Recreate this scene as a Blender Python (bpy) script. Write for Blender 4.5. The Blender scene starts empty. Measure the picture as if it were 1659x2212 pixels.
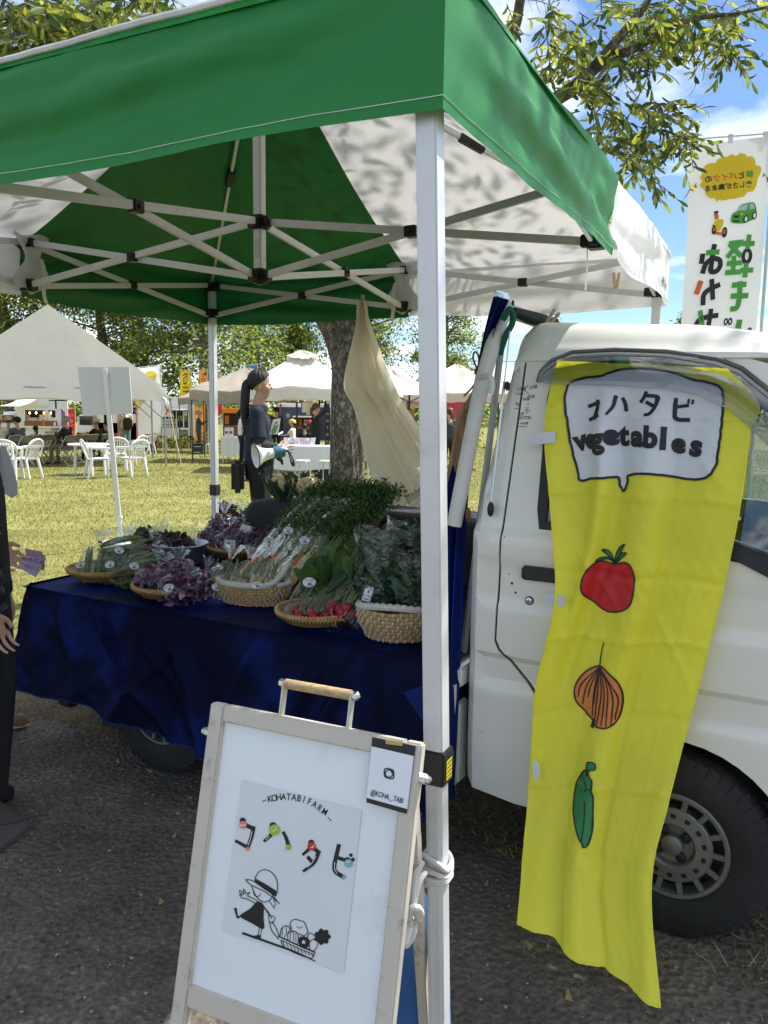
import bpy, bmesh, math, random
import numpy as np
from mathutils import Vector, Matrix, geometry
random.seed(7); RNG = np.random.default_rng(7)
sc = bpy.context.scene
COL = sc.collection
# ------------------------------------------------------------------ camera, sky, sun, exposure
EYE = np.array([0, 0, 1.42]); PITCH = math.radians(7.48); ROLL = math.radians(.77)
cam = bpy.data.cameras.new('camera'); cam_o = bpy.data.objects.new('camera', cam); COL.objects.link(cam_o)
cam.sensor_fit = 'VERTICAL'; cam.angle = 2*math.atan(1106/1734); cam.clip_start = .02; cam.clip_end = 3000
cam_o.matrix_world = Matrix.Translation(EYE) @ Matrix.Rotation(math.pi/2-PITCH, 4, 'X') @ Matrix.Rotation(ROLL, 4, 'Z')
sc.camera = cam_o
SUN_AZ, SUN_EL = math.radians(62), math.radians(57)
sun = bpy.data.lights.new('sun', 'SUN'); sun.energy = 2.5; sun.angle = math.radians(.53); sun.color = (1, .965, .91)
sun_o = bpy.data.objects.new('sun', sun); COL.objects.link(sun_o)
SD = Vector((math.sin(SUN_AZ)*math.cos(SUN_EL), math.cos(SUN_AZ)*math.cos(SUN_EL), math.sin(SUN_EL)))
sun_o.rotation_euler = SD.to_track_quat('Z', 'Y').to_euler(); sun_o.location = (20, 10, 40)
wd = bpy.data.worlds.new('World'); sc.world = wd; wd.use_nodes = True
nt = wd.node_tree; nt.nodes.clear()
def N(nt, t, **k):
    n = nt.nodes.new(t)
    for a, b in k.items():
        if a.startswith('i_'): n.inputs[a[2:].replace('_', ' ')].default_value = b
        elif a[0] == 'n' and a[1:].isdigit(): n.inputs[int(a[1:])].default_value = b
        else: setattr(n, a, b)
    return n
def ramp(nt, pts):
    n = nt.nodes.new('ShaderNodeValToRGB'); e = n.color_ramp.elements
    while len(e) < len(pts): e.new(.5)
    for x, (p, c) in zip(e, pts):
        x.position = p; x.color = (c, c, c, 1) if isinstance(c, (int, float)) else (*c, 1)
    return n
CLX, CLY = -1.92, -5.93  # cloud noise offset, chosen to leave the visible sky mostly clear
sky = N(nt, 'ShaderNodeTexSky', sky_type='NISHITA', sun_disc=False, sun_elevation=SUN_EL, sun_rotation=SUN_AZ, air_density=.9, dust_density=.1, ozone_density=5.0)
bg = N(nt, 'ShaderNodeBackground', i_Strength=.05); wo = N(nt, 'ShaderNodeOutputWorld')
tc = N(nt, 'ShaderNodeTexCoord'); sp = N(nt, 'ShaderNodeSeparateXYZ')
nt.links.new(tc.outputs['Generated'], sp.inputs[0])
za = N(nt, 'ShaderNodeMath', operation='ADD', n1=.12); nt.links.new(sp.outputs[2], za.inputs[0])
dv = N(nt, 'ShaderNodeVectorMath', operation='DIVIDE'); cb = N(nt, 'ShaderNodeCombineXYZ')
for i in range(3): nt.links.new(za.outputs[0], cb.inputs[i])
nt.links.new(tc.outputs['Generated'], dv.inputs[0]); nt.links.new(cb.outputs[0], dv.inputs[1])
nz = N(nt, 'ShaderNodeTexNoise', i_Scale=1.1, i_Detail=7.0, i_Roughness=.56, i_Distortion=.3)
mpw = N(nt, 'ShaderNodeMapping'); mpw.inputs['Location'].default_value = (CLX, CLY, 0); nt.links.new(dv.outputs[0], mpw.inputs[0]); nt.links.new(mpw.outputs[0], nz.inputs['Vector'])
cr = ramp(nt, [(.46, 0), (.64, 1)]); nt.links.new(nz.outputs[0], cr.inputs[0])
hz = N(nt, 'ShaderNodeMapRange', n1=.02, n2=.6, n3=.35, n4=.95); nt.links.new(sp.outputs[2], hz.inputs[0])  # cloud thickens overhead, out of view; added there to brighten the shade
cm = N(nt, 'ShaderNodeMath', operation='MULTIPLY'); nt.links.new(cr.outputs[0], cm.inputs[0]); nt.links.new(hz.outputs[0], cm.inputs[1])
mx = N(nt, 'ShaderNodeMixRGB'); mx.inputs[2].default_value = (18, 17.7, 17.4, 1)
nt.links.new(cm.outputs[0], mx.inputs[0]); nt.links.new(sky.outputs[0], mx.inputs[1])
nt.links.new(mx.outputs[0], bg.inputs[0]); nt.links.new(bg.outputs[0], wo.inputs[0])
sc.view_settings.view_transform = 'Standard'; sc.view_settings.look = 'None'
sc.view_settings.exposure = 1.8; sc.view_settings.gamma = 1; sc.view_settings.use_curve_mapping = False
sc.render.engine = 'CYCLES'
sc.cycles.max_bounces = 8; sc.cycles.transparent_max_bounces = 24

# ------------------------------------------------------------------ measuring helpers (photo units: 1659 x 2212)
def ray(px, py):
    c, s = math.cos(ROLL), math.sin(ROLL); x = px-829.5; y = py-1106
    x, y = (c*x+s*y)/1734, (-s*x+c*y)/1734
    return np.array([x, math.cos(PITCH)-y*math.sin(PITCH), -y*math.cos(PITCH)-math.sin(PITCH)])
def gz(Y): return -.021*min(max(0., Y-8), 45)
def atZ(px, py, z=0.):
    r = ray(px, py); return EYE+r*(z-EYE[2])/r[2]
def atY(px, py, Y):
    r = ray(px, py); return EYE+r*Y/r[1]
def gpt(px, py):
    z = 0.
    for i in range(30): p = atZ(px, py, z); z = z*.5+.5*gz(p[1])
    return p
TR = np.array([-.872, 2.945, 0]); TU = np.array([.8713, -.4907, 0]); TN = np.array([.4907, .8713, 0])
def T(s, t, z): return TR+TU*s+TN*t+np.array([0, 0, z])
def tru(px, py, t=0.):
    r = ray(px, py); k = ((TR+TN*t-EYE)@TN)/(r@TN); p = EYE+r*k; return float((p-TR)@TU), float(p[2])
TM = Matrix(((TU[0], TN[0], 0, TR[0]), (TU[1], TN[1], 0, TR[1]), (0, 0, 1, 0), (0, 0, 0, 1)))
TROT = math.atan2(TU[1], TU[0])

# ------------------------------------------------------------------ materials
MATS = {}
def newmat(name):
    m = bpy.data.materials.new(name); m.use_nodes = True; m.node_tree.nodes.clear(); MATS[name] = m
    nt = m.node_tree; out = N(nt, 'ShaderNodeOutputMaterial'); return m, nt, out
def M(name, col, rough=.6, metal=0., var=.12, scale=6., bump=0., bscale=80., trans=0., spec=.4, coat=0., sheen=0., sheen_tint=None, tcol=None, dirt=None, dscale=3., alpha=None, stretch=None, emit=0.):
    if name in MATS: return MATS[name]
    m, nt, out = newmat(name)
    b = N(nt, 'ShaderNodeBsdfPrincipled', i_Roughness=rough, i_Metallic=metal)
    b.inputs['Specular IOR Level'].default_value = spec; b.inputs['Coat Weight'].default_value = coat; b.inputs['Coat Roughness'].default_value = .08
    if sheen:
        b.inputs['Sheen Weight'].default_value = sheen; b.inputs['Sheen Roughness'].default_value = .35
        b.inputs['Sheen Tint'].default_value = (*(sheen_tint or col), 1)
    tc = N(nt, 'ShaderNodeTexCoord'); vec = tc.outputs['Object']
    if stretch:
        mp = N(nt, 'ShaderNodeMapping'); mp.inputs['Scale'].default_value = stretch; nt.links.new(vec, mp.inputs[0]); vec = mp.outputs[0]
    nz = N(nt, 'ShaderNodeTexNoise', i_Scale=scale, i_Detail=5., i_Roughness=.6); nt.links.new(vec, nz.inputs['Vector'])
    r = ramp(nt, [(.3, tuple(c*(1-var) for c in col)), (.7, tuple(min(1, c*(1+var)) for c in col))]); nt.links.new(nz.outputs[0], r.inputs[0])
    csock = r.outputs[0]
    if dirt:
        n2 = N(nt, 'ShaderNodeTexNoise', i_Scale=dscale, i_Detail=8., i_Roughness=.7); nt.links.new(vec, n2.inputs['Vector'])
        r2 = ramp(nt, [(.56, 0), (.72, dirt[3] if len(dirt) > 3 else .6)]); nt.links.new(n2.outputs[0], r2.inputs[0])
        mm = N(nt, 'ShaderNodeMixRGB'); mm.inputs[2].default_value = (*dirt[:3], 1)
        nt.links.new(r2.outputs[0], mm.inputs[0]); nt.links.new(csock, mm.inputs[1]); csock = mm.outputs[0]
    nt.links.new(csock, b.inputs['Base Color'])
    if bump:
        n3 = N(nt, 'ShaderNodeTexNoise', i_Scale=bscale, i_Detail=4., i_Roughness=.6); nt.links.new(vec, n3.inputs['Vector'])
        bp = N(nt, 'ShaderNodeBump', i_Strength=min(1, bump), i_Distance=.004*max(1, bump)); nt.links.new(n3.outputs[0], bp.inputs['Height']); nt.links.new(bp.outputs[0], b.inputs['Normal'])
    if emit:
        b.inputs['Emission Color'].default_value = (*col, 1); b.inputs['Emission Strength'].default_value = emit
    sh = b.outputs[0]
    if trans:
        t = N(nt, 'ShaderNodeBsdfTranslucent'); t.inputs[0].default_value = (*(tcol or col), 1)
        x = N(nt, 'ShaderNodeMixShader', n0=trans); nt.links.new(sh, x.inputs[1]); nt.links.new(t.outputs[0], x.inputs[2]); sh = x.outputs[0]
    if alpha is not None:
        t = N(nt, 'ShaderNodeBsdfTransparent'); x = N(nt, 'ShaderNodeMixShader', n0=alpha)
        nt.links.new(t.outputs[0], x.inputs[1]); nt.links.new(sh, x.inputs[2]); sh = x.outputs[0]
    nt.links.new(sh, out.inputs[0]); return m
def wood(name, c1, c2, scale=22., axis='X', rough=.6, stretch=(.4, 6, 6)):
    m, nt, out = newmat(name); b = N(nt, 'ShaderNodeBsdfPrincipled', i_Roughness=rough)
    tc = N(nt, 'ShaderNodeTexCoord'); mp = N(nt, 'ShaderNodeMapping'); mp.inputs['Scale'].default_value = stretch
    nz = N(nt, 'ShaderNodeTexNoise', i_Scale=scale, i_Detail=6., i_Roughness=.65, i_Distortion=1.2)
    nt.links.new(tc.outputs['Object'], mp.inputs[0]); nt.links.new(mp.outputs[0], nz.inputs['Vector'])
    r = ramp(nt, [(.36, c2), (.5, tuple((a+b)/2 for a, b in zip(c1, c2))), (.66, c1)]); nt.links.new(nz.outputs[0], r.inputs[0])
    nt.links.new(r.outputs[0], b.inputs['Base Color'])
    bp = N(nt, 'ShaderNodeBump', i_Strength=.35, i_Distance=.002); nt.links.new(nz.outputs[0], bp.inputs['Height']); nt.links.new(bp.outputs[0], b.inputs['Normal'])
    nt.links.new(b.outputs[0], out.inputs[0]); return m
def film(name, tint=(.93, .96, .97), amount=.13, rough=.12, bscale=26.):
    m, nt, out = newmat(name)
    tc = N(nt, 'ShaderNodeTexCoord'); nz = N(nt, 'ShaderNodeTexNoise', i_Scale=bscale, i_Detail=3., i_Distortion=1.5); nt.links.new(tc.outputs['Object'], nz.inputs['Vector'])
    bp = N(nt, 'ShaderNodeBump', i_Strength=.9, i_Distance=.012); nt.links.new(nz.outputs[0], bp.inputs['Height'])
    g = N(nt, 'ShaderNodeBsdfGlossy', i_Roughness=rough); g.inputs[0].default_value = (1, 1, 1, 1); nt.links.new(bp.outputs[0], g.inputs['Normal'])
    t = N(nt, 'ShaderNodeBsdfTransparent'); t.inputs[0].default_value = (*tint, 1)
    lw = N(nt, 'ShaderNodeLayerWeight', i_Blend=.35); nt.links.new(bp.outputs[0], lw.inputs['Normal'])
    ad = N(nt, 'ShaderNodeMath', operation='MULTIPLY_ADD', n1=.32, n2=amount*.35); nt.links.new(lw.outputs['Fresnel'], ad.inputs[0])
    x = N(nt, 'ShaderNodeMixShader'); nt.links.new(ad.outputs[0], x.inputs[0]); nt.links.new(t.outputs[0], x.inputs[1]); nt.links.new(g.outputs[0], x.inputs[2])
    nt.links.new(x.outputs[0], out.inputs[0]); return m

# ------------------------------------------------------------------ mesh helpers
class MB:
    def __init__(s): s.v = []; s.f = []; s.m = []; s.n = 0
    def add(s, v, f, m=0):
        v = np.asarray(v, float).reshape(-1, 3); s.v.append(v)
        s.f += [tuple(int(i)+s.n for i in q) for q in f]; s.m += [m]*len(f); s.n += len(v); return s
    def box(s, c, d, R=None, bevel=0., m=0):
        bm = bmesh.new(); bmesh.ops.create_cube(bm, size=1)
        for v in bm.verts: v.co = Vector((v.co.x*d[0], v.co.y*d[1], v.co.z*d[2]))
        if bevel: bmesh.ops.bevel(bm, geom=bm.edges[:], offset=bevel, segments=2, affect='EDGES', clamp_overlap=True)
        bm.verts.index_update()
        v = np.array([x.co[:] for x in bm.verts]); f = [[x.index for x in q.verts] for q in bm.faces]; bm.free()
        if R is not None: v = v@np.array(R)[:3, :3].T
        return s.add(v+np.array(c), f, m)
    def bar(s, a, b, w, h=None, up=(0, 0, 1), bevel=0., m=0):
        a = np.array(a, float); b = np.array(b, float); d = b-a; L = np.linalg.norm(d); x = d/L
        y = np.cross(up, x)
        if np.linalg.norm(y) < 1e-4: y = np.cross((1, 0, 0), x)
        y /= np.linalg.norm(y); z = np.cross(x, y)
        return s.box((a+b)/2, (L, w, h or w), np.array([x, y, z]).T, bevel, m)
    def tube(s, pts, r, seg=8, cap=True, m=0, flat=1.):
        P = np.asarray(pts, float); n = len(P); r = np.broadcast_to(np.asarray(r, float), (n,))
        d = np.gradient(P, axis=0); d /= np.linalg.norm(d, axis=1)[:, None]+1e-12
        u = np.cross(d[0], (0, 0, 1)); 
        if np.linalg.norm(u) < .1: u = np.cross(d[0], (1, 0, 0))
        a = np.linspace(0, 2*np.pi, seg, endpoint=False); vs = []
        for i in range(n):
            u = u-d[i]*(u@d[i]); u /= np.linalg.norm(u)+1e-12; w = np.cross(d[i], u)
            vs.append(P[i]+r[i]*(np.cos(a)[:, None]*u+flat*np.sin(a)[:, None]*w))
        f = [(i*seg+j, i*seg+(j+1) % seg, (i+1)*seg+(j+1) % seg, (i+1)*seg+j) for i in range(n-1) for j in range(seg)]
        if cap: f += [tuple(range(seg))[::-1], tuple((n-1)*seg+j for j in range(seg))]
        return s.add(np.concatenate(vs), f, m)
    def lathe(s, prof, seg=24, c=(0, 0, 0), R=None, cap=True, m=0, sx=1., sy=1.):
        a = np.linspace(0, 2*np.pi, seg, endpoint=False); v = []
        for r, z in prof: v += [(r*math.cos(t)*sx, r*math.sin(t)*sy, z) for t in a]
        n = len(prof); f = [(i*seg+j, i*seg+(j+1) % seg, (i+1)*seg+(j+1) % seg, (i+1)*seg+j) for i in range(n-1) for j in range(seg)]
        if cap: f += [tuple(range(seg))[::-1], tuple((n-1)*seg+j for j in range(seg))]
        v = np.array(v)
        if R is not None: v = v@np.array(R)[:3, :3].T
        return s.add(v+np.array(c), f, m)
    def grid(s, fn, nu, nv, m=0, wrap=False):
        v = [fn(i/(nu-1 if not wrap else nu), j/(nv-1)) for j in range(nv) for i in range(nu)]
        f = [(j*nu+i, j*nu+(i+1) % nu, (j+1)*nu+(i+1) % nu, (j+1)*nu+i) for j in range(nv-1) for i in range(nu if wrap else nu-1)]
        return s.add(v, f, m)
    def ball(s, c, r, seg=12, rings=8, R=None, m=0):
        r = np.broadcast_to(np.asarray(r, float), (3,))
        pr = [(math.sin(math.pi*i/rings), -math.cos(math.pi*i/rings)) for i in range(rings+1)]
        pr[0] = (.02, -1); pr[-1] = (.02, 1)
        q = MB(); q.lathe(pr, seg); v = q.v[0]*r
        if R is not None: v = v@np.array(R)[:3, :3].T
        return s.add(v+np.array(c), q.f, m)
    def merge(s, o): 
        for v in o.v: s.v.append(v)
        s.f += [tuple(i+s.n for i in q) for q in o.f]; s.m += o.m; s.n += o.n; return s
    def xf(s, Mx):
        Mx = np.array(Mx); s.v = [v@Mx[:3, :3].T+Mx[:3, 3] for v in s.v]; return s
    def mesh(s, name, mats, smooth=True, sharp=40):
        me = bpy.data.meshes.new(name); me.from_pydata(np.concatenate(s.v).tolist(), [], s.f)
        mats = mats if isinstance(mats, (list, tuple)) else [mats]
        for x in mats: me.materials.append(x)
        if any(s.m): me.polygons.foreach_set('material_index', s.m)
        if smooth:
            me.polygons.foreach_set('use_smooth', [True]*len(me.polygons)); me.set_sharp_from_angle(angle=math.radians(sharp))
        me.update(); return me
    def build(s, name, mats, parent=None, smooth=True, sharp=40, local=False, **k):
        o = bpy.data.objects.new(name, s.mesh(name, mats, smooth, sharp)); COL.objects.link(o); put(o, parent, local)
        return tag(o, **k) if k else o
def rawmesh(name, V, F, mats, fm=None, smooth=False):
    """fast mesh from numpy arrays, F is (n,k)"""
    me = bpy.data.meshes.new(name); n, k = F.shape
    me.vertices.add(len(V)); me.vertices.foreach_set('co', V.astype(np.float32).ravel())
    me.loops.add(n*k); me.loops.foreach_set('vertex_index', F.astype(np.int32).ravel())
    me.polygons.add(n); me.polygons.foreach_set('loop_start', np.arange(0, n*k, k, dtype=np.int32))
    if fm is not None: me.polygons.foreach_set('material_index', fm.astype(np.int32))
    if smooth: me.polygons.foreach_set('use_smooth', np.ones(n, bool))
    for x in (mats if isinstance(mats, (list, tuple)) else [mats]): me.materials.append(x)
    me.update(calc_edges=True); me.validate(); return me
def put(o, parent, local=False):
    if parent is not None:
        o.parent = parent
        if not local:
            m = Matrix.LocRotScale(parent.location, parent.rotation_euler, parent.scale) if parent.type == 'EMPTY' else Matrix.Identity(4)
            o.matrix_parent_inverse = m.inverted()
    return o
def obj(name, me, parent=None, local=False, **k):
    o = bpy.data.objects.new(name, me); COL.objects.link(o); put(o, parent, local)
    return tag(o, **k) if k else o
def tag(o, label=None, cat=None, group=None, kind=None):
    if label: o['label'] = label
    if cat: o['category'] = cat
    if group: o['group'] = group
    if kind: o['kind'] = kind
    return o
def thing(name, label, cat, loc=(0, 0, 0), rz=0., group=None):
    o = bpy.data.objects.new(name, None); COL.objects.link(o); o.empty_display_size = .1
    o.location = tuple(float(x) for x in loc); o.rotation_euler = (0, 0, rz); return tag(o, label, cat, group)
def dup(o, loc, rz=0., label=None, scale=None):
    kids = {}
    for c in bpy.data.objects:
        if c.parent: kids.setdefault(c.parent, []).append(c)
    def rec(a, par):
        b = a.copy(); COL.objects.link(b)
        if par is not None: b.parent = par
        for c in kids.get(a, []): rec(c, b)
        return b
    r = rec(o, None); r.location = tuple(float(x) for x in loc); r.rotation_euler = (0, 0, rz)
    if scale: r.scale = (scale,)*3
    if label: r['label'] = label
    return r
def smooth_line(P, n, closed=False):
    """Catmull-Rom resample"""
    P = np.asarray(P, float)
    if len(P) < 3: return np.array([P[0]+(P[-1]-P[0])*t for t in np.linspace(0, 1, n)])
    Q = np.vstack([P[-1:], P, P[:2]]) if closed else np.vstack([2*P[0]-P[1], P, 2*P[-1]-P[-2]])
    m = len(P) if closed else len(P)-1; out = []
    for i in range(n):
        x = i/(n if closed else n-1)*m; k = min(int(x), m-1); t = x-k; a, b, c, d = Q[k:k+4]
        out.append(.5*(2*b+(c-a)*t+(2*a-5*b+4*c-d)*t*t+(3*b-a-3*c+d)*t**3))
    return np.array(out)
def inside(P, poly):
    x, y = P[:, 0], P[:, 1]; r = np.zeros(len(P), bool); q = np.asarray(poly); j = len(q)-1
    for i in range(len(q)):
        a, b = q[i], q[j]; c = (a[1] > y) != (b[1] > y)
        with np.errstate(all='ignore'): r ^= c & (x < (b[0]-a[0])*(y-a[1])/(b[1]-a[1]+1e-15)+a[0])
        j = i
    return r
def tri2d(outline, holes=(), step=None):
    loops = [np.asarray(outline, float)]+[np.asarray(h, float) for h in holes]
    if step:
        L = []
        for q in loops:
            o = []
            for a, b in zip(q, np.roll(q, -1, 0)):
                k = max(1, int(np.linalg.norm(b-a)/step)); o += [a+(b-a)*t/k for t in range(k)]
            L.append(np.array(o))
        loops = L
    vs = []; es = []
    for q in loops:
        n0 = len(vs); vs += [tuple(p) for p in q]; es += [(n0+i, n0+(i+1) % len(q)) for i in range(len(q))]
    if step:
        q = loops[0]; lo = q.min(0); hi = q.max(0)
        gx, gy = np.meshgrid(np.arange(lo[0]+step/2, hi[0], step), np.arange(lo[1]+step/2, hi[1], step))
        g = np.stack([gx.ravel(), gy.ravel()], 1); g = g[inside(g, q)]
        for h in loops[1:]: g = g[~inside(g, h)]
        allp = np.concatenate(loops)
        if len(g): g = g[np.array([np.min(np.sum((allp-p)**2, 1)) > (step*.4)**2 for p in g])]
        vs += [tuple(p) for p in g]
    r = geometry.delaunay_2d_cdt([Vector(v) for v in vs], es, [], 0, 1e-7)
    V2 = np.array([v[:] for v in r[0]]); F = np.array([f for f in r[2]])
    c = V2[F].mean(1); k = inside(c, loops[0])
    for h in loops[1:]: k &= ~inside(c, h)
    return V2, F[k], loops
def plate(mb, outline, fn, holes=(), step=None, thick=.015, m=0):
    """sheet of real thickness; fn(x, y, d) -> 3D, d is depth behind the face"""
    V2, F, loops = tri2d(outline, holes, step); n = len(V2)
    mb.add([fn(x, y, 0) for x, y in V2]+[fn(x, y, thick) for x, y in V2], [tuple(f) for f in F]+[tuple(f[::-1]+n) for f in F], m)
    for k, q in enumerate(loops):
        w = len(q); v = [fn(x, y, 0) for x, y in q]+[fn(x, y, thick) for x, y in q]
        mb.add(v, [(i, (i+1) % w, w+(i+1) % w, w+i) for i in range(w)], m)
    return mb
LIFT = [0]
def fill(mb, poly, fn, lift=.0008, step=None, m=0, holes=()):
    LIFT[0] = (LIFT[0]+1) % 12; d = lift+LIFT[0]*.00003
    V2, F, _ = tri2d(poly, holes, step); return mb.add([fn(x, y, d) for x, y in V2], [tuple(f) for f in F], m)
def finer(q, L):
    bm = bmesh.new(); vs = [bm.verts.new(tuple(v)) for v in np.concatenate(q.v)]
    for f in q.f: bm.faces.new([vs[i] for i in f])
    bmesh.ops.triangulate(bm, faces=bm.faces[:])
    for k in range(4):
        e = [e for e in bm.edges if e.calc_length() > L]
        if not e: break
        bmesh.ops.subdivide_edges(bm, edges=e, cuts=1); bmesh.ops.triangulate(bm, faces=bm.faces[:])
    bm.verts.index_update(); r = MB(); r.add([v.co[:] for v in bm.verts], [[v.index for v in f.verts] for f in bm.faces]); bm.free(); return r
def stroke(mb, pts, w, fn, lift=.0012, n=None, m=0, closed=False, smooth=True):
    """pen line of width w (taper if a pair/list) in 2D, put on the surface fn(x, y, lift)"""
    P = np.asarray(pts, float)
    P = smooth_line(P, n or max(8, len(P)*5), closed) if smooth and len(P) > 2 else (np.array([P[0]+(P[-1]-P[0])*t for t in np.linspace(0, 1, n or 6)]) if len(P) == 2 else P)
    if closed: P = np.vstack([P, P[:1]])
    k = len(P); W = np.interp(np.linspace(0, 1, k), np.linspace(0, 1, len(w)), w) if isinstance(w, (list, tuple)) else np.full(k, w)
    d = np.gradient(P, axis=0)
    if closed: d[0] = d[-1] = P[1]-P[-2]
    d /= np.linalg.norm(d, axis=1)[:, None]+1e-12; nn = np.stack([-d[:, 1], d[:, 0]], 1)*W[:, None]/2
    if not closed: P = P.copy(); P[0] -= d[0]*W[0]*.3; P[-1] += d[-1]*W[-1]*.3
    LIFT[0] = (LIFT[0]+1) % 12; dd = lift+LIFT[0]*.00004
    a = [fn(*p, dd) for p in P+nn]; b = [fn(*p, dd) for p in P-nn]
    return mb.add(a+b, [(i, k+i, k+i+1, i+1) for i in range(k-1)], m)
def circ(c, r, n=20, ry=None): return [(c[0]+r*math.cos(2*math.pi*i/n), c[1]+(ry or r)*math.sin(2*math.pi*i/n)) for i in range(n)]
def text(mb, body, size, fn, at=(0, 0), align='CENTER', bold=0., lift=.0012, m=0, sx=1., rot=0., mirror=False, shear=0.):
    cu = bpy.data.curves.new('lettering', 'FONT'); cu.body = body; cu.size = size; cu.align_x = align; cu.offset = bold*size; cu.resolution_u = 3; cu.shear = shear
    o = bpy.data.objects.new('lettering', cu); COL.objects.link(o); dg = bpy.context.evaluated_depsgraph_get()
    me = bpy.data.meshes.new_from_object(o.evaluated_get(dg)); c, s = math.cos(rot), math.sin(rot)
    v = [((p.co.x*sx*(-1 if mirror else 1)), p.co.y) for p in me.vertices]; v = [(c*x-s*y+at[0], s*x+c*y+at[1]) for x, y in v]
    if v: mb.add([fn(x, y, lift) for x, y in v], [tuple(p.vertices) for p in me.polygons], m)
    bpy.data.objects.remove(o); bpy.data.meshes.remove(me); bpy.data.curves.remove(cu); return mb
def frame(o, x, y):
    """2D -> 3D on a plane; d lifts along x cross y"""
    o = np.array(o, float); x = np.array(x, float); y = np.array(y, float); n = np.cross(x, y); n /= np.linalg.norm(n)
    return lambda a, b, d=0: o+x*a+y*b+n*d
def rotz(a): return np.array(Matrix.Rotation(a, 3, 'Z'))
def snoise(x, y, seed=0):
    return (math.sin(x*1.3+seed)*math.cos(y*1.7+seed*2.1)+.5*math.sin(x*2.9+y*2.3+seed*.7)+.25*math.sin(x*6.1-y*5.3+seed*1.9))/1.75
def sstep(a, b, x):
    t = min(1, max(0, (x-a)/(b-a))); return t*t*(3-2*t)
def lerp(a, b, t): return np.asarray(a, float)*(1-t)+np.asarray(b, float)*t
# ================================================================== GROUND
def ground_mat(name, cols, sc1, sc2, bump, bs, rough=.95):
    m, nt, out = newmat(name); b = N(nt, 'ShaderNodeBsdfPrincipled', i_Roughness=rough); b.inputs['Specular IOR Level'].default_value = .2
    tc = N(nt, 'ShaderNodeTexCoord'); a = N(nt, 'ShaderNodeTexNoise', i_Scale=sc1, i_Detail=6., i_Roughness=.7); c = N(nt, 'ShaderNodeTexNoise', i_Scale=sc2, i_Detail=4., i_Roughness=.7)
    for q in (a, c): nt.links.new(tc.outputs['Object'], q.inputs['Vector'])
    ad = N(nt, 'ShaderNodeMath', operation='ADD'); nt.links.new(a.outputs[0], ad.inputs[0]); nt.links.new(c.outputs[0], ad.inputs[1])
    hf = N(nt, 'ShaderNodeMath', operation='MULTIPLY', n1=.5); nt.links.new(ad.outputs[0], hf.inputs[0])
    r = ramp(nt, cols); nt.links.new(hf.outputs[0], r.inputs[0]); nt.links.new(r.outputs[0], b.inputs['Base Color'])
    v = N(nt, 'ShaderNodeTexVoronoi', i_Scale=bs); nt.links.new(tc.outputs['Object'], v.inputs['Vector'])
    bp = N(nt, 'ShaderNodeBump', i_Strength=bump, i_Distance=.01); nt.links.new(v.outputs[0], bp.inputs['Height']); nt.links.new(bp.outputs[0], b.inputs['Normal'])
    nt.links.new(b.outputs[0], out.inputs[0]); return m
lawn_m = ground_mat('lawn_soil', [(.35, (.085, .095, .022)), (.5, (.19, .185, .05)), (.62, (.30, .27, .10))], .9, 40, .6, 55)
asph_m = ground_mat('asphalt', [(.34, (.045, .041, .036)), (.47, (.10, .088, .072)), (.56, (.15, .128, .10)), (.64, (.30, .25, .18))], 2.2, 60, 1., 48, .9)
mb = MB(); ys = [-60, -10, 0, 4, 8, 12, 16, 20, 25, 30, 35, 40, 45, 53, 80, 140, 300, 900]; xs = [-900, -200, -60, -30, -15, -6, -2, 2, 6, 15, 30, 60, 200, 900]
mb.grid(lambda u, v: (xs[round(u*(len(xs)-1))], ys[round(v*(len(ys)-1))], gz(ys[round(v*(len(ys)-1))])), len(xs), len(ys))
mb.build('lawn_ground', lawn_m, None, kind='structure')
# asphalt track, its far edge ragged, running under the near side of the truck
def aedge(s): return .16+.07*snoise(s*2.2, 1.3, 3)+.03*snoise(s*9, .4, 5)
mb = MB(); ss = np.concatenate([np.linspace(-30, -3, 20), np.linspace(-2.9, 4, 140), np.linspace(4.2, 30, 20)])
mb.add([p for s in ss for p in (T(s, aedge(s), .004), T(s, -1.2, .004), T(s, -14, .004))], [q for i in range(len(ss)-1) for q in ((3*i, 3*i+1, 3*i+4, 3*i+3), (3*i+1, 3*i+2, 3*i+5, 3*i+4))])
mb.build('asphalt_track', asph_m, None, kind='structure')
soil_m = ground_mat('bare_soil', [(.35, (.05, .04, .028)), (.5, (.12, .095, .06)), (.62, (.22, .175, .105))], 3., 60, .8, 60)
mb = MB(); ss = np.linspace(-1.3, 3.4, 120); mb.add([p for s in ss for p in (T(s, 1.3+.12*snoise(s*3, 2, 1), .004), T(s, aedge(s)+.001, .004))], [(2*i, 2*i+1, 2*i+3, 2*i+2) for i in range(119)]); mb.build('bare_soil', soil_m, None, kind='structure')
def blades(name, P, h, w, lean, mats, fm=None, zf=None):
    n = len(P); a = RNG.uniform(0, 2*np.pi, n); L = RNG.uniform(.3, 1, n)*lean; b = RNG.uniform(0, 2*np.pi, n)
    hh = h*RNG.uniform(.5, 1.15, n); V0 = P+np.stack([np.cos(a)*w/2, np.sin(a)*w/2, np.zeros(n)], 1); V1 = 2*P-V0
    V2 = P+np.stack([np.cos(b)*L*hh, np.sin(b)*L*hh, hh], 1)
    V = np.stack([V0, V1, V2], 1).reshape(-1, 3); F = np.arange(3*n).reshape(-1, 3)
    return obj(name, rawmesh(name, V, F, mats, RNG.integers(0, len(mats), n) if fm is None else fm), None, kind='stuff')
gm = [M('grass_blade', (.13, .165, .04), .6, trans=.35, var=.25), M('grass_blade_dry', (.30, .27, .10), .7, trans=.3, var=.2), M('grass_blade_pale', (.20, .21, .06), .6, trans=.35, var=.2)]
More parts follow.
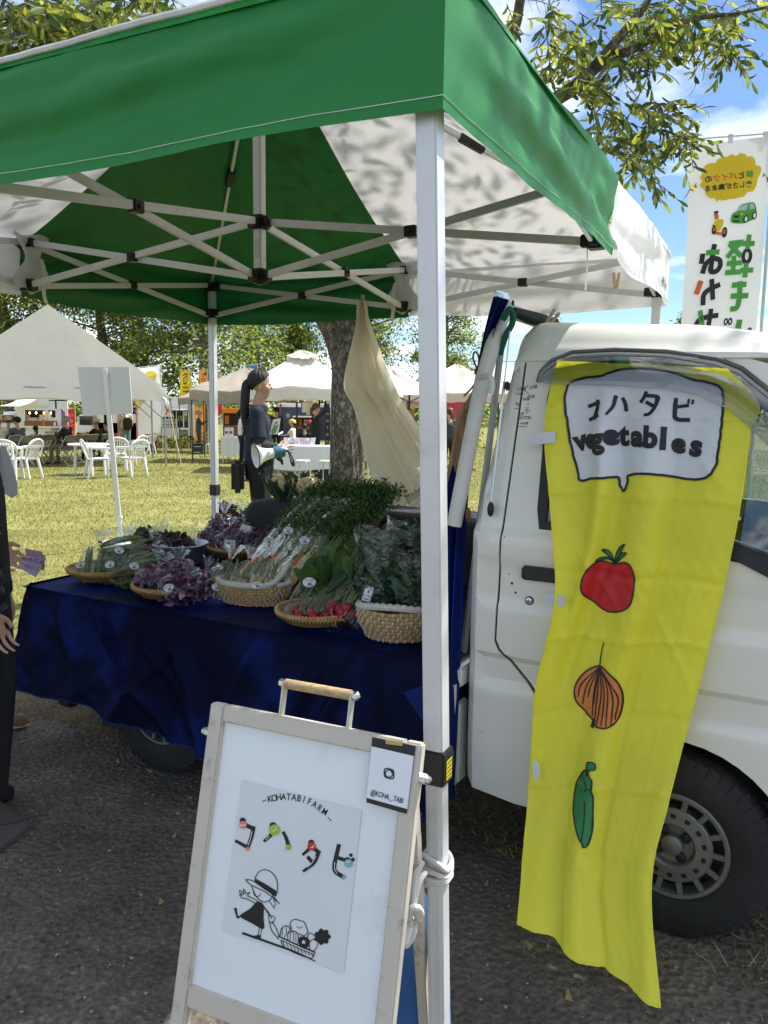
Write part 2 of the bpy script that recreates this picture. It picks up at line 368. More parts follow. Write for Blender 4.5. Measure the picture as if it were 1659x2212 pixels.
def scat(n, x0, x1, y0, y1, wide):
    y = np.sqrt(RNG.uniform(y0*y0, y1*y1, n)); x = RNG.uniform(-1, 1, n)*(.55*y+.3)
    z = np.array([gz(q) for q in y]); return np.stack([x, y, z], 1)
P = scat(75000, 0, 0, 3.1, 9, 0); tt = (P-TR)@TN; P = P[tt > .5]
lab = dict(label='short mown lawn grass, partly dry, beyond the truck', cat='grass')
tag(blades('lawn_grass', P, .028, .006, 1.2, gm), **lab)
tag(blades('lawn_grass', scat(70000, 0, 0, 9, 22, 0), .032, .014, 1.1, gm), label='mown lawn grass in the middle of the field around the plastic chairs', cat='grass')
tag(blades('lawn_grass', scat(45000, 0, 0, 22, 46, 0), .05, .035, 1.1, gm), label='far part of the mown lawn grass in front of the food trucks', cat='grass')
st = [M('straw', (.36, .29, .15), .8, trans=.2), M('straw_dark', (.2, .155, .08), .8, trans=.2), gm[0]]
def TP(s, t, z=0): return TR[None]+np.outer(s, TU)+np.outer(t, TN)+np.array([0, 0, 1])*np.asarray(z)[:, None]
n = 20000; s = RNG.uniform(-1.4, 3.2, n); t = RNG.uniform(.02, 1.5, n)**1.0; k = (t > np.array([aedge(x) for x in s])-.03)
P = TP(s[k], t[k], np.zeros(k.sum())); tag(blades('dry_grass', P, .03, .004, 2.2, st, RNG.choice([0, 1, 1, 0, 2], len(P))), label='dead straw-coloured grass under the white truck', cat='grass')
n = 900; s = RNG.normal(2.35, .2, n); t = RNG.uniform(-.12, .25, n); P = TP(s, t, np.zeros(n)); tag(blades('dry_grass', P, .045, .004, 2., st, RNG.choice([0, 0, 1, 2], n)), label='tuft of dry grass beside the front wheel', cat='grass')
n = 2600; s = RNG.uniform(-1.6, 3, n); t = -RNG.uniform(0, 1.5, n); P = TP(s, t, np.full(n, .006)); tag(blades('straw_litter', P, .006, .003, 5., st[:2], RNG.integers(0, 2, n)), label='bits of straw and dry litter scattered on the dark asphalt', cat='litter')
n = 160; s = RNG.uniform(-1.6, 3, n); t = -RNG.uniform(0, 1.4, n); P = TP(s, t, np.full(n, .007)); tag(blades('fallen_leaves', P, .012, .02, 2.5, [M('leaf_brown', (.16, .085, .03), .8), M('leaf_tan', (.28, .20, .09), .8)]), label='small fallen brown leaves lying on the asphalt', cat='litter')
# loose chippings on the asphalt
n = 7000; s = RNG.uniform(-1.8, 3, n); t = .15-RNG.uniform(0, 1.25, n)**1.15*1.35; r = .002+.0045*RNG.random(n)**2.5
C = TP(s, t, r*.35+.004); oc = np.array([(1, 0, 0), (0, 1, 0), (-1, 0, 0), (0, -1, 0), (0, 0, .7), (0, 0, -.7)]); of = np.array([(0, 1, 4), (1, 2, 4), (2, 3, 4), (3, 0, 4), (1, 0, 5), (2, 1, 5), (3, 2, 5), (0, 3, 5)])
V = oc[None]*r[:, None, None]*RNG.uniform(.6, 1.3, (n, 6, 1))+C[:, None]; F = (of[None]+6*np.arange(n)[:, None, None]).reshape(-1, 3)
pm = [M('chip_dark', (.06, .056, .052), .8), M('chip_grey', (.13, .12, .11), .8), M('chip_pale', (.36, .32, .27), .8)]
obj('gravel', rawmesh('gravel', V.reshape(-1, 3), F, pm, np.repeat(RNG.choice([0, 0, 1, 1, 2], n), 8)), None, kind='stuff', label='loose stone chippings lying on the asphalt', cat='gravel')
# dark slab at the lower left
q = [atZ(x, y, .02) for x, y in ((-60, 1725), (0, 1730), (66, 1782), (-10, 1840), (-160, 1830))]
mb = MB(); o = thing('rubber_mat', 'dark grey flat mat lying on the asphalt at lower left', 'mat', atZ(0, 1790, .004))
plate(mb, [(p[0], p[1]) for p in q][::-1], lambda x, y, d: (x, y, .022-d), thick=.016); mb.build('mat_slab', M('mat_grey', (.075, .07, .066), .9, bump=.4, bscale=120), o)
mb = MB(); a, b = atZ(-30, 1790, .0235), atZ(50, 1772, .0235); mb.bar(a, b, .004, .002); mb.build('seam', M('mat_seam', (.03, .03, .03), .9), o)

# ================================================================== CANOPY TENT over the stall
A = np.array([.063, 1.337, 0]); te = np.array([math.cos(1.109), math.sin(1.109), 0]); tf = np.array([-te[1], te[0], 0]); ta, tb = 2.469, 2.393
def TT(a, b, z): return A+te*a+tf*b+np.array([0, 0, z])
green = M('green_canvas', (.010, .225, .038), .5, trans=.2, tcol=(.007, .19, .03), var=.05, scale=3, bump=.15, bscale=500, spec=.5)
whitec = M('white_canvas', (.80, .80, .81), .55, trans=.26, tcol=(.62, .61, .60), var=.03, scale=3, bump=.15, bscale=500)
stitch = M('stitch_thread', (.75, .8, .72), .8)
alu = M('white_aluminium', (.66, .665, .67), .38, var=.04, spec=.5, metal=.25, dirt=(.35, .34, .32, .35), dscale=9)
blk = M('black_plastic', (.018, .018, .019), .45, bump=.1)
steel = M('steel', (.55, .55, .56), .28, metal=1.)
tent = thing('canopy_tent', 'green and white pop-up canopy tent over the vegetable truck, white metal legs', 'tent', TT(ta/2, tb/2, 0))
ZV0, ZV1, ZPK = 1.868, 2.095, 2.80
green_shaded = M('green_canvas_shaded', (.007, .125, .030), .55, trans=.03, tcol=(.008, .2, .04), var=.05, scale=3, bump=.15, bscale=500)  # same green canvas, shade of underside and rear valance put into its colour
COR = {'A': (0, 0), 'B': (ta, 0), 'C': (ta, tb), 'D': (0, tb)}
for k, (ca, cb) in COR.items():
    mt = green if k in 'AC' else whitec; mida = ta/2; midb = tb/2; mb = MB()
    for q in (0, 1):   # two slopes of this roof quarter
        e2 = (mida, cb) if q == 0 else (ca, midb)
        def fn(u, v, e2=e2):
            p = lerp((ca, cb), e2, u); x = lerp(p, (mida, midb), v); sag = -.05*4*v*(1-v)*(.4+.6*u) + .012*snoise(x[0]*4, x[1]*4, 2)*(v*(1-v)*4)
            out = 1+.040*(1-v); return TT(mida+(x[0]-mida)*out, midb+(x[1]-midb)*out, ZV1-.018+(ZPK-ZV1+.018)*v+sag)
        mb.grid(fn, 12, 14)
    mb.build('roof_panel', green_shaded if mt is green else mt, tent, sharp=60)
    for q in (0, 1):
        e2 = (mida, cb) if q == 0 else (ca, midb); on = (0, -1 if cb == 0 else 1) if q == 0 else (-1 if ca == 0 else 1, 0); sd = ord(k)*1.7+q*3
        def vf(u, v, off=0., e2=e2, on=on, sd=sd, ca=ca, cb=cb, q=q, k=k):
            p = lerp((ca, cb), e2, u); z = ZV0+(ZV1-ZV0)*v
            L = u*1.22; amp = min(1, u*3+.15)*(1 if k != 'A' else 1.0)
            d = .045+.010*amp*math.sin(v*7.5+L*2.6+sd+1.2*math.sin(L*3.1+sd))*(.35+.65*math.sin(math.pi*min(1, v*.9+.05)))+.004*math.sin(v*17+L*6+sd)*amp+.0025*snoise(L*14, v*9, sd)
            d += .012*math.sin(math.pi*u)*(1-v)+.0025*math.exp(-((v-.45-.5*u)/.03)**2)*sstep(0, .2, u)+.0008*snoise(L*22, v*30, sd+3)
            if k == 'B' and q == 0: d += .018*math.sin((v*1.2+u*1.4)*5)*(1-v)*u
            zz = z+.005*math.sin(L*5+sd)*(1-v)*amp-.010*(1-v)*math.sin(math.pi*u)
            cn = .04*max(0, 1-u*5)**2; o2 = (-1 if ca == 0 else 1, 0) if q == 0 else (0, -1 if cb == 0 else 1)
            d = d*min(1, u*7+.0)+.04*(1-min(1, u*7))
            return TT(p[0]+on[0]*(d+off)+o2[0]*cn, p[1]+on[1]*(d+off)+o2[1]*cn, zz)
        if k == 'B' and q == 0: vfB = vf
        mb = MB(); mb.grid(vf, 56, 22); vo = mb.build('valance', green_shaded if k == 'C' else mt, tent, sharp=70)
        mb = MB(); mb.tube([vf(i/50, .085, .0012) for i in range(51)], .0006, 4); mb.build('hem_stitching', stitch, vo)
        if q == 1 and k == 'A':
            mb = MB(); mb.tube([vf(i/50, 1.0, .004) for i in range(51)], .006, 6); mb.build('eave_piping', whitec, vo)
V_ = lambda *a: np.array(a, float)
# legs, clamps and feet
LEGM = [(k, TT(*COR[k], 0)) for k in 'ABCD']
R3 = np.array([te, tf, (0, 0, 1)]).T
for k, p in LEGM:
    p = TT(COR[k][0], COR[k][1], 0); SL_ = .032 if k == 'A' else 0.; PX = lambda z: p+V_(SL_*(1.9-z), 0, z)
    zc = .80 if k == 'A' else .93
    mb = MB(); mb.bar(PX(2.10), PX(zc-.02), .036, .036, up=te, bevel=.003); leg = mb.build('leg', alu, tent)
    mb = MB(); mb.bar(PX(zc), PX(.02), .031, .031, up=te, bevel=.002)
    for sg in (-1, 1): mb.bar(PX(zc)+tf*sg*.008-te*.0155, PX(.02)+tf*sg*.008-te*.0155, .003, .003, up=te)
    mb.build('inner_leg', alu, leg)
    mb = MB(); mb.box(PX(zc), (.045, .045, .062), R3, .003); mb.box(PX(zc+.002)+te*.022-tf*.006, (.018, .03, .04), R3, .004); cl = mb.build('height_clamp', blk, leg)
    if k == 'A':
        mb = MB(); fr = frame(PX(zc)-tf*.0235-te*.013, te, (0, 0, 1)); fill(mb, [(.0, -.02), (.024, -.02), (.024, .016), (.0, .016)], lambda x, y, d: fr(x, y, d), .0006); mb.build('yellow_sticker', M('sticker_yellow', (.75, .62, .02), .5), cl)
        mb = MB()
        for i in range(4): stroke(mb, [(.003, .01-i*.008), (.021, .011-i*.008)], .002, fr, .0012)
        mb.build('sticker_print', blk, cl)
    mb = MB(); mb.box(PX(.012), (.09, .09, .006), R3, .002); mb.box(PX(.03), (.04, .04, .04), R3, .003); mb.build('foot_plate', steel, leg)
    for z in (2.07, 1.925):
        mb = MB()
        mb.box(p+(0, 0, z), (.05, .05, .05), R3, .004)
        for d in (te*-np.sign(COR[k][0]-.1), tf*-np.sign(COR[k][1]-.1)): mb.bar(p+(0, 0, z), p+d*.055+(0, 0, z), .026, .036, bevel=.003)
        mb.build('corner_bracket', blk, leg)
# truss
mids = {'M1': (ta, tb/2), 'M2': (ta/2, tb), 'M3': (ta/2, 0), 'M4': (0, tb/2), 'O': (ta/2, tb/2)}
def J(n, top):
    if n in COR: return TT(*COR[n], 2.075 if top else 1.915)
    if n == 'O': return TT(*mids['O'], 2.065 if top else 1.88)
    return TT(*mids[n], 2.085 if top else 1.912)
for a_, b_ in (('A', 'M3'), ('M3', 'B'), ('B', 'M1'), ('M1', 'C'), ('C', 'M2'), ('M2', 'D'), ('D', 'M4'), ('M4', 'A'), ('O', 'M1'), ('O', 'M2'), ('O', 'M3'), ('O', 'M4')):
    for tp in (True, False):
        p, q = J(a_, tp), J(b_, not tp); d = (q-p); d[2] = 0; d /= np.linalg.norm(d); sd = np.array([-d[1], d[0], 0])*(.0068 if tp else -.0068)
        mb = MB(); mb.bar(p+d*.03+sd, q-d*.03+sd, .012, .025, bevel=.0015); mb.build('truss_bar', alu, tent)
    c = (J(a_, True)+J(b_, False)+J(a_, False)+J(b_, True))/4; mb = MB(); d = J(b_, True)-J(a_, True); d[2] = 0; d /= np.linalg.norm(d); s_ = np.array([-d[1], d[0], 0])
    RR = np.array([d, s_, (0, 0, 1)]).T; mb.box(c, (.042, .036, .036), RR, .003); mb.tube([c-s_*.024, c+s_*.024], .007, 8); mb.build('pivot_block', blk, tent)
for n in mids:
    for tp in (True, False):
        mb = MB(); c = J(n, tp); mb.box(c, (.05, .05, .05), R3, .004)
        for d, o_ in ((te, 'M1'), (-te, 'M4'), (tf, 'M2'), (-tf, 'M3')):
            if n != o_: mb.bar(c, c+d*.045, .03, .036, bevel=.003)
        if n == 'O' and not tp: mb.lathe([(.014, -.03), (.02, -.025), (.02, 0)], 10, c)
        mb.build('truss_joint', blk, tent)
mb = MB(); mb.bar(J('O', False)+(0, 0, -.02), TT(*mids['O'], ZPK-.03), .034, .034, up=te, bevel=.003); cp = mb.build('centre_post', alu, tent)
mb = MB(); fr = frame(TT(*mids['O'], 1.94)-te*.0172-tf*-.012, -tf, (0, 0, 1)); fill(mb, [(0, 0), (.024, 0), (.024, .07), (0, .07)], lambda x, y, d: fr(x, y, d), .0006)
mb.build('post_label', whitec, cp)
for k in COR:   # ridge poles from corners to the peak
    mb = MB(); p = J(k, True); q = TT(*mids['O'], ZPK-.07); mb.bar(p+(0, 0, .03), q, .014, .022, bevel=.002); rp = mb.build('ridge_pole', alu, tent)
    mb = MB(); c = lerp(p+(0, 0, .03), q, .52); mb.bar(lerp(p+(0, 0, .03), q, .49), lerp(p+(0, 0, .03), q, .55), .03, .034, bevel=.003); mb.build('pole_elbow', blk, rp)
# white reinforcing patches with straps at the middle joints
for n in ('M1', 'M2', 'M3'):
    a0, b0 = mids[n]; w = tf if n == 'M1' else te; inn = (-te if n == 'M1' else (-tf if n == 'M2' else tf)); c = TT(a0, b0, 0)-inn*.006
    if n != 'M3':
        mb = MB(); mb.grid(lambda u, v: c+w*((u-.5)*(.13+.05*math.sin(v*9)))+inn*(.02+.012*math.sin(u*7+v*3)+.03*v)+np.array([0, 0, 1.885+.255*v+.012*math.sin(u*8)]), 14, 14); mb.build('joint_patch', M('patch_white', (.62, .62, .62), .6, trans=.3, var=.06), tent)
        mb = MB(); mb.grid(lambda u, v: c+w*((u-.5)*.02+.03+.02*v)+inn*(.06+.01*math.sin(v*6))+np.array([0, 0, 2.02-.18*v]), 3, 8); mb.build('strap', M('strap_white', (.7, .7, .7), .6, trans=.3), tent)
    else:
        mb = MB(); mb.grid(lambda u, v: c+w*((u-.5)*.022-.01+.012*math.sin(v*3))+inn*(.03)+np.array([0, 0, 1.9-.13*v]), 3, 10); mb.build('strap', M('strap_white', (.7, .7, .7), .6, trans=.3), tent)
mb = MB(); p = J('A', True); mb.box(TT(.18, .012, 2.0), (.05, .03, .04), R3, .004); mb.build('truss_joint', blk, tent)
# maker's lettering on the white valance corner
mb = MB(); fr = lambda x, y, d=0: vfB(.16-x/1.235, .22+y/.227, .004); text(mb, 'McQuick', .048, fr, bold=.02); mb.build('valance_lettering', M('print_grey', (.12, .12, .14), .6), tent)
# ================================================================== WHITE PICKUP TRUCK (bed covered with the velvet cloth)
paint = M('truck_paint', (.74, .725, .65), .3, var=.02, scale=2, coat=.5, spec=.5, dirt=(.50, .48, .42, .35), dscale=2.2)
rubber = M('rubber', (.019, .019, .019), .75, bump=.3, bscale=60, var=.3, dirt=(.06, .055, .05, .5), dscale=14)
seal = M('window_seal', (.013, .013, .014), .5)
glass, nt, out = newmat('window_glass')
g1 = N(nt, 'ShaderNodeBsdfGlossy', i_Roughness=.01); g2 = N(nt, 'ShaderNodeBsdfTransparent'); g2.inputs[0].default_value = (.62, .68, .66, 1)
fr_ = N(nt, 'ShaderNodeLayerWeight', i_Blend=.5); mm = N(nt, 'ShaderNodeMath', operation='MULTIPLY_ADD', n1=.5, n2=.05); nt.links.new(fr_.outputs['Fresnel'], mm.inputs[0]); x = N(nt, 'ShaderNodeMixShader')
nt.links.new(mm.outputs[0], x.inputs[0]); nt.links.new(g2.outputs[0], x.inputs[1]); nt.links.new(g1.outputs[0], x.inputs[2]); nt.links.new(x.outputs[0], out.inputs[0])
smoke, nt, out = newmat('smoked_visor')
g1 = N(nt, 'ShaderNodeBsdfGlossy', i_Roughness=.06); g2 = N(nt, 'ShaderNodeBsdfTransparent'); g2.inputs[0].default_value = (.62, .64, .68, 1); x = N(nt, 'ShaderNodeMixShader'); fr_ = N(nt, 'ShaderNodeLayerWeight', i_Blend=.4)
mm = N(nt, 'ShaderNodeMath', operation='MULTIPLY_ADD', n1=.16, n2=.04); nt.links.new(fr_.outputs['Fresnel'], mm.inputs[0])
nt.links.new(mm.outputs[0], x.inputs[0]); nt.links.new(g2.outputs[0], x.inputs[1]); nt.links.new(g1.outputs[0], x.inputs[2]); nt.links.new(x.outputs[0], out.inputs[0])
dark = M('dark_interior', (.022, .022, .024), .7)
truck = thing('pickup_truck', 'small white pickup truck with a covered bed, its cab door behind the yellow banner', 'truck', T(.9, .7, 0))
def tcab(s, z):
    t = .018*sstep(1.052, 1.085, z)+.15*max(0, z-1.09)+.05*max(0, .42-z)
    t += .016*(sstep(.60, .635, z)-sstep(.695, .71, z))*sstep(1.30, 1.34, s)
    t += .009*(sstep(.855, .868, z)-sstep(.982, .992, z))*sstep(1.315, 1.325, s)
    sr = srear(z); t += .035*max(0, 1-(s-sr)/.035)**2
    if s > 2.12: t += .35*((s-2.12)/.4)**2
    return t
def srear(z): return 1.285 if z < 1.07 else 1.285+(z-1.07)*.165
def szc(px, py):
    t = 0
    for i in range(6): s, z = tru(px, py, t); t = min(.12, tcab(max(1.33, s), z))
    return s, z
def Cb(s, z, d=0.): return T(s, tcab(s, z)+d, z)
arch = [(1.895+.305*math.cos(a), .255+.305*math.sin(a)) for a in np.linspace(math.radians(178), math.radians(2), 22)]
GW = .0034
gap = [(srear(1.555)+.045, 1.556), (1.402, 1.40), (1.385, 1.09), (1.378, .75), (1.39, .725), (1.51, .605), (1.60, .50)]
rear_out = [(srear(1.556)+.002, 1.556), (srear(1.3), 1.3), (srear(1.08), 1.08), (1.285, .70), (1.285, .36), (1.292, .305), (1.315, .28), (1.45, .262), (1.565, .262), (1.588, .33), (1.60, .44)]+[(a-GW, b-GW) for a, b in gap[::-1]]
mb = MB(); plate(mb, rear_out, Cb, step=.02, thick=.02); mb.build('rear_quarter_panel', paint, truck, sharp=28)
win = [szc(*p) for p in ((1168, 1139), (1166, 1100), (1178, 960), (1187, 860), (1200, 815), (1240, 790), (1330, 783), (1440, 788), (1540, 800), (1600, 822), (1650, 860))]+[(2.13, 1.39), (2.20, 1.29), (2.25, 1.17), (2.25, 1.03), (2.08, 1.045), (1.9, 1.07), (1.56, 1.09)]
door_out = [(a+GW, b+GW*.8) for a, b in gap]+[(1.615, .46)]+[p for p in arch if p[0] > 1.605 and p[0] < 2.14 and p[1] > .4]+[(2.17, .40), (2.30, .60), (2.33, .95), (2.30, 1.12), (2.22, 1.36), (2.13, 1.49), (2.05, 1.535), (1.98, 1.556)]
mb = MB(); plate(mb, door_out, Cb, holes=[win], step=.02, thick=.02); door = mb.build('door', paint, truck, sharp=28)
mb = MB(); mb.tube([Cb(s, z, .017) for s, z in smooth_line(gap, 40)], .011, 6); mb.build('door_gap_shade', seal, truck)  # dark strip added behind the gap to deepen its shade
# window frame seal, glass, belt moulding
def inset(P, d):
    P = np.array(P); c = P.mean(0); a = np.roll(P, 1, 0); b = np.roll(P, -1, 0); t = b-a; t /= np.linalg.norm(t, axis=1)[:, None]; n = np.stack([-t[:, 1], t[:, 0]], 1)
    sg = np.sign(np.sum(n*(c-P))); return [tuple(p) for p in P+n*d*sg]
mb = MB(); plate(mb, inset(win, -.006), lambda s, z, d: Cb(s, z, d-.004), holes=[inset(win, .022)], step=.03, thick=.014); mb.build('window_seal', seal, door)
mb = MB(); plate(mb, inset(win, .018), lambda s, z, d: Cb(s, z, d+.005), thick=.004, step=.06); mb.build('window_pane', glass, door)
mb = MB(); P = [szc(*p) for p in ((1480, 1150), (1590, 1172), (1659, 1198))]+[(2.16, 1.05), (2.25, 1.0), (2.25, .955)]+[szc(*p) for p in ((1659, 1246), (1585, 1207), (1480, 1180))]
plate(mb, P, lambda s, z, d: Cb(s, z, d-.010), step=.04, thick=.012); mb.build('belt_moulding', seal, door)
mb = MB(); pts = [szc(1480, 1146), szc(1590, 1166), szc(1659, 1191), (2.16, 1.06)]; mb.tube([Cb(s, z, -.012) for s, z in pts], .0025, 6); mb.build('chrome_strip', steel, door)
# handle with its scoop, lock
def pipx(L): return [szc(*p) for p in L]
mb = MB(); P = pipx([(1131, 1226), (1136, 1220), (1230, 1231), (1238, 1240), (1238, 1262), (1160, 1253), (1135, 1250), (1130, 1244)]); plate(mb, P, lambda s, z, d: Cb(s, z, d-.016), thick=.014); mb.build('door_handle', blk, door, sharp=20)
mb = MB(); P = pipx([(1130, 1250), (1135, 1275), (1150, 1292), (1175, 1302), (1230, 1312), (1240, 1262), (1160, 1254)]); plate(mb, P, lambda s, z, d: Cb(s, z, d+.006*0-.0012), thick=.001); mb.build('handle_scoop', paint, door)
s_, z_ = szc(1144, 1297); RL = np.array([TU, (0, 0, 1), -TN]).T
mb = MB(); mb.lathe([(.0125, 0), (.0125, .003)], 20, Cb(s_, z_, -.0005), RL); lk = mb.build('lock_surround', blk, door)
mb = MB(); mb.lathe([(.0095, .003), (.0095, .007), (.0075, .008)], 20, Cb(s_, z_, -.0005), RL); mb.build('door_lock', steel, door)
mb = MB(); mb.box(Cb(s_, z_, -.009), (.0016, .0012, .008), np.array([TU, TN, (0, 0, 1)]).T); mb.build('keyhole', blk, door)
# smoked visor round the top of the window
vo = pipx([(1166, 826), (1172, 806), (1195, 786), (1240, 770), (1330, 766), (1440, 770), (1545, 786), (1600, 808), (1655, 852)])+[(2.10, 1.42)]
vi = pipx([(1184, 828), (1186, 829), (1210, 829), (1260, 831), (1335, 833), (1430, 838), (1510, 852), (1580, 884), (1625, 922)])+[(2.07, 1.33)]
def vis(u, v):
    k = u*(len(vo)-1); i = min(int(k), len(vo)-2); a = lerp(vo[i], vo[i+1], k-i); b = lerp(vi[i], vi[i+1], k-i); p = lerp(a, b, v); return Cb(p[0], p[1], -.006-.034*math.sin(min(1, v*1.35)*math.pi/2))
mb = MB(); mb.grid(vis, 40, 10); vp = mb.build('window_visor', smoke, door)
mb = MB(); mb.tube([vis(i/40, 1.0) for i in range(41)], .0016, 6); mb.tube([vis(i/40, 0)-TN*.002 for i in range(41)], .0028, 6); mb.build('visor_lip', M('visor_lip', (.30, .32, .34), .25, coat=.5), vp)
mb = MB(); mb.tube([Cb(*lerp(a, b, -.16), -.005) for a, b in zip(vo, vi)], .006, 6); mb.build('drip_moulding', M('old_moulding', (.12, .12, .125), .6, var=.3), door)
# roof and the rest of the cab shell
TW = 1.34
def roofz(s): return 1.672-.018*sstep(1.4, 1.8, s)-.35*max(0, s-1.76)**1.8
def rf(u, v):
    s = 1.375+u*.83; zt = roofz(s); t0 = tcab(1.6, 1.556)+(.30*max(0, s-2.1)); k = v*2-1; a = abs(k); e = 1-(1-a)**1.0
    q = sstep(0, 1, 1-a) if a > .55 else 1; zz = 1.553+(zt-1.553)*(1-max(0, (a-.80)/.20)**2.2)-.25*max(0, s-2.05)*a; tt = t0+(TW-2*t0)*(v if abs(v-.5) < .49 else round(v))
    rr = .03*(1-min(1, u/.06))**2
    return T(s+.0, tt, zz-rr)
mb = MB(); mb.grid(rf, 40, 110); mb.build('cab_roof', paint, truck, sharp=50)
mb = MB(); c0 = [Cb(s, 1.5555, -.003) for s in np.linspace(1.385, 2.02, 20)]; mb.tube(c0, .004, 6); mb.build('roof_gutter', paint, truck)
mb = MB(); mb.grid(lambda u, v: T(srear(.28+v*1.3)+.02+(.07*sstep(.9, 1, v)), .03+tcab(1.6, .28+v*1.3)*.9+u*(TW-.06-2*tcab(1.6, .28+v*1.3)*.9), .28+v*1.33), 12, 24); mb.build('cab_rear_wall', paint, truck)
mb = MB(); plate(mb, [(1.29, .27), (1.29, 1.05), (1.36, 1.55), (2.02, 1.55), (2.2, 1.36), (2.33, .95), (2.3, .6), (2.2, .56), (1.6, .56), (1.58, .27)], lambda s, z, d: T(s, TW-tcab(s, z)-d, z), holes=[[(1.52, 1.1), (1.52, 1.5), (2.0, 1.5), (2.2, 1.2), (2.2, 1.06)]], step=.06, thick=.02); mb.build('off_side_panel', paint, truck)
mb = MB(); mb.grid(lambda u, v: T((2.46-.10*math.cos(u*math.pi*2)*0+.05*math.sin(u*math.pi)-.16*sstep(.55, 1, v)), .10+u*(TW-.2), .25+v*.75), 14, 12); mb.build('front_panel', paint, truck)
mb = MB(); mb.grid(lambda u, v: T(2.36+.05*math.sin(u*math.pi)-.24*v, .13+u*(TW-.26), 1.0+v*.55), 10, 6); mb.build('windscreen', glass, truck)
mb = MB(); mb.bar(T(2.40, .11, .98), T(2.12, .14, 1.54), .05, .05, bevel=.01); mb.build('windscreen_pillar', paint, truck)
mb = MB(); mb.bar(T(2.40, TW-.11, .98), T(2.12, TW-.14, 1.54), .05, .05, bevel=.01); mb.build('windscreen_pillar', paint, truck)
# cab inside
mb = MB(); mb.box(T(1.55, .67, .62), (.5, 1.2, .16), np.array([TU, TN, (0, 0, 1)]).T, .03); mb.box(T(1.40, .67, .9), (.12, 1.1, .5), np.array([TU, TN, (0, 0, 1)]).T, .04); mb.build('seat', dark, truck)
mb = MB(); mb.box(T(2.28, .67, .86), (.2, 1.15, .24), np.array([TU, TN, (0, 0, 1)]).T, .04); mb.build('dashboard', M('dash', (.05, .05, .055), .6), truck)
mb = MB(); mb.box(T(1.85, .67, .40), (1.1, 1.2, .03), np.array([TU, TN, (0, 0, 1)]).T); mb.build('cab_floor', dark, truck)
mb = MB(); wc = T(2.04, .38, .97); wx = TN; wy = TU*.62*-1+np.array([0, 0, .78]); mb.tube([wc+.185*(wx*math.cos(a)+wy*math.sin(a)) for a in np.linspace(0, 2*math.pi, 40)], .015, 8); sw = mb.build('steering_wheel', M('wheel_rubber', (.02, .02, .022), .35, coat=.4), truck)
mb = MB(); mb.bar(wc-wx*.17, wc+wx*.17, .04, .018, bevel=.005); mb.bar(wc, T(2.22, .38, .8), .05, .05, bevel=.01); mb.build('steering_hub', dark, sw)
# wheels
def rot_tn(): return np.array([TU, (0, 0, 1), -TN]).T
alloy = M('alloy_rim', (.22, .22, .21), .5, metal=.7, var=.1, dirt=(.12, .10, .08, .6), dscale=18)
def wheel(s0, t0, z0=.259, face=-1):
    c = T(s0, t0, z0); Rw = np.array([TU, (0, 0, 1), -TN]).T if face < 0 else np.array([TU, (0, 0, 1), TN]).T; 
    R_, r = .259, .148; mb = MB()
    mb.lathe([(r-.004, -.13), (R_-.03, -.135), (R_-.008, -.115), (R_, -.09), (R_, -.01), (R_-.008, .008), (R_-.035, .018), (r+.03, .02), (r+.004, .012), (r-.004, .0)], 64, c, Rw, cap=False)
    for a in np.linspace(0, 2*math.pi, 46, endpoint=False):
        d = TU*math.cos(a)+np.array([0, 0, math.sin(a)]); q = np.cross(d, TN); mb.bar(c+d*(R_-.006)-TN*face*-.0+TN*(.0 if face < 0 else -.0), c+d*(R_-.002)+TN*(.115 if face < 0 else -.115), .016, .012)
        mb.bar(c+d*(R_-.034)+TN*face*.0125, c+d*(R_-.004)+TN*face*.001, .012, .012)
    ty = mb.build('tyre', rubber, truck, sharp=35)
    mb = MB()
    mb.lathe([(r, -.02), (r+.001, .008), (r-.004, .012), (r-.013, .011), (r-.015, .002), (r-.02, -.03)], 56, c, Rw, cap=False)
    mb.lathe([(.103, -.03), (.1045, .002), (.100, .0065), (.062, .0085), (.058, .004), (.054, -.012), (.03, -.014), (.027, .008), (.02, .011), (.001, .012)], 48, c, Rw, cap=False)
    for i in range(14):
        a = 2*math.pi*i/14; d = TU*math.cos(a)+np.array([0, 0, math.sin(a)]); mb.bar(c+d*.10-TN*face*.004+TN*face*.004, c+d*.136+TN*face*.0035, .015, .010, up=TN, bevel=.002)
    rim = mb.build('rim', alloy, ty, sharp=35)
    mb = MB(); mb.lathe([(.14, -.045), (.001, -.05)], 32, c, Rw, cap=False); mb.build('brake_drum', dark, ty)
    mb = MB()
    for i in range(14):
        a = 2*math.pi*(i+.5)/14; d = TU*math.cos(a)+np.array([0, 0, math.sin(a)]); mb.bar(c+d*.078+TN*face*.0068, c+d*.090+TN*face*.0068, .014, .004, up=TN, bevel=.001)
    mb.build('rim_slots', seal, rim, kind='stuff')
    for i in range(4):
        a = 2*math.pi*i/4+.6; d = TU*math.cos(a)+np.array([0, 0, math.sin(a)]); mb = MB(); mb.lathe([(.0135, -.016), (.0135, -.004), (.010, -.002)], 10, c+d*.041, Rw); mb.build('wheel_nut', seal, rim)
wheel(1.895, .02); wheel(.0, .03); wheel(1.895, TW-.02, face=1); wheel(.0, TW-.03, face=1)
mb = MB(); mb.grid(lambda u, v: T(1.895+.30*math.cos(math.radians(185-190*u)), .03+.2*v, .255+.30*math.sin(math.radians(185-190*u))), 26, 4); mb.build('wheel_arch_liner', dark, truck)
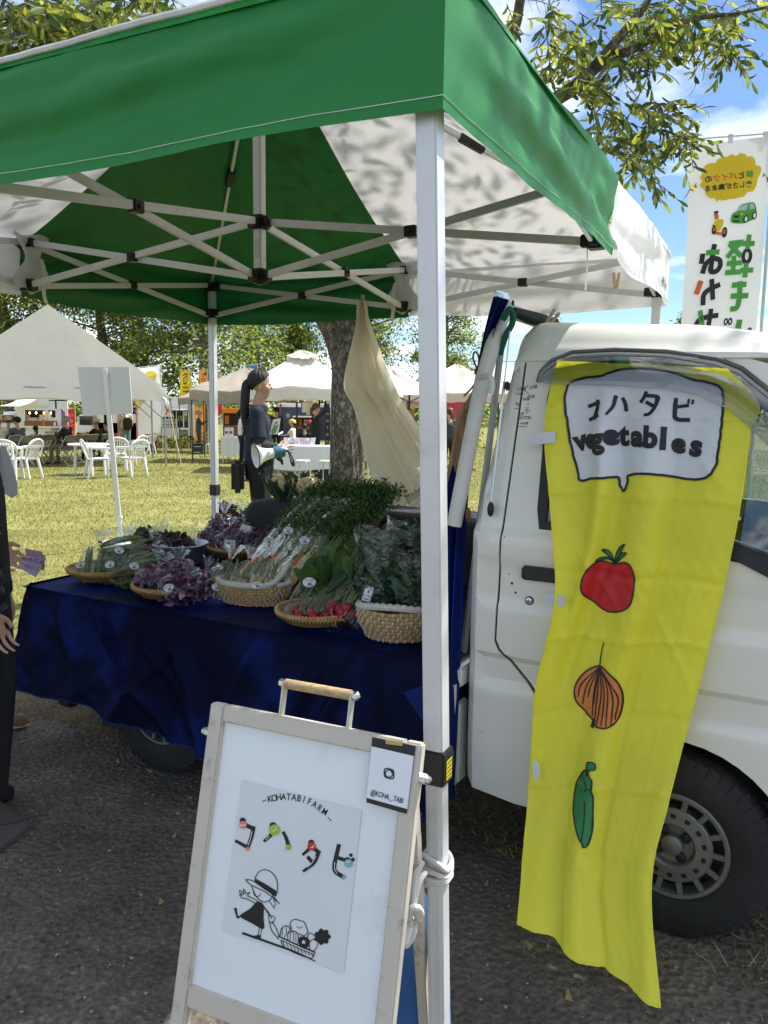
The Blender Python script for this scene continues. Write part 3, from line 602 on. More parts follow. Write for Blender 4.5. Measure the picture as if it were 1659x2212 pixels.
# chassis, bed, tail
BR = np.array([TU, TN, (0, 0, 1)]).T
mb = MB(); mb.box(T(.3, .68, .615), (1.95, 1.36, .06), BR, .006); bed = mb.build('cargo_bed', paint, truck)
mb = MB(); mb.box(T(.3, -.016, .47), (1.93, .022, .27), BR, .006); mb.build('side_gate', paint, truck)
mb = MB(); mb.box(T(.3, TW+.035, .47), (1.93, .022, .27), BR, .006); mb.build('side_gate', paint, truck)
mb = MB(); mb.box(T(.85, .4, .42), (3.0, .07, .1), BR, .01); mb.box(T(.85, .95, .42), (3.0, .07, .1), BR, .01); mb.build('chassis_rails', dark, truck, kind='stuff')
mb = MB(); mb.box(T(.85, .66, .36), (.7, .5, .2), BR, .03); mb.build('fuel_tank', dark, truck)
mb = MB(); mb.tube([T(0, .1, .26), T(0, TW-.1, .26)], .045, 10); mb.build('rear_axle', dark, truck)
mb = MB(); mb.grid(lambda u, v: T(-.36+.22*u+.03*v*math.sin(u*5)-.04*v*(1-u), .03+.02*math.sin(u*6+v*2)+.05*v, .50-.43*v*(1-.25*u)), 12, 12); mb.build('mud_flap', rubber, truck)
mb = MB(); mb.box(T(-.60, .10, .30), (.07, .05, .12), BR, .008); mb.box(T(-.63, .12, .14), (.09, .06, .06), BR, .012); mb.bar(T(-.60, .11, .42), T(-.62, .12, .12), .03, .03, bevel=.004); mb.box(T(-.52, .12, .24), (.05, .03, .2), BR, .005)
mb.tube([T(-.57+.03*math.cos(a), .08, .26+.03*math.sin(a)) for a in np.linspace(0, 6.28, 14)], .007, 6); mb.build('tow_bracket', blk, truck)
mb = MB(); mb.grid(lambda u, v: T(1.50+.035*u+.03*v, .10+.10*u, .27-.235*v), 5, 10); mb.box(T(1.49, .06, .265), (.07, .08, .03), BR, .01); mb.build('mud_flap', rubber, truck)
mb = MB(); mb.box(T(1.255, .05, .40), (.02, .06, .26), BR, .006); mb.tube([T(1.25, .04, .5), T(1.252, .02, .47), T(1.25, .04, .43)], .008, 6); mb.box(T(1.22, .06, .27), (.03, .05, .07), BR, .006); mb.build('gate_hinge', paint, truck)
# white tubular guard frame behind the cab
wp = M('white_pipe', (.62, .62, .585), .45, var=.05, dirt=(.25, .19, .14, .5), dscale=16)
def tp(px, py, t): s, z = tru(px, py, t); return T(s, t, z)
pth = smooth_line([tp(981, 1135, .03), tp(1010, 985, .04), tp(1040, 835, .05), tp(1071, 725, .07), tp(1086, 684, .10), tp(1098, 668, .18), tp(1102, 672, .3)], 30)
pth2 = np.vstack([pth, [T(1.31, 1.2, 1.69), T(1.30, 1.26, 1.6), T(1.22, 1.3, 1.07)]])
mb = MB(); mb.tube(pth2, .0225, 14); gf = mb.build('guard_frame', wp, truck)
mb = MB(); mb.tube(smooth_line([tp(1035, 815, .03), tp(1052, 812, 0), tp(1061, 818, -.01), tp(1063, 835, -.01), tp(1060, 851, -.01)], 14), .0085, 8); mb.build('rope_hook', wp, gf)
mb = MB(); mb.ball(tp(1011, 1112, .02), (.008, .006, .022)); mb.build('rust_spot', M('rust', (.13, .055, .02), .9, var=.4), gf)
mb = MB(); mb.bar(T(1.245, .08, .67), T(1.315, .14, 1.62), .03, .014, bevel=.004); mb.build('headboard_post', M('galvanised', (.42, .43, .43), .5, metal=.4, var=.15), truck)
mb = MB(); mb.box(T(1.245, .80, .86), (.02, 1.06, .4), BR, .004); mb.build('headboard', paint, truck)
mb = MB(); mb.tube([T(1.36+.01*math.sin(q*9), .12+q*1.1, 1.695+.006*math.sin(q*7)) for q in np.linspace(0, 1, 20)], .012, 8); mb.tube(smooth_line([tp(1108, 672, .1), tp(1140, 684, .2), tp(1165, 690, .3), tp(1200, 695, .5)], 12), [.012+.008*math.sin(i/11*3.1) for i in range(12)], 10); mb.build('tarp_roll', M('black_tarp', (.010, .010, .012), .7, bump=.4, bscale=30), truck)
# antenna
mb = MB(); a0, a1 = tp(1060, 1100, .0), tp(1108, 655, .06); am = lerp(a0, a1, .62); mb.tube([a0, am], .0042, 8); mb.tube([am, a1], .0022, 6); an = mb.build('antenna', steel, truck)
mb = MB(); mb.ball(a0-np.array([0, 0, .0]), (.010, .012, .022)); mb.build('antenna_foot', blk, an)
mb = MB(); mb.ball(a1, (.004, .004, .009)); c = tp(1096, 834, .035); mb.box(c, (.012, .02, .026), BR, .004); mb.build('antenna_clip', blk, an)
# pen notes on the pillar
pen = M('marker_ink', (.015, .015, .018), .6); mb = MB()
def pfn(px, py, d=0): s, z = szc(px, py); return Cb(s, z, -d)
def ptext(body, x, y, h, rot=0):
    q = MB(); text(q, body, h*.78, lambda a, b, d: (x+a, y-b, 0), rot=rot, align='LEFT', shear=.25); 
    mb.add([pfn(v[0], v[1], .0015) for v in q.v[0]], q.f)
for a in ((' 12本', 1113, 843, 13), ('55株', 1144, 840, 11, .1), ('36株', 1138, 857, 11, -.2), ('小2色', 1113, 853, 9), ('50株', 1128, 865, 11), ('55', 1114, 875, 9), ('12', 1136, 875, 9), ('91', 1135, 884, 9), ('12', 1134, 893, 9), ('108', 1120, 896, 10), ('109 2+50', 1117, 906, 10), ('1142株', 1118, 917, 10)): ptext(*a)
for a, b in (((1132, 842), (1142, 832)), ((1132, 842), (1142, 850)), ((1112, 882), (1124, 883)), ((1134, 886), (1146, 886)), ((1121, 898), (1145, 900)), ((1118, 921), (1140, 922)), ((1114, 868), (1123, 879))): stroke(mb, [a, b], 1.1, pfn, .0018, n=5)
mb.build('pen_notes', pen, truck, smooth=False)
mb = MB()
for x, y, r in ((1222, 1260, .004), (1114, 1280, .0035), (1100, 1240, .002), (1090, 1160, .002), (1040, 1580, .002)): s, z = szc(x if x < 1200 else 1106, y); mb.lathe([(r, 0), (r*.7, .0008)], 8, Cb(s, z, -.0002), RL)
mb.build('paint_chip', M('chip_rust', (.04, .03, .025), .9), truck, kind='stuff')

# ================================================================== YELLOW BANNER hanging from the door window
BROW = [((1205, 779), (1572, 796), .062), ((1188, 845), (1640, 872), .050), ((1178, 930), (1622, 930), .028), ((1189, 1060), (1605, 1070), -.012), ((1200, 1200), (1578, 1210), -.03), ((1207, 1310), (1550, 1330), -.035), ((1172, 1450), (1520, 1450), -.045), ((1155, 1590), (1480, 1600), -.075), ((1142, 1720), (1446, 1735), -.125), ((1130, 1850), (1410, 1905), -.20), ((1119, 1993), (1429, 2174), -.32)]
BL_ = smooth_line([tp(*r[0], r[2]) for r in BROW], 101); BR_ = smooth_line([tp(*r[1], r[2]) for r in BROW], 101)
bl2 = smooth_line([r[0] for r in BROW], 101); br2 = smooth_line([r[1] for r in BROW], 101)
def bidx(A_, v): k = max(0, min(1, v))*100; i = min(int(k), 99); return A_[i]*(1-(k-i))+A_[i+1]*(k-i)
creases = [(.30, .004), (.43, -.003), (.545, .004), (.66, -.0035), (.775, .004), (.88, -.003), (.16, .003)]
def bfold(u, v):
    env = sstep(.02, .25, v); f = 0
    c = .30-.22*sstep(.25, .60, v); f += .022*env*math.exp(-((u-c)/.05)**2)*(1-sstep(.55, .75, v))-.016*env*math.exp(-((u-c-.09)/.06)**2)*(1-sstep(.55, .75, v))
    f += .014*env*math.sin((u*2.1+.15*v)*math.pi*2+1.1)*(.5+.5*v)+.007*math.sin(u*23+v*5)*env*(1-u*.4)
    f += -.010*math.exp(-((u-.62-.03*math.sin(v*6))/.03)**2)*env
    for c, a in creases: f += 1.15*a*math.exp(-((v-c-.012*u-.003*math.sin(u*11+c*50))/.006)**2)
    for c in (.34, .5, .82): f += .0022*math.exp(-((u-c-.01*math.sin(v*9))/.008)**2)*sstep(.4, .5, v)
    for (a, b, w, h) in ((.75, .55, 2.2, .004), (.25, .7, -1.8, .004), (.85, .27, 1.6, .003), (.6, .82, -2.5, .004), (.2, .42, 2.6, .004), (.5, .9, 1.2, .005)):
        x = (v-b)*3-(u-a)*.5*w; f += h*math.exp(-(x/.03)**2)*math.exp(-((u-a)/.22)**2)
    f += .003*snoise(u*12, v*30, 4)+.0014*abs(snoise(u*26, v*60, 2))
    if u < .10: f += .030*(1-u/.10)**2*(sstep(.40, .5, v)-sstep(.62, .8, v))
    return f
def Bn(u, v, d=0.):
    return lerp(bidx(BL_, v), bidx(BR_, v), u)-TN*(bfold(u, v)+d)
def buv(px, py):
    lo, hi = -.05, 1.05
    for i in range(26):
        v = (lo+hi)/2; a, b = bidx(bl2, v), bidx(br2, v); u = (px-a[0])/(b[0]-a[0]); y = a[1]+(b[1]-a[1])*u
        if y < py: lo = v
        else: hi = v
    return u, v
def Bp(px, py, d=0.): u, v = buv(px, py); return Bn(u, v, d)
yel = M('yellow_polyester', (.92, .87, .06), .42, trans=.30, tcol=(.92, .86, .05), var=.02, spec=.4, sheen=.2, sheen_tint=(1, 1, .7), bump=.15, bscale=700)
banner = thing('hanging_banner', 'long yellow cloth banner with vegetable drawings hung from the truck door window', 'banner', T(1.7, -.1, 0))
mb = MB(); mb.grid(lambda u, v: Bn(u, v), 90, 220); mb.build('banner_cloth', yel, banner, sharp=180)
pr_w = M('print_white', (.70, .72, .76), .5, trans=.15, var=.01); pr_k = M('print_black', (.014, .013, .016), .55, var=.05); pr_r = M('print_red', (.50, .014, .016), .5, var=.03); pr_o = M('print_orange', (.62, .20, .045), .5, var=.04); pr_g = M('print_green', (.025, .20, .055), .5, var=.05)
# speech bubble (outline traced on the cloth), text and vegetables
def cc(x, y): return (2072+x*.6028)/1.8517, (1300+y*.6028)/1.8517      # first close-up
def c2(x, y): return (2072+x*.7215)/1.8517, (2500+y*.7215)/1.8517      # second close-up
bub = [cc(*p) for p in ((345, 405), (395, 370), (480, 350), (570, 342), (640, 318), (720, 296), (830, 290), (960, 298), (1080, 325), (1180, 362), (1270, 380), (1345, 405), (1380, 450), (1386, 540), (1376, 640), (1366, 720), (1352, 820), (1335, 930), (1290, 1000), (1215, 1026), (1120, 1020), (1000, 998), (880, 985), (770, 1000), (757, 1050), (728, 1105), (702, 1060), (690, 1014), (600, 1014), (520, 1018), (430, 1032), (412, 960), (380, 850), (358, 730), (345, 620), (330, 510))]
bubs = smooth_line(bub, 120, True)
mb = MB(); fill(mb, bubs, Bp, .0022, step=5); mb.build('speech_bubble', pr_w, banner, sharp=180)
mb = MB(); stroke(mb, [(x+.9*snoise(i*1.7, 0, 3), y+.9*snoise(i*1.3, 4, 2)) for i, (x, y) in enumerate(bubs)], 5.4, Bp, .0036, n=360, closed=True); mb.build('bubble_outline', pr_k, banner)
mb = MB()
def L1(pts, w, **k): stroke(mb, [cc(*p) for p in pts], w if not isinstance(w, list) else w, Bp, .0040, **k)
L1([(500, 540), (575, 515)], 8); L1([(565, 505), (562, 560), (545, 618)], 9); L1([(508, 628), (570, 600)], 8)
L1([(690, 478), (672, 540), (633, 590)], [9, 6]); L1([(735, 490), (752, 525), (758, 566)], [8, 9])
L1([(893, 450), (880, 485), (862, 512)], 8); L1([(893, 470), (972, 480), (968, 515)], [8, 8]); L1([(968, 478), (962, 530), (925, 585), (888, 597)], [9, 6]); L1([(900, 515), (955, 545)], 8)
L1([(1090, 495), (1083, 560), (1080, 610), (1105, 628), (1168, 630)], 9, n=24); L1([(1098, 545), (1165, 536)], 7); L1([(1172, 497), (1168, 520)], 5); L1([(1198, 502), (1193, 524)], 5)
for ch, x, y, sz, r in (('v', 448, 825, 58, .25), ('e', 523, 815, 58, .14), ('g', 572, 812, 58, .1), ('e', 656, 790, 60, .02), ('t', 737, 795, 60, 0), ('a', 832, 800, 60, -.03), ('b', 920, 808, 60, -.06), ('l', 1002, 820, 62, -.08), ('e', 1092, 845, 58, -.12), ('s', 1203, 866, 62, -.14)):
    q = MB(); X, Y = cc(x, y); text(q, ch, sz*1.05, lambda a, b, d: (X+a, Y-b, 0), rot=r*1.0, bold=.05)
    q = finer(q, 5.); mb.add([Bp(v[0], v[1], .0042) for v in q.v[0]], q.f)
mb.build('banner_lettering', pr_k, banner, smooth=False)
tom = smooth_line([cc(*p) for p in ((655, 1590), (560, 1572), (500, 1610), (455, 1670), (442, 1740), (465, 1800), (530, 1860), (620, 1905), (710, 1895), (770, 1860), (795, 1800), (808, 1700), (795, 1620), (750, 1575))], 60, True)
mb = MB(); fill(mb, tom, Bp, .0016, step=5); mb.build('tomato_print', pr_r, banner, sharp=180)
mb = MB(); stroke(mb, tom, 3.4, Bp, .0030, n=140, closed=True)
leafs = [[(665, 1592), (672, 1530), (700, 1480), (740, 1456), (715, 1500), (690, 1560)], [(665, 1592), (640, 1530), (610, 1500), (578, 1497), (620, 1545)], [(668, 1585), (700, 1530), (730, 1510), (755, 1512), (720, 1545)], [(660, 1570), (610, 1548), (560, 1550), (540, 1572), (600, 1560)]]
for l in leafs: stroke(mb, [cc(*p) for p in l], 2.6, Bp, .0032, closed=True, n=40)
mb.build('tomato_outline', pr_k, banner); mb = MB()
on = smooth_line([c2(*p) for p in ((475, 228), (400, 255), (345, 310), (322, 370), (335, 430), (390, 485), (437, 520), (450, 548), (520, 560), (570, 530), (598, 460), (605, 380), (585, 310), (540, 265))], 60, True)
stroke(mb, on, 3.6, Bp, .0030, n=140, closed=True); stroke(mb, [c2(*p) for p in ((473, 230), (478, 175), (488, 120), (495, 100))], [3, 2.5], Bp, .0032)
stroke(mb, [c2(436, 556), c2(446, 520)], 8, Bp, .0032)
for a, m, b in (((470, 235), (365, 330), (345, 400)), ((470, 235), (395, 340), (372, 440)), ((472, 235), (420, 340), (402, 400)), ((474, 235), (445, 350), (432, 500)), ((474, 235), (465, 380), (448, 530)), ((474, 235), (490, 380), (462, 545)), ((476, 235), (510, 380), (490, 545)), ((478, 235), (530, 360), (515, 550)), ((480, 235), (555, 370), (542, 545)), ((482, 238), (580, 380), (562, 520)), ((476, 235), (455, 340), (440, 440))): stroke(mb, [c2(*a), c2(*m), c2(*b)], [1.6, 3.2, 2.6], Bp, .0031, n=24)
mb.build('onion_lines', pr_k, banner); mb = MB()
pea = smooth_line([c2(*p) for p in ((410, 790), (375, 815), (340, 880), (324, 970), (330, 1070), (355, 1140), (380, 1190), (390, 1215), (412, 1205), (432, 1140), (440, 1050), (443, 950), (437, 900), (440, 850), (420, 815))], 60, True)
pst = [c2(*p) for p in ((405, 800), (408, 755), (435, 747), (457, 755), (457, 785), (425, 790), (410, 820))]
stroke(mb, pea, 3.4, Bp, .0030, n=140, closed=True); stroke(mb, pst, 2.6, Bp, .0032, closed=True, n=50)
for l in ([(375, 825), (400, 860), (412, 890), (442, 890)], [(412, 890), (398, 905)], [(395, 960), (395, 1060), (380, 1180)]): stroke(mb, [c2(*p) for p in l], 2.4, Bp, .0032, n=30)
mb.build('pea_outline', pr_k, banner)
mb = MB(); fill(mb, on, Bp, .0016, step=6); mb.build('onion_print', pr_o, banner, sharp=180)
mb = MB(); fill(mb, pea, Bp, .0016, step=6); fill(mb, smooth_line(pst, 30, True), Bp, .0019, step=6)
mb.build('pea_print', pr_g, banner, sharp=180); mb = MB()
for l in leafs: fill(mb, smooth_line([cc(*p) for p in l], 30, True), Bp, .001, step=6)
mb.build('tomato_leaves_print', pr_g, banner, sharp=180)
velc = M('white_velcro', (.66, .66, .70), .8, bump=.3, bscale=300)
for q in (((1138, 939), (1199, 931), (1199, 956), (1141, 963)), ((1175, 1284), (1221, 1287), (1219, 1310), (1174, 1308)), ((1152, 1640), (1162, 1650), (1167, 1670), (1160, 1690), (1150, 1668))):
    mb = MB(); t_ = -.004 if q[0][0] < 1150 else (-.055 if q[0][1] < 1400 else -.13)
    plate(mb, q[::-1], lambda x, y, d: tp(x, y, (t_ if x < 1200 else t_-.02))+TN*d, thick=.002); mb.build('velcro_tab', velc, banner)
mb = MB(); mb.tube([Bn(.995, v) for v in np.linspace(.05, 1, 120)], .0016, 5); mb.tube([Bn(u, .997) for u in np.linspace(0, 1, 50)], .0016, 5); mb.tube([Bn(.004, v) for v in np.linspace(.05, 1, 120)], .0016, 5); mb.build('banner_hem', yel, banner)
# ================================================================== A-FRAME SIGN in front
SZ = .885; sTL = atZ(454.5, 1517, SZ); sTR = atZ(911, 1608, SZ); sx = sTR-sTL; SW = np.linalg.norm(sx); sx /= SW
sd = np.array([-.097, -.215, -.971]); sd -= sx*(sd@sx); sd /= np.linalg.norm(sd); SL = SZ/-sd[2]
sn = np.cross(sx, -sd); sn /= np.linalg.norm(sn)
sf = frame(sTL, sx, -sd)      # x right, y up (negative downwards)
def spx(px, py):
    r = ray(px, py); k = ((sTL-EYE)@sn)/(r@sn); p = EYE+r*k-sTL; return float(p@sx), float(p@-sd)
def Sp(px, py, d=0): x, y = spx(px, py); return sf(x, y, d)
def s3(x, y): return (650+x*.7233)/1.8517, (2650+y*.7233)/1.8517
beige = M('sign_frame_paint', (.55, .505, .43), .45, var=.04, dirt=(.12, .1, .09, .7), dscale=22, spec=.4)
sign = thing('sandwich_board', 'beige A-frame sign with a white poster and wooden carrying handle', 'sign', (*(sTL+sd*SL+sx*SW/2)[:2], 0))
SR = np.array([sx, -sd, sn]).T; fw = .030; pb = spx(394, 2124.5)[1]
def sbar(a, b, w, th=.022, bev=.003):
    mb = MB(); mb.bar(sf(*a)-sn*th/2, sf(*b)-sn*th/2, w, th, up=sn, bevel=bev); return mb
sbar((fw/2, 0), (fw/2, -SL), fw).build('stile', beige, sign); sbar((SW-fw/2, 0), (SW-fw/2, -SL), fw).build('stile', beige, sign)
sbar((fw, -fw/2), (SW-fw, -fw/2), fw).build('rail', beige, sign); sbar((fw, pb-fw*.6), (SW-fw, pb-fw*.6), fw*1.2).build('rail', beige, sign)
mb = MB(); mb.box(sf(SW/2, (pb-fw)/2)-sn*.012, (SW-2*fw+.004, -pb-fw+.004, .004), SR); sheet = mb.build('poster_sheet', M('poster_white', (.76, .80, .82), .22, var=.02, scale=4, dirt=(.55, .57, .58, .4), dscale=7, spec=.5), sign)
SF = lambda px, py, d=0: Sp(px, py, d-.0095)
mb = MB(); fill(mb, [s3(*p) for p in ((425, 655), (1090, 825), (988, 1728), (315, 1488))], SF, .0008); mb.build('grey_panel_print', M('print_palegrey', (.66, .70, .71), .3, var=.02), sheet)
ink = M('print_ink', (.012, .011, .012), .4)
mb = MB()
def S(pts, w, **k): stroke(mb, [s3(*p) for p in pts], w, SF, .0016, **k)
arcp = [(555, 770), (605, 762), (655, 757), (705, 757), (752, 762), (800, 775), (850, 795), (900, 830)]
ac = smooth_line([s3(x, y+8) for x, y in ((582, 768), (650, 757), (725, 762), (800, 785), (876, 838))], 12)
for i, ch in enumerate('KOHATABIFARM'):
    a = ac[i]; b = ac[min(11, i+1)]-ac[max(0, i-1)]; q = MB(); r = math.atan2(-b[1], b[0])
    text(q, ch, 20, lambda x, y, d: (a[0]+x, a[1]-y, 0), rot=r*.8, sx=.8, bold=.012); mb.add([SF(v[0], v[1], .0016) for v in q.v[0]], q.f)
S([(538, 773), (560, 765)], 1.6); S([(902, 862), (921, 882)], 1.6)
# ko
S([(430, 898), (490, 925)], 9); S([(489, 918), (478, 970), (458, 1028)], [9, 8]); S([(392, 993), (455, 1028)], [6, 8])
# ha
S([(598, 920), (585, 960), (550, 993)], [10, 6]); S([(655, 945), (672, 980), (685, 1025)], [6, 9])
# ta
S([(808, 1010), (795, 1040), (765, 1068)], [9, 6]); S([(815, 1030), (852, 1055)], 8); S([(852, 1052), (825, 1115), (768, 1160)], [9, 6]); S([(792, 1085), (812, 1108)], 8)
# bi
S([(963, 1018), (948, 1080), (938, 1130), (945, 1165), (990, 1195)], 9, n=30); S([(950, 1085), (1015, 1105)], 8)
for x, y, r in ((430, 880, 7), (598, 908, 8), (810, 1003, 7), (1012, 1098, 6), (1031, 1072, 4), (1042, 1097, 4.5)): fill(mb, circ(s3(x, y), r*.95, 16), SF, .0020)
# girl with hat
S([(445, 1208), (480, 1213), (560, 1255), (630, 1340)], 1.8); S([(445, 1208), (470, 1235), (500, 1250), (560, 1280), (632, 1340)], 1.8)
S([(497, 1200), (520, 1165), (555, 1153), (595, 1172), (620, 1215), (622, 1270), (612, 1300)], 1.8)
fill(mb, [s3(*p) for p in ((497, 1200), (560, 1235), (618, 1272), (610, 1302), (550, 1262), (493, 1222))], SF, .0018)
S([(478, 1240), (490, 1275), (510, 1310), (545, 1332), (575, 1325), (600, 1300)], 1.8); S([(487, 1278), (498, 1298), (518, 1300), (528, 1285)], 1.4); S([(575, 1325), (592, 1350), (607, 1370)], 1.4); S([(600, 1320), (612, 1345), (600, 1360)], 1.4)
S([(458, 1300), (500, 1320), (540, 1350)], 1.8); S([(445, 1312), (490, 1335), (525, 1358)], 1.8)
for f_ in ([(455, 1300), (468, 1278), (448, 1290)], [(450, 1290), (440, 1268), (434, 1262), (436, 1290)], [(436, 1290), (415, 1268), (412, 1278), (428, 1296)], [(428, 1296), (412, 1292), (425, 1310), (445, 1312)]): S(f_, 1.6)
fill(mb, smooth_line([s3(*p) for p in ((510, 1330), (545, 1350), (545, 1420), (545, 1482), (480, 1450), (415, 1410), (470, 1370))], 30, True), SF, .0018)
S([(540, 1350), (575, 1395), (590, 1425)], 1.8); S([(550, 1365), (570, 1400), (575, 1440)], 1.8); S([(575, 1408), (600, 1412), (608, 1430), (590, 1450), (575, 1440)], 1.6)
S([(416, 1412), (400, 1420)], 4); S([(388, 1370), (400, 1420)], [6, 3]); S([(520, 1478), (515, 1515)], 1.6); S([(535, 1482), (528, 1518)], 1.6); fill(mb, smooth_line([s3(*p) for p in ((485, 1525), (515, 1515), (530, 1522), (525, 1538), (490, 1535))], 16, True), SF, .002)
S([(430, 1506), (560, 1552), (720, 1610), (832, 1662)], [5, 4.5, 2]); S([(592, 1440), (615, 1480), (632, 1520)], 1.8); S([(578, 1440), (590, 1490), (630, 1540)], 1.8)
# basket of vegetables
S([(628, 1522), (730, 1570), (830, 1612)], 3); S([(640, 1545), (660, 1585), (740, 1625), (810, 1645), (830, 1612)], 1.8); S([(645, 1545), (740, 1592), (825, 1625)], 1.4)
for i in range(9): x = 650+i*20; S([(x, 1548+i*8.5), (x+12, 1580+i*7.5)], 1.3)
S([(638, 1520), (645, 1480), (672, 1465), (695, 1480), (700, 1500)], 1.8); S([(668, 1465), (672, 1500), (660, 1530)], 1.3); S([(650, 1478), (648, 1520)], 1.2); S([(690, 1480), (684, 1512)], 1.2)
S([(680, 1540), (680, 1505), (712, 1495), (738, 1515), (735, 1565)], 1.8); S([(710, 1497), (712, 1550)], 1.3); S([(695, 1502), (692, 1545)], 1.2); S([(725, 1505), (724, 1556)], 1.2)
S([(700, 1480), (692, 1450), (715, 1430), (745, 1435), (770, 1445), (782, 1470), (790, 1500), (770, 1520), (745, 1510)], 1.8, n=40); S([(730, 1470), (745, 1478), (760, 1470)], 1.3)
fill(mb, smooth_line([s3(*p) for p in ((742, 1565), (745, 1530), (775, 1525), (800, 1545), (790, 1585), (760, 1588))], 24, True), SF, .0018)
S([(788, 1530), (800, 1505), (828, 1520), (830, 1545)], 1.7); S([(800, 1595), (800, 1560), (820, 1540), (845, 1550), (842, 1580), (825, 1605)], 1.7)
S([(838, 1545), (856, 1528)], 3)
fl = [(840+42*math.cos(a)*(1+.13*math.cos(7*a))+32, 1526+42*math.sin(a)*(1+.13*math.cos(7*a))) for a in np.linspace(0, 2*math.pi, 50, endpoint=False)]
fill(mb, [s3(x, y) for x, y in fl], SF, .0018); mb.build('logo_drawing', ink, sheet, kind='stuff')
def dots(name, col, L):
    mb = MB()
    for x, y, r in L: fill(mb, circ(s3(x, y), r*1.0, 20), SF, .0024)
    mb.build(name, M(name, col, .4), sheet)
dots('coral_dots', (.72, .20, .14), [(432, 903, 8.5), (458, 1036, 4.5)]); dots('lime_dots', (.38, .48, .03), [(607, 932, 12), (684, 1027, 6)]); dots('red_dot', (.62, .03, .03), [(813, 1023, 9)]); dots('blue_dots', (.20, .42, .52), [(1017, 1117, 9), (993, 1194, 4)])
mb = MB()
for L in ([(418, 902), (432, 907), (445, 900)], [(600, 935), (612, 932), (618, 918)], [(812, 1028), (820, 1028), (828, 1015)], [(1008, 1108), (1018, 1112), (1028, 1106)]): stroke(mb, [s3(*p) for p in L], 2, SF, .0030)
for L in ([(484, 940), (472, 990), (462, 1015)], [(578, 965), (562, 985)], [(838, 1080), (815, 1115), (790, 1140)], [(943, 1110), (942, 1145), (955, 1172)]): stroke(mb, [s3(*p) for p in L], 1.4, SF, .0030)
fill(mb, [s3(*p) for p in ((770, 1540), (774, 1549), (783, 1550), (776, 1556), (780, 1566), (770, 1560), (761, 1565), (764, 1555), (757, 1549), (767, 1549))], SF, .0030)
mb.build('logo_highlights', M('print_highlight', (.72, .76, .78), .4), sheet)
# account card (the code square itself is not copied)
CF = lambda px, py, d=0: Sp(px, py, d+.001)
mb = MB(); plate(mb, [s3(*p) for p in ((1163, 412), (1402, 462), (1352, 836), (1130, 772))][::-1], lambda x, y, d: CF(x, y, .0012-d), thick=.001); card = mb.build('account_card', blk, sign)
mb = MB(); fill(mb, [s3(*p) for p in ((1160, 462), (1394, 516), (1357, 808), (1133, 746))], CF, .0018); mb.build('card_paper', M('card_white', (.74, .77, .82), .4, var=.01), card)
mb = MB(); cx, cy = 1258, 612
def rr(h): return smooth_line([s3(cx+a*h, cy+b*h+a*h*.22) for a, b in ((-.6, -1), (.6, -1), (1, -.6), (1, .6), (.6, 1), (-.6, 1), (-1, .6), (-1, -.6))], 40, True)
stroke(mb, rr(25), 2.6, CF, .0028, closed=True, n=60); stroke(mb, circ(s3(cx, cy), 8, 20), 2.4, CF, .0028, closed=True, n=40); fill(mb, circ(s3(cx+13, cy-9), 1.8, 8), CF, .003)
q = MB(); text(q, '@KOHA._.TABI', 16, lambda x, y, d: (s3(1243, 752)[0]+x, s3(1243, 752)[1]-y, 0), rot=-.27, sx=.66, bold=.012); mb.add([CF(v[0], v[1], .0028) for v in q.v[0]], q.f); mb.build('card_print', ink, card, kind='stuff')
mb = MB(); plate(mb, [s3(*p) for p in ((1238, 422), (1335, 440), (1330, 460), (1240, 448))][::-1], lambda x, y, d: CF(x, y, .003-d), thick=.0006); mb.build('masking_tape', M('tape', (.52, .36, .13), .7), card)
# handle, bolts, rear frame
hm = M('handle_steel', (.55, .53, .46), .4, metal=.3); ax, bx = spx(*s3(640, 290))[0], spx(*s3(1014, 365))[0]
for x in (ax, bx):
    mb = MB(); mb.bar(sf(x, -.002)-sn*.011, sf(x, .058)-sn*.011+np.array([0, 0, .002]), .004, .016, up=sn, bevel=.001); mb.build('handle_bracket', hm, sign)
hc = lambda x: sf(x, .055)-sn*.011
mb = MB(); mb.tube([hc(ax+.002), hc(bx-.002)], .0088, 14); mb.build('handle_grip', wood('handle_wood', (.55, .40, .22), (.34, .22, .10)), sign)
RB = np.array([-sd, sn, sx]).T
for x, sg in ((ax, -1), (bx, 1)): mb = MB(); mb.lathe([(.0075, 0), (.0075, .006), (.005, .009), (.001, .012)], 6, hc(x)+sx*sg*.003, RB*np.array([1, 1, sg])); mb.build('handle_nut', steel, sign, sharp=20)
for x, sg in ((0, -1), (SW, 1)): mb = MB(); mb.lathe([(.0085, 0), (.0085, .009), (.006, .012), (.006, .016), (.002, .019)], 6, sf(x, -.055)-sn*.012, RB*np.array([1, 1, sg])); mb.build('pivot_bolt', steel, sign, sharp=20)
bd = np.array([.075, .215, -.97]); bd /= np.linalg.norm(bd); LB = (SZ-.03)/-bd[2]
for x in (.012, SW-.03):
    mb = MB(); o = sf(x, -.045)-sn*.034; mb.bar(o, o+bd*LB, .022, .02, up=sx, bevel=.002); mb.build('rear_leg', beige, sign)
mb = MB(); o = sf(0, -.045)-sn*.034; mb.bar(o+sx*.02+bd*.08, o+sx*(SW-.02)+bd*.08, .02, .02, bevel=.002); mb.bar(o+sx*.02+bd*LB*.8, o+sx*(SW-.02)+bd*LB*.8, .02, .02, bevel=.002); mb.build('rear_rails', beige, sign, kind='stuff')
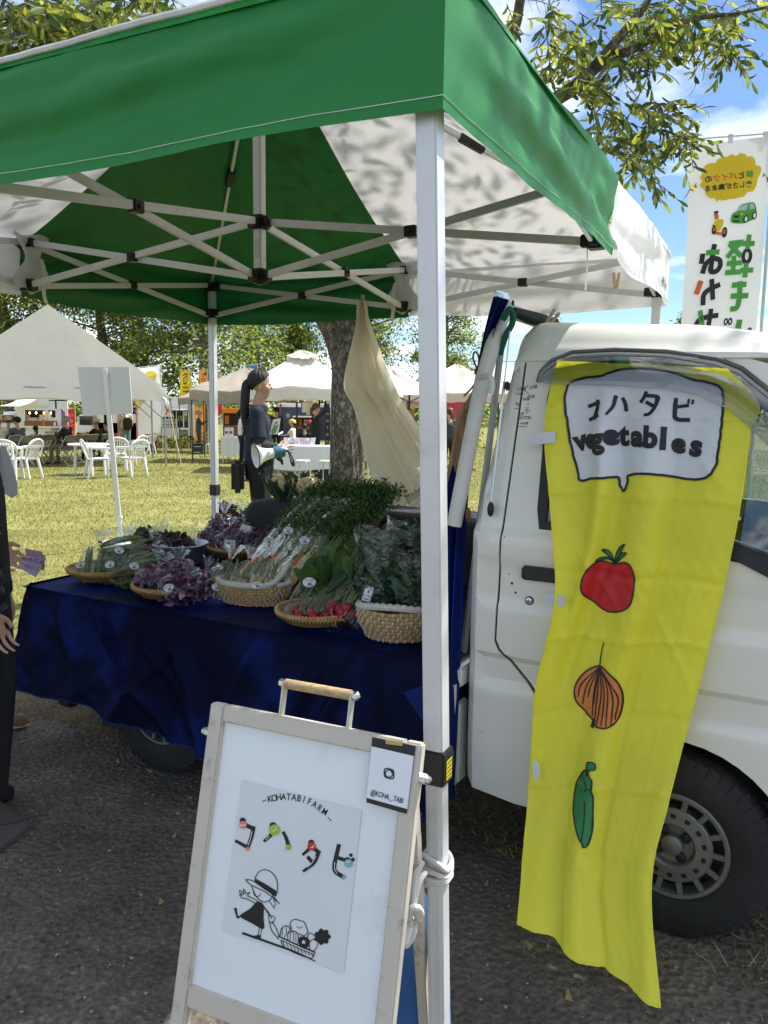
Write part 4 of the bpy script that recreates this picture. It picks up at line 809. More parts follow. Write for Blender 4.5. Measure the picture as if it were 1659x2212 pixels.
# ------------------------------------------------------------------ sandbag tied to the tent leg
rope_m = M('cotton_rope', (.60, .585, .55), .85, bump=.6, bscale=400, var=.15)
bag = thing('sandbag', 'blue cloth weight bag standing behind the sign at the front tent leg', 'bag', (*atY(885, 2150, 1.40)[:2], .0))
def bagf(u, v):
    a = 2*math.pi*u; c = atY(868, 1900, 1.42); w = .028+.062*sstep(.0, .5, v)+.012*math.sin(v*3); pl = 1+.10*math.sin(a*5+v*3)*(1-v)**.7+.05*math.sin(a*9+v*11)
    x = c[0]-.012+.045*v*.6; z = .60-.60*v
    return np.array([x+math.cos(a)*w*pl*.9, c[1]+.03+math.sin(a)*w*pl*.65, z])
mb = MB(); mb.grid(bagf, 48, 30, wrap=True); mb.build('bag_body', M('blue_tarp', (.035, .13, .36), .5, trans=.1, var=.15, bump=.5, bscale=30), bag)
mb = MB(); mb.grid(lambda u, v: lerp(bagf(u, 0), bagf(.5, 0), 0)+np.array([.016*math.cos(6.28*u)*v*(1+.5*math.sin(u*44)), .016*math.sin(6.28*u)*v, .055*v-.02*v*v+.01*math.sin(u*31)*v]), 48, 6, wrap=True); mb.build('bag_neck', M('navy_collar', (.012, .03, .12), .6), bag)
rp = thing('tie_rope', 'white cotton rope knotted round the front tent leg', 'rope', atY(938, 1880, 1.337))
lc = np.array([A[0]+.032*(1.9-.6), A[1], .6])
for i in range(4):
    mb = MB(); z0 = atY(938, 1852+i*15, 1.337)[2]; mb.tube([np.array([lc[0], lc[1], z0])+R3@np.array([.0215*math.copysign(abs(math.cos(a))**.6, math.cos(a)), .0215*math.copysign(abs(math.sin(a))**.6, math.sin(a)), .010*math.sin(a+i)+.004*math.cos(2*a)]) for a in np.linspace(0, 6.28, 30)], .0052, 8); mb.build('rope_turn', rope_m, rp)
def rl(L, Y, r=.0055, name='rope_end', n=30):
    mb = MB(); mb.tube(smooth_line([atY(x, y, Y+dy) for x, y, dy in L], n), r, 8); mb.build(name, rope_m, rp)
rl([(912, 1862, 0), (898, 1890, -.02), (893, 1930, -.03), (893, 1962, -.03)], 1.30); rl([(918, 1885, 0), (905, 1905, -.02), (897, 1940, -.03), (895, 1965, -.03)], 1.305)
rl([(885, 1970, 0), (903, 1962, -.012), (908, 1978, 0), (890, 1988, .01), (882, 1975, -.01), (895, 1960, -.014), (905, 1985, 0)], 1.275, .0068, 'rope_knot', 40)
rl([(890, 1985, 0), (882, 2015, 0), (874, 2035, 0), (878, 2042, 0), (890, 2025, 0), (897, 1995, 0)], 1.275); rl([(897, 1985, 0), (890, 2010, .0), (880, 2038, .0)], 1.28)
mb = MB(); mb.tube([atY(887, 2000, 1.274), atY(877, 2034, 1.274)], .0066, 8); mb.build('rope_tape', M('white_tape', (.7, .7, .7), .6), rp)
# ================================================================== VELVET CLOTH over the truck bed
def velvet(name, base, tint, sh=1.):
    m, nt, out = newmat(name); b = N(nt, 'ShaderNodeBsdfPrincipled', i_Roughness=.75); b.inputs['Base Color'].default_value = (*base, 1); b.inputs['Specular IOR Level'].default_value = .12
    tc = N(nt, 'ShaderNodeTexCoord'); nz = N(nt, 'ShaderNodeTexNoise', i_Scale=2.6, i_Detail=7., i_Roughness=.6, i_Distortion=.4); nt.links.new(tc.outputs['Object'], nz.inputs['Vector'])
    mr = N(nt, 'ShaderNodeMapRange', n1=.42, n2=.66, n3=sh*.12, n4=sh); nt.links.new(nz.outputs[0], mr.inputs[0])
    nt.links.new(mr.outputs[0], b.inputs['Sheen Weight']); b.inputs['Sheen Roughness'].default_value = .28; b.inputs['Sheen Tint'].default_value = (*tint, 1)
    n2 = N(nt, 'ShaderNodeTexNoise', i_Scale=600.); nt.links.new(tc.outputs['Object'], n2.inputs['Vector']); bp = N(nt, 'ShaderNodeBump', i_Strength=.25, i_Distance=.002); nt.links.new(n2.outputs[0], bp.inputs['Height']); nt.links.new(bp.outputs[0], b.inputs['Normal'])
    gl = N(nt, 'ShaderNodeBsdfGlossy', i_Roughness=.34); nt.links.new(bp.outputs[0], gl.inputs['Normal']); rr_ = ramp(nt, [(.46, tuple(c*.02 for c in tint)), (.72, tuple(c*.24 for c in tint))]); nt.links.new(nz.outputs[0], rr_.inputs[0]); nt.links.new(rr_.outputs[0], gl.inputs[0])
    ad = N(nt, 'ShaderNodeAddShader'); nt.links.new(b.outputs[0], ad.inputs[0]); nt.links.new(gl.outputs[0], ad.inputs[1]); nt.links.new(ad.outputs[0], out.inputs[0]); return m
vel = velvet('blue_velvet', (.0012, .0022, .014), (.006, .045, .42), 1.)
vel2 = velvet('blue_velvet_back', (.006, .02, .11), (.03, .12, .6), .8)
cloth = thing('velvet_cloth', 'dark blue velvet cloth draped over the truck bed under the baskets', 'cloth', T(.2, .5, .66))
ZB = .660; s0_, s1_, t0_, t1_ = -.705, 1.235, -.045, 1.36; rc = .07
per = [(s1_, t0_)]+[(s, t0_) for s in np.linspace(1.0, s0_+rc, 12)]+[(s0_+rc-rc*math.sin(a), t0_+rc-rc*math.cos(a)) for a in np.linspace(.2, math.pi/2, 6)]+[(s0_, t) for t in np.linspace(.2, t1_, 6)]
perS = smooth_line(per, 220); dS = np.gradient(perS, axis=0); dS /= np.linalg.norm(dS, axis=1)[:, None]; nS = np.stack([dS[:, 1]*-1, dS[:, 0]], 1)
if (nS[20]@np.array([0, -1])) < 0: nS = -nS
_hp = [tru(x, y, -.14) for x, y in ((18, 1490), (130, 1516), (240, 1557), (330, 1592), (440, 1630), (600, 1690))]
hemz = lambda s: float(np.interp(s, [h[0] for h in _hp], [h[1] for h in _hp]))
folds = [(-.30, 1.15, .014, .030), (-.24, .75, .012, .022), (-.62, .30, .02, .022), (-.45, .35, .016, .02), (.15, .5, .02, .05), (.55, -.4, .016, .03), (.85, -.6, .016, .03), (.95, -.5, .010, .02), (1.05, .2, .02, .03), (-.05, 1.0, .012, .02), (.0, .2, .05, .04), (.3, -.9, .012, .02)]
def skirt(i, v):
    s, t = perS[i]; n = nS[i]; L = s if t < t0_+.02 else s0_-(t-t0_)
    d = .012+.055*v+.02*v*v*sstep(-.35, -.75, s)
    d += .016*v*math.sin(L*11+1.7*v+.8)+.010*v*v*math.sin(L*21+3*v)+.010*math.sin(L*7+v*4)*v
    for c, sl, w, h in folds: d += 1.05*h*math.exp(-((L-c-sl*v*.45)/(w*(1+1.5*v)))**2)*min(1, v*4)*(1-.3*v)
    d += .008*snoise(L*9, v*6, 3)*v+.004*snoise(L*24, v*14, 7)*v; z = ZB-(ZB-hemz(s)-.008*math.sin(L*17))*v+.008*(1-v)**6
    rr = .02*(1-v)**8
    return T(s+n[0]*(d-rr), t+n[1]*(d-rr), z)
mb = MB(); mb.grid(lambda u, v: skirt(round(u*219), v**.9), 220, 44); mb.build('cloth_skirt', vel, cloth, sharp=180)
def topz(s, t): return ZB+.004*snoise(s*7, t*7, 1)+.003*snoise(s*19, t*15, 4)
mb = MB(); mb.grid(lambda u, v: T(s0_+.0+u*(s1_-s0_), t0_-.004+.004*0+v*(t1_-t0_), topz(s0_+u*(s1_-s0_), v*1.4)+.008*sstep(.02, 0, v)), 90, 60); mb.build('cloth_top', vel, cloth, sharp=180)
mb = MB(); mb.tube([skirt(i, 1.0) for i in range(0, 220, 2)], .0035, 6); mb.build('cloth_hem', vel2, cloth)
mb = MB(); P = [(872, 1496), (912, 1482), (914, 1560)]; plate(mb, P, lambda x, y, d: tp(x, y, -.13)+TN*d, thick=.003); mb.build('turned_corner', vel2, cloth)
# second velvet length hanging from the guard frame
cur = thing('velvet_curtain', 'blue velvet cloth clipped to the white guard frame and hanging behind the tent leg', 'cloth', T(1.2, .1, .7))
CL = smooth_line([tp(1066, 640, .03), tp(1040, 735, .06), tp(1005, 900, .27), tp(950, 1100, .14), tp(945, 1400, .0), tp(945, 1700, -.06)], 60); CRt = smooth_line([tp(1102, 648, .03), tp(1066, 735, .06), tp(1030, 900, .27), tp(1008, 1135, .14), tp(992, 1440, .0), tp(975, 1730, -.05)], 60)
mb = MB(); mb.grid(lambda u, v: lerp(CL[round(v*59)], CRt[round(v*59)], u)+TN*(.022*math.sin(u*11+v*3)*(.3+v)+.012*math.sin(u*23)*v)-TN*.0, 30, 60); mb.build('curtain_cloth', velvet('blue_velvet_bright', (.003, .010, .075), (.012, .05, .5), .8), cur, sharp=180)
mb = MB(); c = tp(1085, 643, .05); mb.bar(tp(1066, 634, .05), tp(1100, 645, .07), .03, .022, bevel=.006); mb.bar(tp(1066, 632, .03), tp(1088, 640, .04), .018, .010, bevel=.003); mb.build('clip', M('chrome', (.75, .75, .76), .12, metal=1.), cur)
gr = M('green_rope', (.012, .11, .075), .8, bump=.6, bscale=300)
mb = MB(); mb.tube(smooth_line([tp(1087, 690, .03), tp(1100, 668, .02), tp(1108, 655+25, .04), tp(1106, 700, .05), tp(1094, 722, .06), tp(1086, 745, .07), tp(1080, 765, .08)], 30), .009, 8); mb.build('green_tie_rope', gr, truck)
# ================================================================== CREAM CLOTH and PLANK behind
crm = M('cream_cotton', (.74, .68, .54), .85, trans=.25, tcol=(.7, .62, .45), var=.05, bump=.4, bscale=120)
cl_o = thing('cream_cloth', 'cream cotton cloth hanging from the tent truss beside the tree trunk', 'cloth', T(.4, 1.42, .9))
LE = smooth_line([tp(779, 649, 1.42), tp(768, 715, 1.42), tp(749, 826, 1.42), tp(778, 885, 1.42), tp(802, 985, 1.42), tp(820, 1050, 1.42), tp(842, 1118, 1.42)], 70)
RE = smooth_line([tp(788, 649, 1.42), tp(806, 715, 1.42), tp(846, 826, 1.42), tp(880, 890, 1.42), tp(945, 985, 1.42), tp(985, 1050, 1.42), tp(1010, 1118, 1.42)], 70)
def cf(u, v):
    k = v*69; i = min(int(k), 68); a = lerp(LE[i], LE[i+1], k-i); b = lerp(RE[i], RE[i+1], k-i); g = .4+v
    d = .035*g*math.sin(u*9+2.2*v)+.03*math.exp(-((u-.22-.2*v)/.03)**2)*(1-v*.6)-.03*math.exp(-((u-.58-.12*v)/.03)**2)+.022*g*math.sin(u*17-3*v)*sstep(.05, .3, v)+.03*math.exp(-((u-.42-.10*v)/.05)**2)-.04*math.exp(-((u-.72-.05*v)/.07)**2)*g+.05*sstep(.45, 0, u)*sstep(.15, .5, v)*(1-sstep(.6, 1, v))
    d += .006*math.sin(v*40+u*9)*u*v
    return lerp(a, b, u)-TN*d
mb = MB(); mb.grid(cf, 90, 110); mb.build('cloth_sheet', crm, cl_o, sharp=180)
mb = MB(); mb.box(cf(.5, .0)-TN*.01, (.02, .012, .06), BR, .004); mb.build('peg', M('peg_clear', (.45, .42, .36), .3), cl_o)
mb = MB(); mb.grid(lambda u, v: tp(890+30*u+20*math.sin(v*5), 1018+75*v+10*math.sin(u*7), 1.25)+TN*.05*math.sin(u*9+v*8), 14, 14); mb.build('plastic_sheet', film('clear_film_loose'), cl_o, sharp=180)
plank = thing('wooden_paddle_board', 'long wooden board with a narrowed neck and twine, leaning behind the white guard pipe', 'board', T(1.1, .3, .67))
pw = wood('paddle_wood', (.40, .255, .125), (.21, .115, .045), 10, stretch=(7, 7, .6))
PO = [tp(x, y, .20) for x, y in ((1038, 790), (1030, 830), (1016, 860), (992, 893), (986, 920), (962, 1060), (930, 1260), (990, 1262), (1006, 1120), (1035, 930), (1050, 840), (1052, 795))]
po2 = [tru(x, y, .20) for x, y in ((1036, 770), (1028, 822), (1012, 858), (988, 893), (983, 925), (958, 1070), (925, 1290), (965, 1292), (982, 1140), (1012, 930), (1030, 840), (1040, 772))]
def plk(s, z, d): return T(s-.3*d, .20+d, z)
mb = MB(); plate(mb, smooth_line(po2, 60, True), plk, thick=.05, step=.04); mb.build('board', pw, plank, sharp=30)
mb = MB()
for i in range(10):
    k = i/9; L = [tru(lerp(1040, 1050, k), lerp(780, 790, k), .2), tru(1018+22*k, 872, .2), tru(994+30*k, 905, .2), tru(975+38*k, 1030, .2), tru(952+44*k, 1200, .2)]; stroke(mb, L, .0016, lambda s, z, d: plk(s, z, -d), .0008, n=40)
mb.build('wood_grain_lines', M('grain_dark', (.10, .05, .018), .8), plank, kind='stuff')
mb = MB(); tw = M('twine', (.25, .17, .09), .9)
for L in ([(1032, 800), (1022, 775), (1026, 760), (1034, 770), (1036, 800)], [(1034, 800), (1025, 830), (1002, 856)], [(1034, 800), (1030, 835), (1012, 862)], [(1030, 795), (1040, 803), (1044, 815)]): mb.tube(smooth_line([tp(x, y, .15) for x, y in L], 16), .0032, 6)
for i in range(3): mb.tube([tp(1026+28*k, 798+4*i+6*math.sin(k*3), .14+.03*math.sin(k*3.14)) for k in np.linspace(0, 1, 10)], .0034, 6)
mb.build('twine_tie', tw, plank)
# pegs on the tent bar and on the cab roof
pegm = M('peg_tan', (.50, .36, .17), .5)
def peg(name, c, R, label):
    o = thing(name, label, 'clothes peg', c)
    for sg in (-1, 1):
        mb = MB(); mb.bar(c+R@np.array([sg*.004, 0, -.025]), c+R@np.array([sg*.010, 0, .032]), .010, .006, up=R[:, 1], bevel=.002); mb.build('peg_arm', pegm, o)
    mb = MB(); mb.tube([c+R@np.array([-.01, .006, .005]), c+R@np.array([.01, .006, .005])], .003, 8); mb.build('spring', steel, o)
c = atY(1331, 612, 3.1); peg('clothes_peg', TT(ta-.015, .42, 1.99) if False else atY(1331, 608, 3.05), np.array([(1, 0, 0), (0, 1, 0), (0, 0, 1)], float).T, 'tan clothes peg clipped to the far truss bar of the tent')
a_ = math.radians(-35); peg('clothes_peg', tp(1190, 690, .3), np.array([(math.cos(a_), 0, math.sin(a_)), (0, 1, 0), (-math.sin(a_), 0, math.cos(a_))]).T, 'tan clothes peg on top of the truck cab roof')
mb = MB(); mb.tube(smooth_line([tp(1186, 690, .3), tp(1196, 680, .3), tp(1208, 684, .3), tp(1214, 694, .32)], 16), .0012, 5); mb.build('wire', steel, bpy.data.objects['clothes_peg.001'])

# ================================================================== BASKETS, BOXES AND PRODUCE
wick = M('wicker', (.42, .275, .115), .6, var=.35, scale=60, bump=1.2, bscale=90, stretch=(1, 1, 3.5), dirt=(.16, .09, .03, .6), dscale=12)
wick_d = M('wicker_dark', (.20, .115, .042), .65, var=.3, scale=40, bump=.8, bscale=120)
wick_r = M('wicker_rim', (.50, .33, .13), .5, var=.25, scale=50)
straw = M('straw_coil', (.40, .255, .10), .8, var=.4, scale=110, bump=1., bscale=260, stretch=(1, 1, .3))
cott = M('cotton_binding', (.62, .59, .53), .9, var=.12, bump=.8, bscale=240)
def rnd(a, b): return a+(b-a)*random.random()
def tray(c, r, h, label, rz=0, ry=1.):
    o = thing('wicker_tray', label, 'basket', c, group='shallow wicker trays on the velvet')
    Rr = rotz(rz); mb = MB(); n = 120; pr = [(r*.02, .004), (r*.45, .003), (r*.72, h*.25), (r*.93, h*.78), (r, h), (r*1.0, h+.004), (r*.92, h*.85), (r*.70, h*.34), (r*.4, .012), (.002, .012)]
    a = np.linspace(0, 2*math.pi, n, endpoint=False); vs = []
    for k, (q, z) in enumerate(pr):
        for i, t in enumerate(a): w = 1+.012*((i+k) % 2); vs.append((q*w*math.cos(t), q*w*math.sin(t)*ry, z))
    m = len(pr); mb.add(np.array(vs)@Rr.T+c, [(k*n+i, k*n+(i+1) % n, (k+1)*n+(i+1) % n, (k+1)*n+i) for k in range(m-1) for i in range(n)])
    mb.build('tray_body', wick, o, sharp=180)
    mb = MB()
    for j in range(5):
        q = .80+.045*j; mb.tube([Rr@np.array([r*q*math.cos(t)*1.012, r*q*math.sin(t)*ry*1.012, h*(.38+.125*j)-.002])+c for t in np.linspace(0, 6.2832, 49)], .0028, 5, cap=False)
    mb.build('woven_rings', wick_d, o, kind='stuff')
    mb = MB(); k = 72
    for i in range(k):
        for d, zo in ((1, .0), (-1, .007)):
            t = 2*math.pi*i/k; p = lambda dt, dz, dr: Rr@np.array([(r+dr)*math.cos(t+dt), (r+dr)*math.sin(t+dt)*ry, h+dz])+c
            mb.tube([p(-.045*d, -.008+zo, .004), p(0, .002+zo, .0085), p(.055*d, .006+zo*.6, .001)], [.0028, .0042, .0028], 5)
    mb.build('braided_rim', wick_r, o, kind='stuff'); return o
def coil(c, r, h, label, ry=1., rz=0., handles=True, rows=8):
    o = thing('coil_basket', label, 'basket', c); Rr = rotz(rz); rad = lambda k: r*(.80+.20*sstep(0, .7, k))
    for j in range(rows):
        k = (j+.5)/rows; mb = MB(); mb.tube([Rr@np.array([rad(k)*math.cos(t), rad(k)*ry*math.sin(t), h*k*.88])+c+np.array([0, 0, .001*math.sin(t*9+j)]) for t in np.linspace(0, 6.2832, 61)], h/rows*.52, 8, cap=False); mb.build('straw_coil', straw, o)
    mb = MB(); n = 32
    for j in range(rows):
        for i in range(n):
            k = (j+.5)/rows; t = 2*math.pi*(i+.5*(j % 2)+.15*rnd(-1, 1))/n; q = rad(k)+h/rows*.50; p = lambda dt, dz, e=0: Rr@np.array([(q+e)*math.cos(t+dt), (q*ry+e)*math.sin(t+dt), h*(k*.88+dz/rows)])+c
            mb.tube([p(-.012, -.52, -.004), p(0, 0, .0015), p(.016, .52, -.004)], .0026, 4)
    mb.build('white_stitches', cott, o, kind='stuff')
    mb = MB(); hh = lambda t: h+(.07*(max(0, math.cos(t))**6) if handles else .012*math.sin(t*2)); pts = [Rr@np.array([r*1.0*math.cos(t), r*ry*math.sin(t), hh(t)-.006+.0015*math.sin(t*40)])+c for t in np.linspace(0, 6.2832, 121)]
    mb.tube(pts, [.0115+.0012*math.sin(i*2.1) for i in range(121)], 8, cap=False); mb.build('cotton_rim', cott, o)
    if handles:
        mb = MB(); mb.tube([Rr@np.array([r*1.0*math.cos(t), r*ry*math.sin(t), h-.006])+c for t in np.linspace(-.62, .62, 20)], .0105, 8); mb.build('cotton_handle_base', cott, o)
    mb = MB(); mb.lathe([(.001, .004), (r*.8, .004)], 30, c, Rr, cap=False, sy=ry); mb.build('basket_floor', straw, o); return o
FILM = film('clear_film'); FILM2 = film('clear_film_soft', amount=.22, rough=.2, bscale=40)
lab_m = M('paper_label', (.74, .74, .76), .6, var=.01); lab_i = M('label_ink', (.06, .06, .16), .6); red_tie = M('red_tie', (.55, .03, .07), .5)
def rb(seed): r = random.Random(seed); return r
def bag_film(o, c, r, R=np.eye(3), neck=None, seed=0, crinkle=.10, name='film', tie=True):
    """crumpled clear bag round centre c with half sizes r; neck = direction of the tied end (local)"""
    bm = bmesh.new(); bmesh.ops.create_icosphere(bm, subdivisions=4, radius=1); V_ = np.array([v.co[:] for v in bm.verts]); F_ = [[v.index for v in f.verts] for f in bm.faces]; bm.free()
    q = np.array([1+crinkle*(snoise(v[0]*4, v[1]*4+v[2]*3, seed)+.8*abs(snoise(v[0]*9+v[2]*7, v[1]*9, seed+2))-.3) for v in V_])
    W = np.sign(V_)*np.abs(V_)**.86*q[:, None]*np.asarray(r)
    if neck is not None:
        n = np.asarray(neck, float); n /= np.linalg.norm(n); h = (V_@n); s = np.clip((h-.62)/.38, 0, 1)[:, None]
        W = W*(1-s**1.2*.9)+s**1.2*.9*(n*np.asarray(r)*(1.12)); 
    mb = MB(); mb.add(W@R.T+c, F_)
    if neck is not None:
        tip = n*np.asarray(r)*1.12; L = .045+.02*random.random(); k = 22; u = np.cross(n, (.3, .9, .1)); u /= np.linalg.norm(u); w = np.cross(n, u); vs = []
        for j in range(5):
            for i in range(k): a = 2*math.pi*i/k; e = (.006+.030*(j/4)**1.2)*(1+.45*math.sin(a*5+j*.5+seed)); vs.append(tip+n*L*(j/4+.12*math.sin(a*3+seed)*(j/4))+(u*math.cos(a)+w*math.sin(a)*.6)*e)
        mb.add(np.array(vs)@R.T+c, [(j*k+i, j*k+(i+1) % k, (j+1)*k+(i+1) % k, (j+1)*k+i) for j in range(4) for i in range(k)])
        if tie: m2 = MB(); m2.lathe([(.007, -.004), (.0095, 0), (.007, .004)], 10, tip@R.T+c, R@np.array([u, w, n]).T); m2.build('tie', red_tie, o)
    mb.build(name, FILM, o, sharp=180)
def sticker(o, c, toward=None, r=.017, rect=None, seed=0):
    """oval or square paper label facing roughly the camera"""
    d = EYE-c; d /= np.linalg.norm(d); d = d+np.array([rnd(-.25, .25), rnd(-.2, .2), rnd(-.1, .4)]); d /= np.linalg.norm(d); x = np.cross((0, 0, 1), d); x /= np.linalg.norm(x); y = np.cross(d, x); a = rnd(-.35, .35); x, y = x*math.cos(a)+y*math.sin(a), y*math.cos(a)-x*math.sin(a)
    f = frame(c, x, y); mb = MB(); w, h = rect or (r*1.15, r*.85)
    plate(mb, [(-w, -h), (w, -h), (w, h), (-w, h)] if rect else circ((0, 0), w, 20, h), lambda a, b, e: f(a, b, -e), thick=.0006); lo = mb.build('label', lab_m, o)
    mb = MB()
    if rect: text(mb, 'コハタビ', h*.34, f, (0, -h*.45), bold=.02); stroke(mb, [(-w*.1, h*.3), (0, h*.1), (w*.12, h*.35)], h*.12, f); stroke(mb, [(-w*.7, -h*.75), (w*.7, -h*.75)], h*.1, f)
    else: text(mb, 'コハタビ', r*.46, f, (0, r*.2), bold=.02); stroke(mb, [(-r*.2, -r*.1), (r*.1, -r*.35), (r*.3, -r*.05)], r*.2, f); stroke(mb, [(-r*.3, -r*.5), (r*.5, -r*.5)], r*.16, f)
    mb.build('label_print', lab_i, lo, smooth=False)
def leaves(name, mats, parent, C, D, L, W, curl=.5, ruffle=.3, kind='stuff', seed=0, lo=False):
    """many bent leaves: C centres (n,3), D directions (n,3), length L, width W"""
    n = len(C); rg = np.random.default_rng(seed+11); D = D/(np.linalg.norm(D, axis=1)[:, None]+1e-9); U = np.cross(D, rg.normal(size=(n, 3))); U /= np.linalg.norm(U, axis=1)[:, None]+1e-9; Nn = np.cross(D, U)
    L = np.broadcast_to(L, n)*rg.uniform(.7, 1.2, n); W = np.broadcast_to(W, n)*rg.uniform(.7, 1.2, n)
    if lo:
        k = (L*.45)[:, None]; V = np.stack([C, C+D*k+U*(W/2)[:, None], C+D*L[:, None]-Nn*(L*.15)[:, None], C+D*k-U*(W/2)[:, None]], 1).reshape(-1, 3); F = np.arange(4*n).reshape(-1, 4); return obj(name, rawmesh(name, V, F, mats, rg.integers(0, len(mats), n)), parent, kind=kind)
    cu = curl*rg.uniform(-.4, 1.2, n); V = []
    for j, (x, w) in enumerate(((0, .18), (.3, .8), (.62, 1.), (.86, .75), (1., .15))):
        for k in (-1, 0, 1):
            ru = ruffle*rg.uniform(-1, 1, n)*(abs(k)*.8+.2)
            V.append(C+D*(L*x*(1-.25*cu*x))[:, None]+U*(k*w*W/2)[:, None]+Nn*((cu*x*x*L)+(ru*W*.5)-(0 if k else W*.12))[:, None])
    V = np.stack(V, 1).reshape(-1, 3); f = np.array([(j*3+k, j*3+k+1, j*3+k+4, j*3+k+3) for j in range(4) for k in range(2)]); F = (f[None]+15*np.arange(n)[:, None, None]).reshape(-1, 4)
    fm = np.repeat(rg.integers(0, len(mats), n), 8); return obj(name, rawmesh(name, V, F, mats, fm, True), parent, kind=kind)
def clump(name, mats, parent, c, r, n, L, W, seed, up=.4, R=np.eye(3), **k):
    rg = np.random.default_rng(seed); d = rg.normal(size=(n, 3)); d /= np.linalg.norm(d, axis=1)[:, None]; q = rg.uniform(.35, .92, n)[:, None]
    C = (d*q*np.asarray(r))@R.T+c; D = (d+np.array([0, 0, up])+rg.normal(size=(n, 3))*.45)@R.T; return leaves(name, mats, parent, C, D, L, W, seed=seed, **k)
purp = [M('purple_leaf', (.21, .085, .18), .5, trans=.2, var=.3), M('purple_leaf_dark', (.085, .028, .075), .5, trans=.15), M('purple_rib', (.48, .36, .42), .5, trans=.2), M('purple_leaf_mid', (.24, .11, .21), .5, trans=.2)]
lett = [M('lettuce_green', (.13, .17, .045), .5, trans=.3, var=.25), M('lettuce_red', (.10, .035, .035), .5, trans=.2), M('lettuce_dark', (.055, .022, .024), .5)]
kale = [M('kale_leaf', (.075, .14, .08), .6, trans=.2, var=.3), M('kale_pale', (.15, .23, .13), .6, trans=.2), M('kale_dark', (.04, .08, .05), .6)]
fern = [M('carrot_frond', (.055, .13, .03), .6, trans=.3, var=.3), M('carrot_frond_light', (.11, .20, .05), .6, trans=.3), M('frond_dark', (.025, .06, .018), .6)]
radl = [M('radish_leaf', (.075, .155, .04), .5, trans=.25, var=.25), M('radish_leaf_dark', (.03, .075, .022), .5, trans=.2), M('radish_leaf_light', (.11, .18, .045), .5, trans=.3)]
stemm = M('pale_stem', (.22, .28, .08), .5, trans=.2, var=.2); podm = M('bean_pod', (.12, .17, .045), .45, var=.35, scale=40); podd = M('pod_tip', (.02, .018, .01), .6)
carm = {'o': M('carrot_orange', (.55, .14, .02), .5, var=.15, scale=40), 'y': M('carrot_yellow', (.50, .33, .08), .5, var=.15, scale=40), 'w': M('carrot_cream', (.50, .40, .22), .5, var=.15, scale=40), 'p': M('carrot_purple', (.035, .012, .022), .5, var=.3, scale=40, bump=.4, bscale=90)}
radm = M('radish_red', (.36, .012, .04), .35, var=.25, scale=30); radt = M('radish_root', (.60, .42, .40), .5)
def Bz(px, py, z=ZB+.008): return atZ(px, py, z)
V3 = lambda *a: np.array(a, float)
# ---- wicker trays
c1 = Bz(230, 1252); tray(c1, .152, .05, 'shallow wicker tray of bagged bean pods, leftmost basket on the truck bed', .2)
c2_ = Bz(368, 1288); tray(c2_, .138, .046, 'shallow wicker tray of purple leaf bags in the front row beside the bean pods', .6)
c3 = Bz(510, 1204)+TN*.02; tray(c3, .152, .05, 'shallow wicker tray heaped with purple leaf bags, raised in the back row', 1.1)
c4 = Bz(684, 1345); tray(c4, .135, .045, 'shallow wicker tray of bagged red radishes at the front of the bed', .3)
c5 = Bz(548, 1300); coil(c5, .142, .088, 'white-stitched straw basket of small bagged carrots with a raised handle', .62, TROT+.25)
c6 = Bz(868, 1368)+V3(0, .0, 0); coil(c6, .148, .115, 'white-stitched round straw basket full of bagged kale behind the tent leg', .9, .5, handles=False, rows=8)
def bag(label, c, cat='produce bag', group=None): return thing('produce_bag', label, cat, c, group=group)
# bean pods
Tm = np.array([TU, TN, (0, 0, 1)]).T
def pods(o, c, n, R, L=.19, w=.05, seed=0):
    r = rb(seed)
    for i in range(n):
        x0 = (i/(n-1)-.5)*2*w; b = r.uniform(-.02, .02); z = r.uniform(-.02, .03); P = [R@V3(x0+b*math.sin(k*3), z+.012*math.sin(k*6+i), (k-.5)*L*r.uniform(.9, 1.05)) + c for k in np.linspace(0, 1, 12)]
        mb = MB(); mb.tube(P, [.004, .010, .013, .0145, .013, .0145, .013, .0145, .0135, .011, .007, .002], 8); pd = mb.build('bean_pod', podm, o)
        mb = MB(); mb.ball(P[-1], .0045, 6, 4); mb.build('pod_tip', podd, pd)
tof = lambda c: float((c-TR)@TN)
t1, t2, t3, t4, t5, t6 = [tof(c) for c in (c1, c2_, c3, c4, c5, c6)]
def RX(a): return np.array(Matrix.Rotation(a, 3, 'X'))
def RY(a): return np.array(Matrix.Rotation(a, 3, 'Y'))
camx = np.array([(1, 0, 0), (0, 1, 0), (0, 0, 1)], float)
for i, (px, py, z, R, txt) in enumerate(((205, 1222, .755, RY(.12)@RX(-.35), 'clear bag of green bean pods at the left edge of the bean tray'), (258, 1222, .752, RY(.1)@RX(-.3), 'clear bag of green bean pods standing in the middle of the bean tray'), (300, 1225, .745, RY(1.25), 'clear bag of green bean pods lying at the right of the bean tray'), (268, 1192, .80, RY(1.35), 'clear bag of green bean pods lying on top of the others in the bean tray'))):
    c = tp(px, py+4, t1-.02+(.03 if i == 3 else 0)); o = bag(txt, c, group='bags of bean pods'); pods(o, c, 6, R, .17 if i < 2 else .20, .05, i); bag_film(o, c, (.068, .05, .10), R, (0, 0, 1), i+3); sticker(o, c+V3(-.04 if i == 0 else (.0 if i != 1 else -.02), -.06, .025)+(R@V3(0, 0, .04) if i > 1 else V3(0, 0, .02))*0)
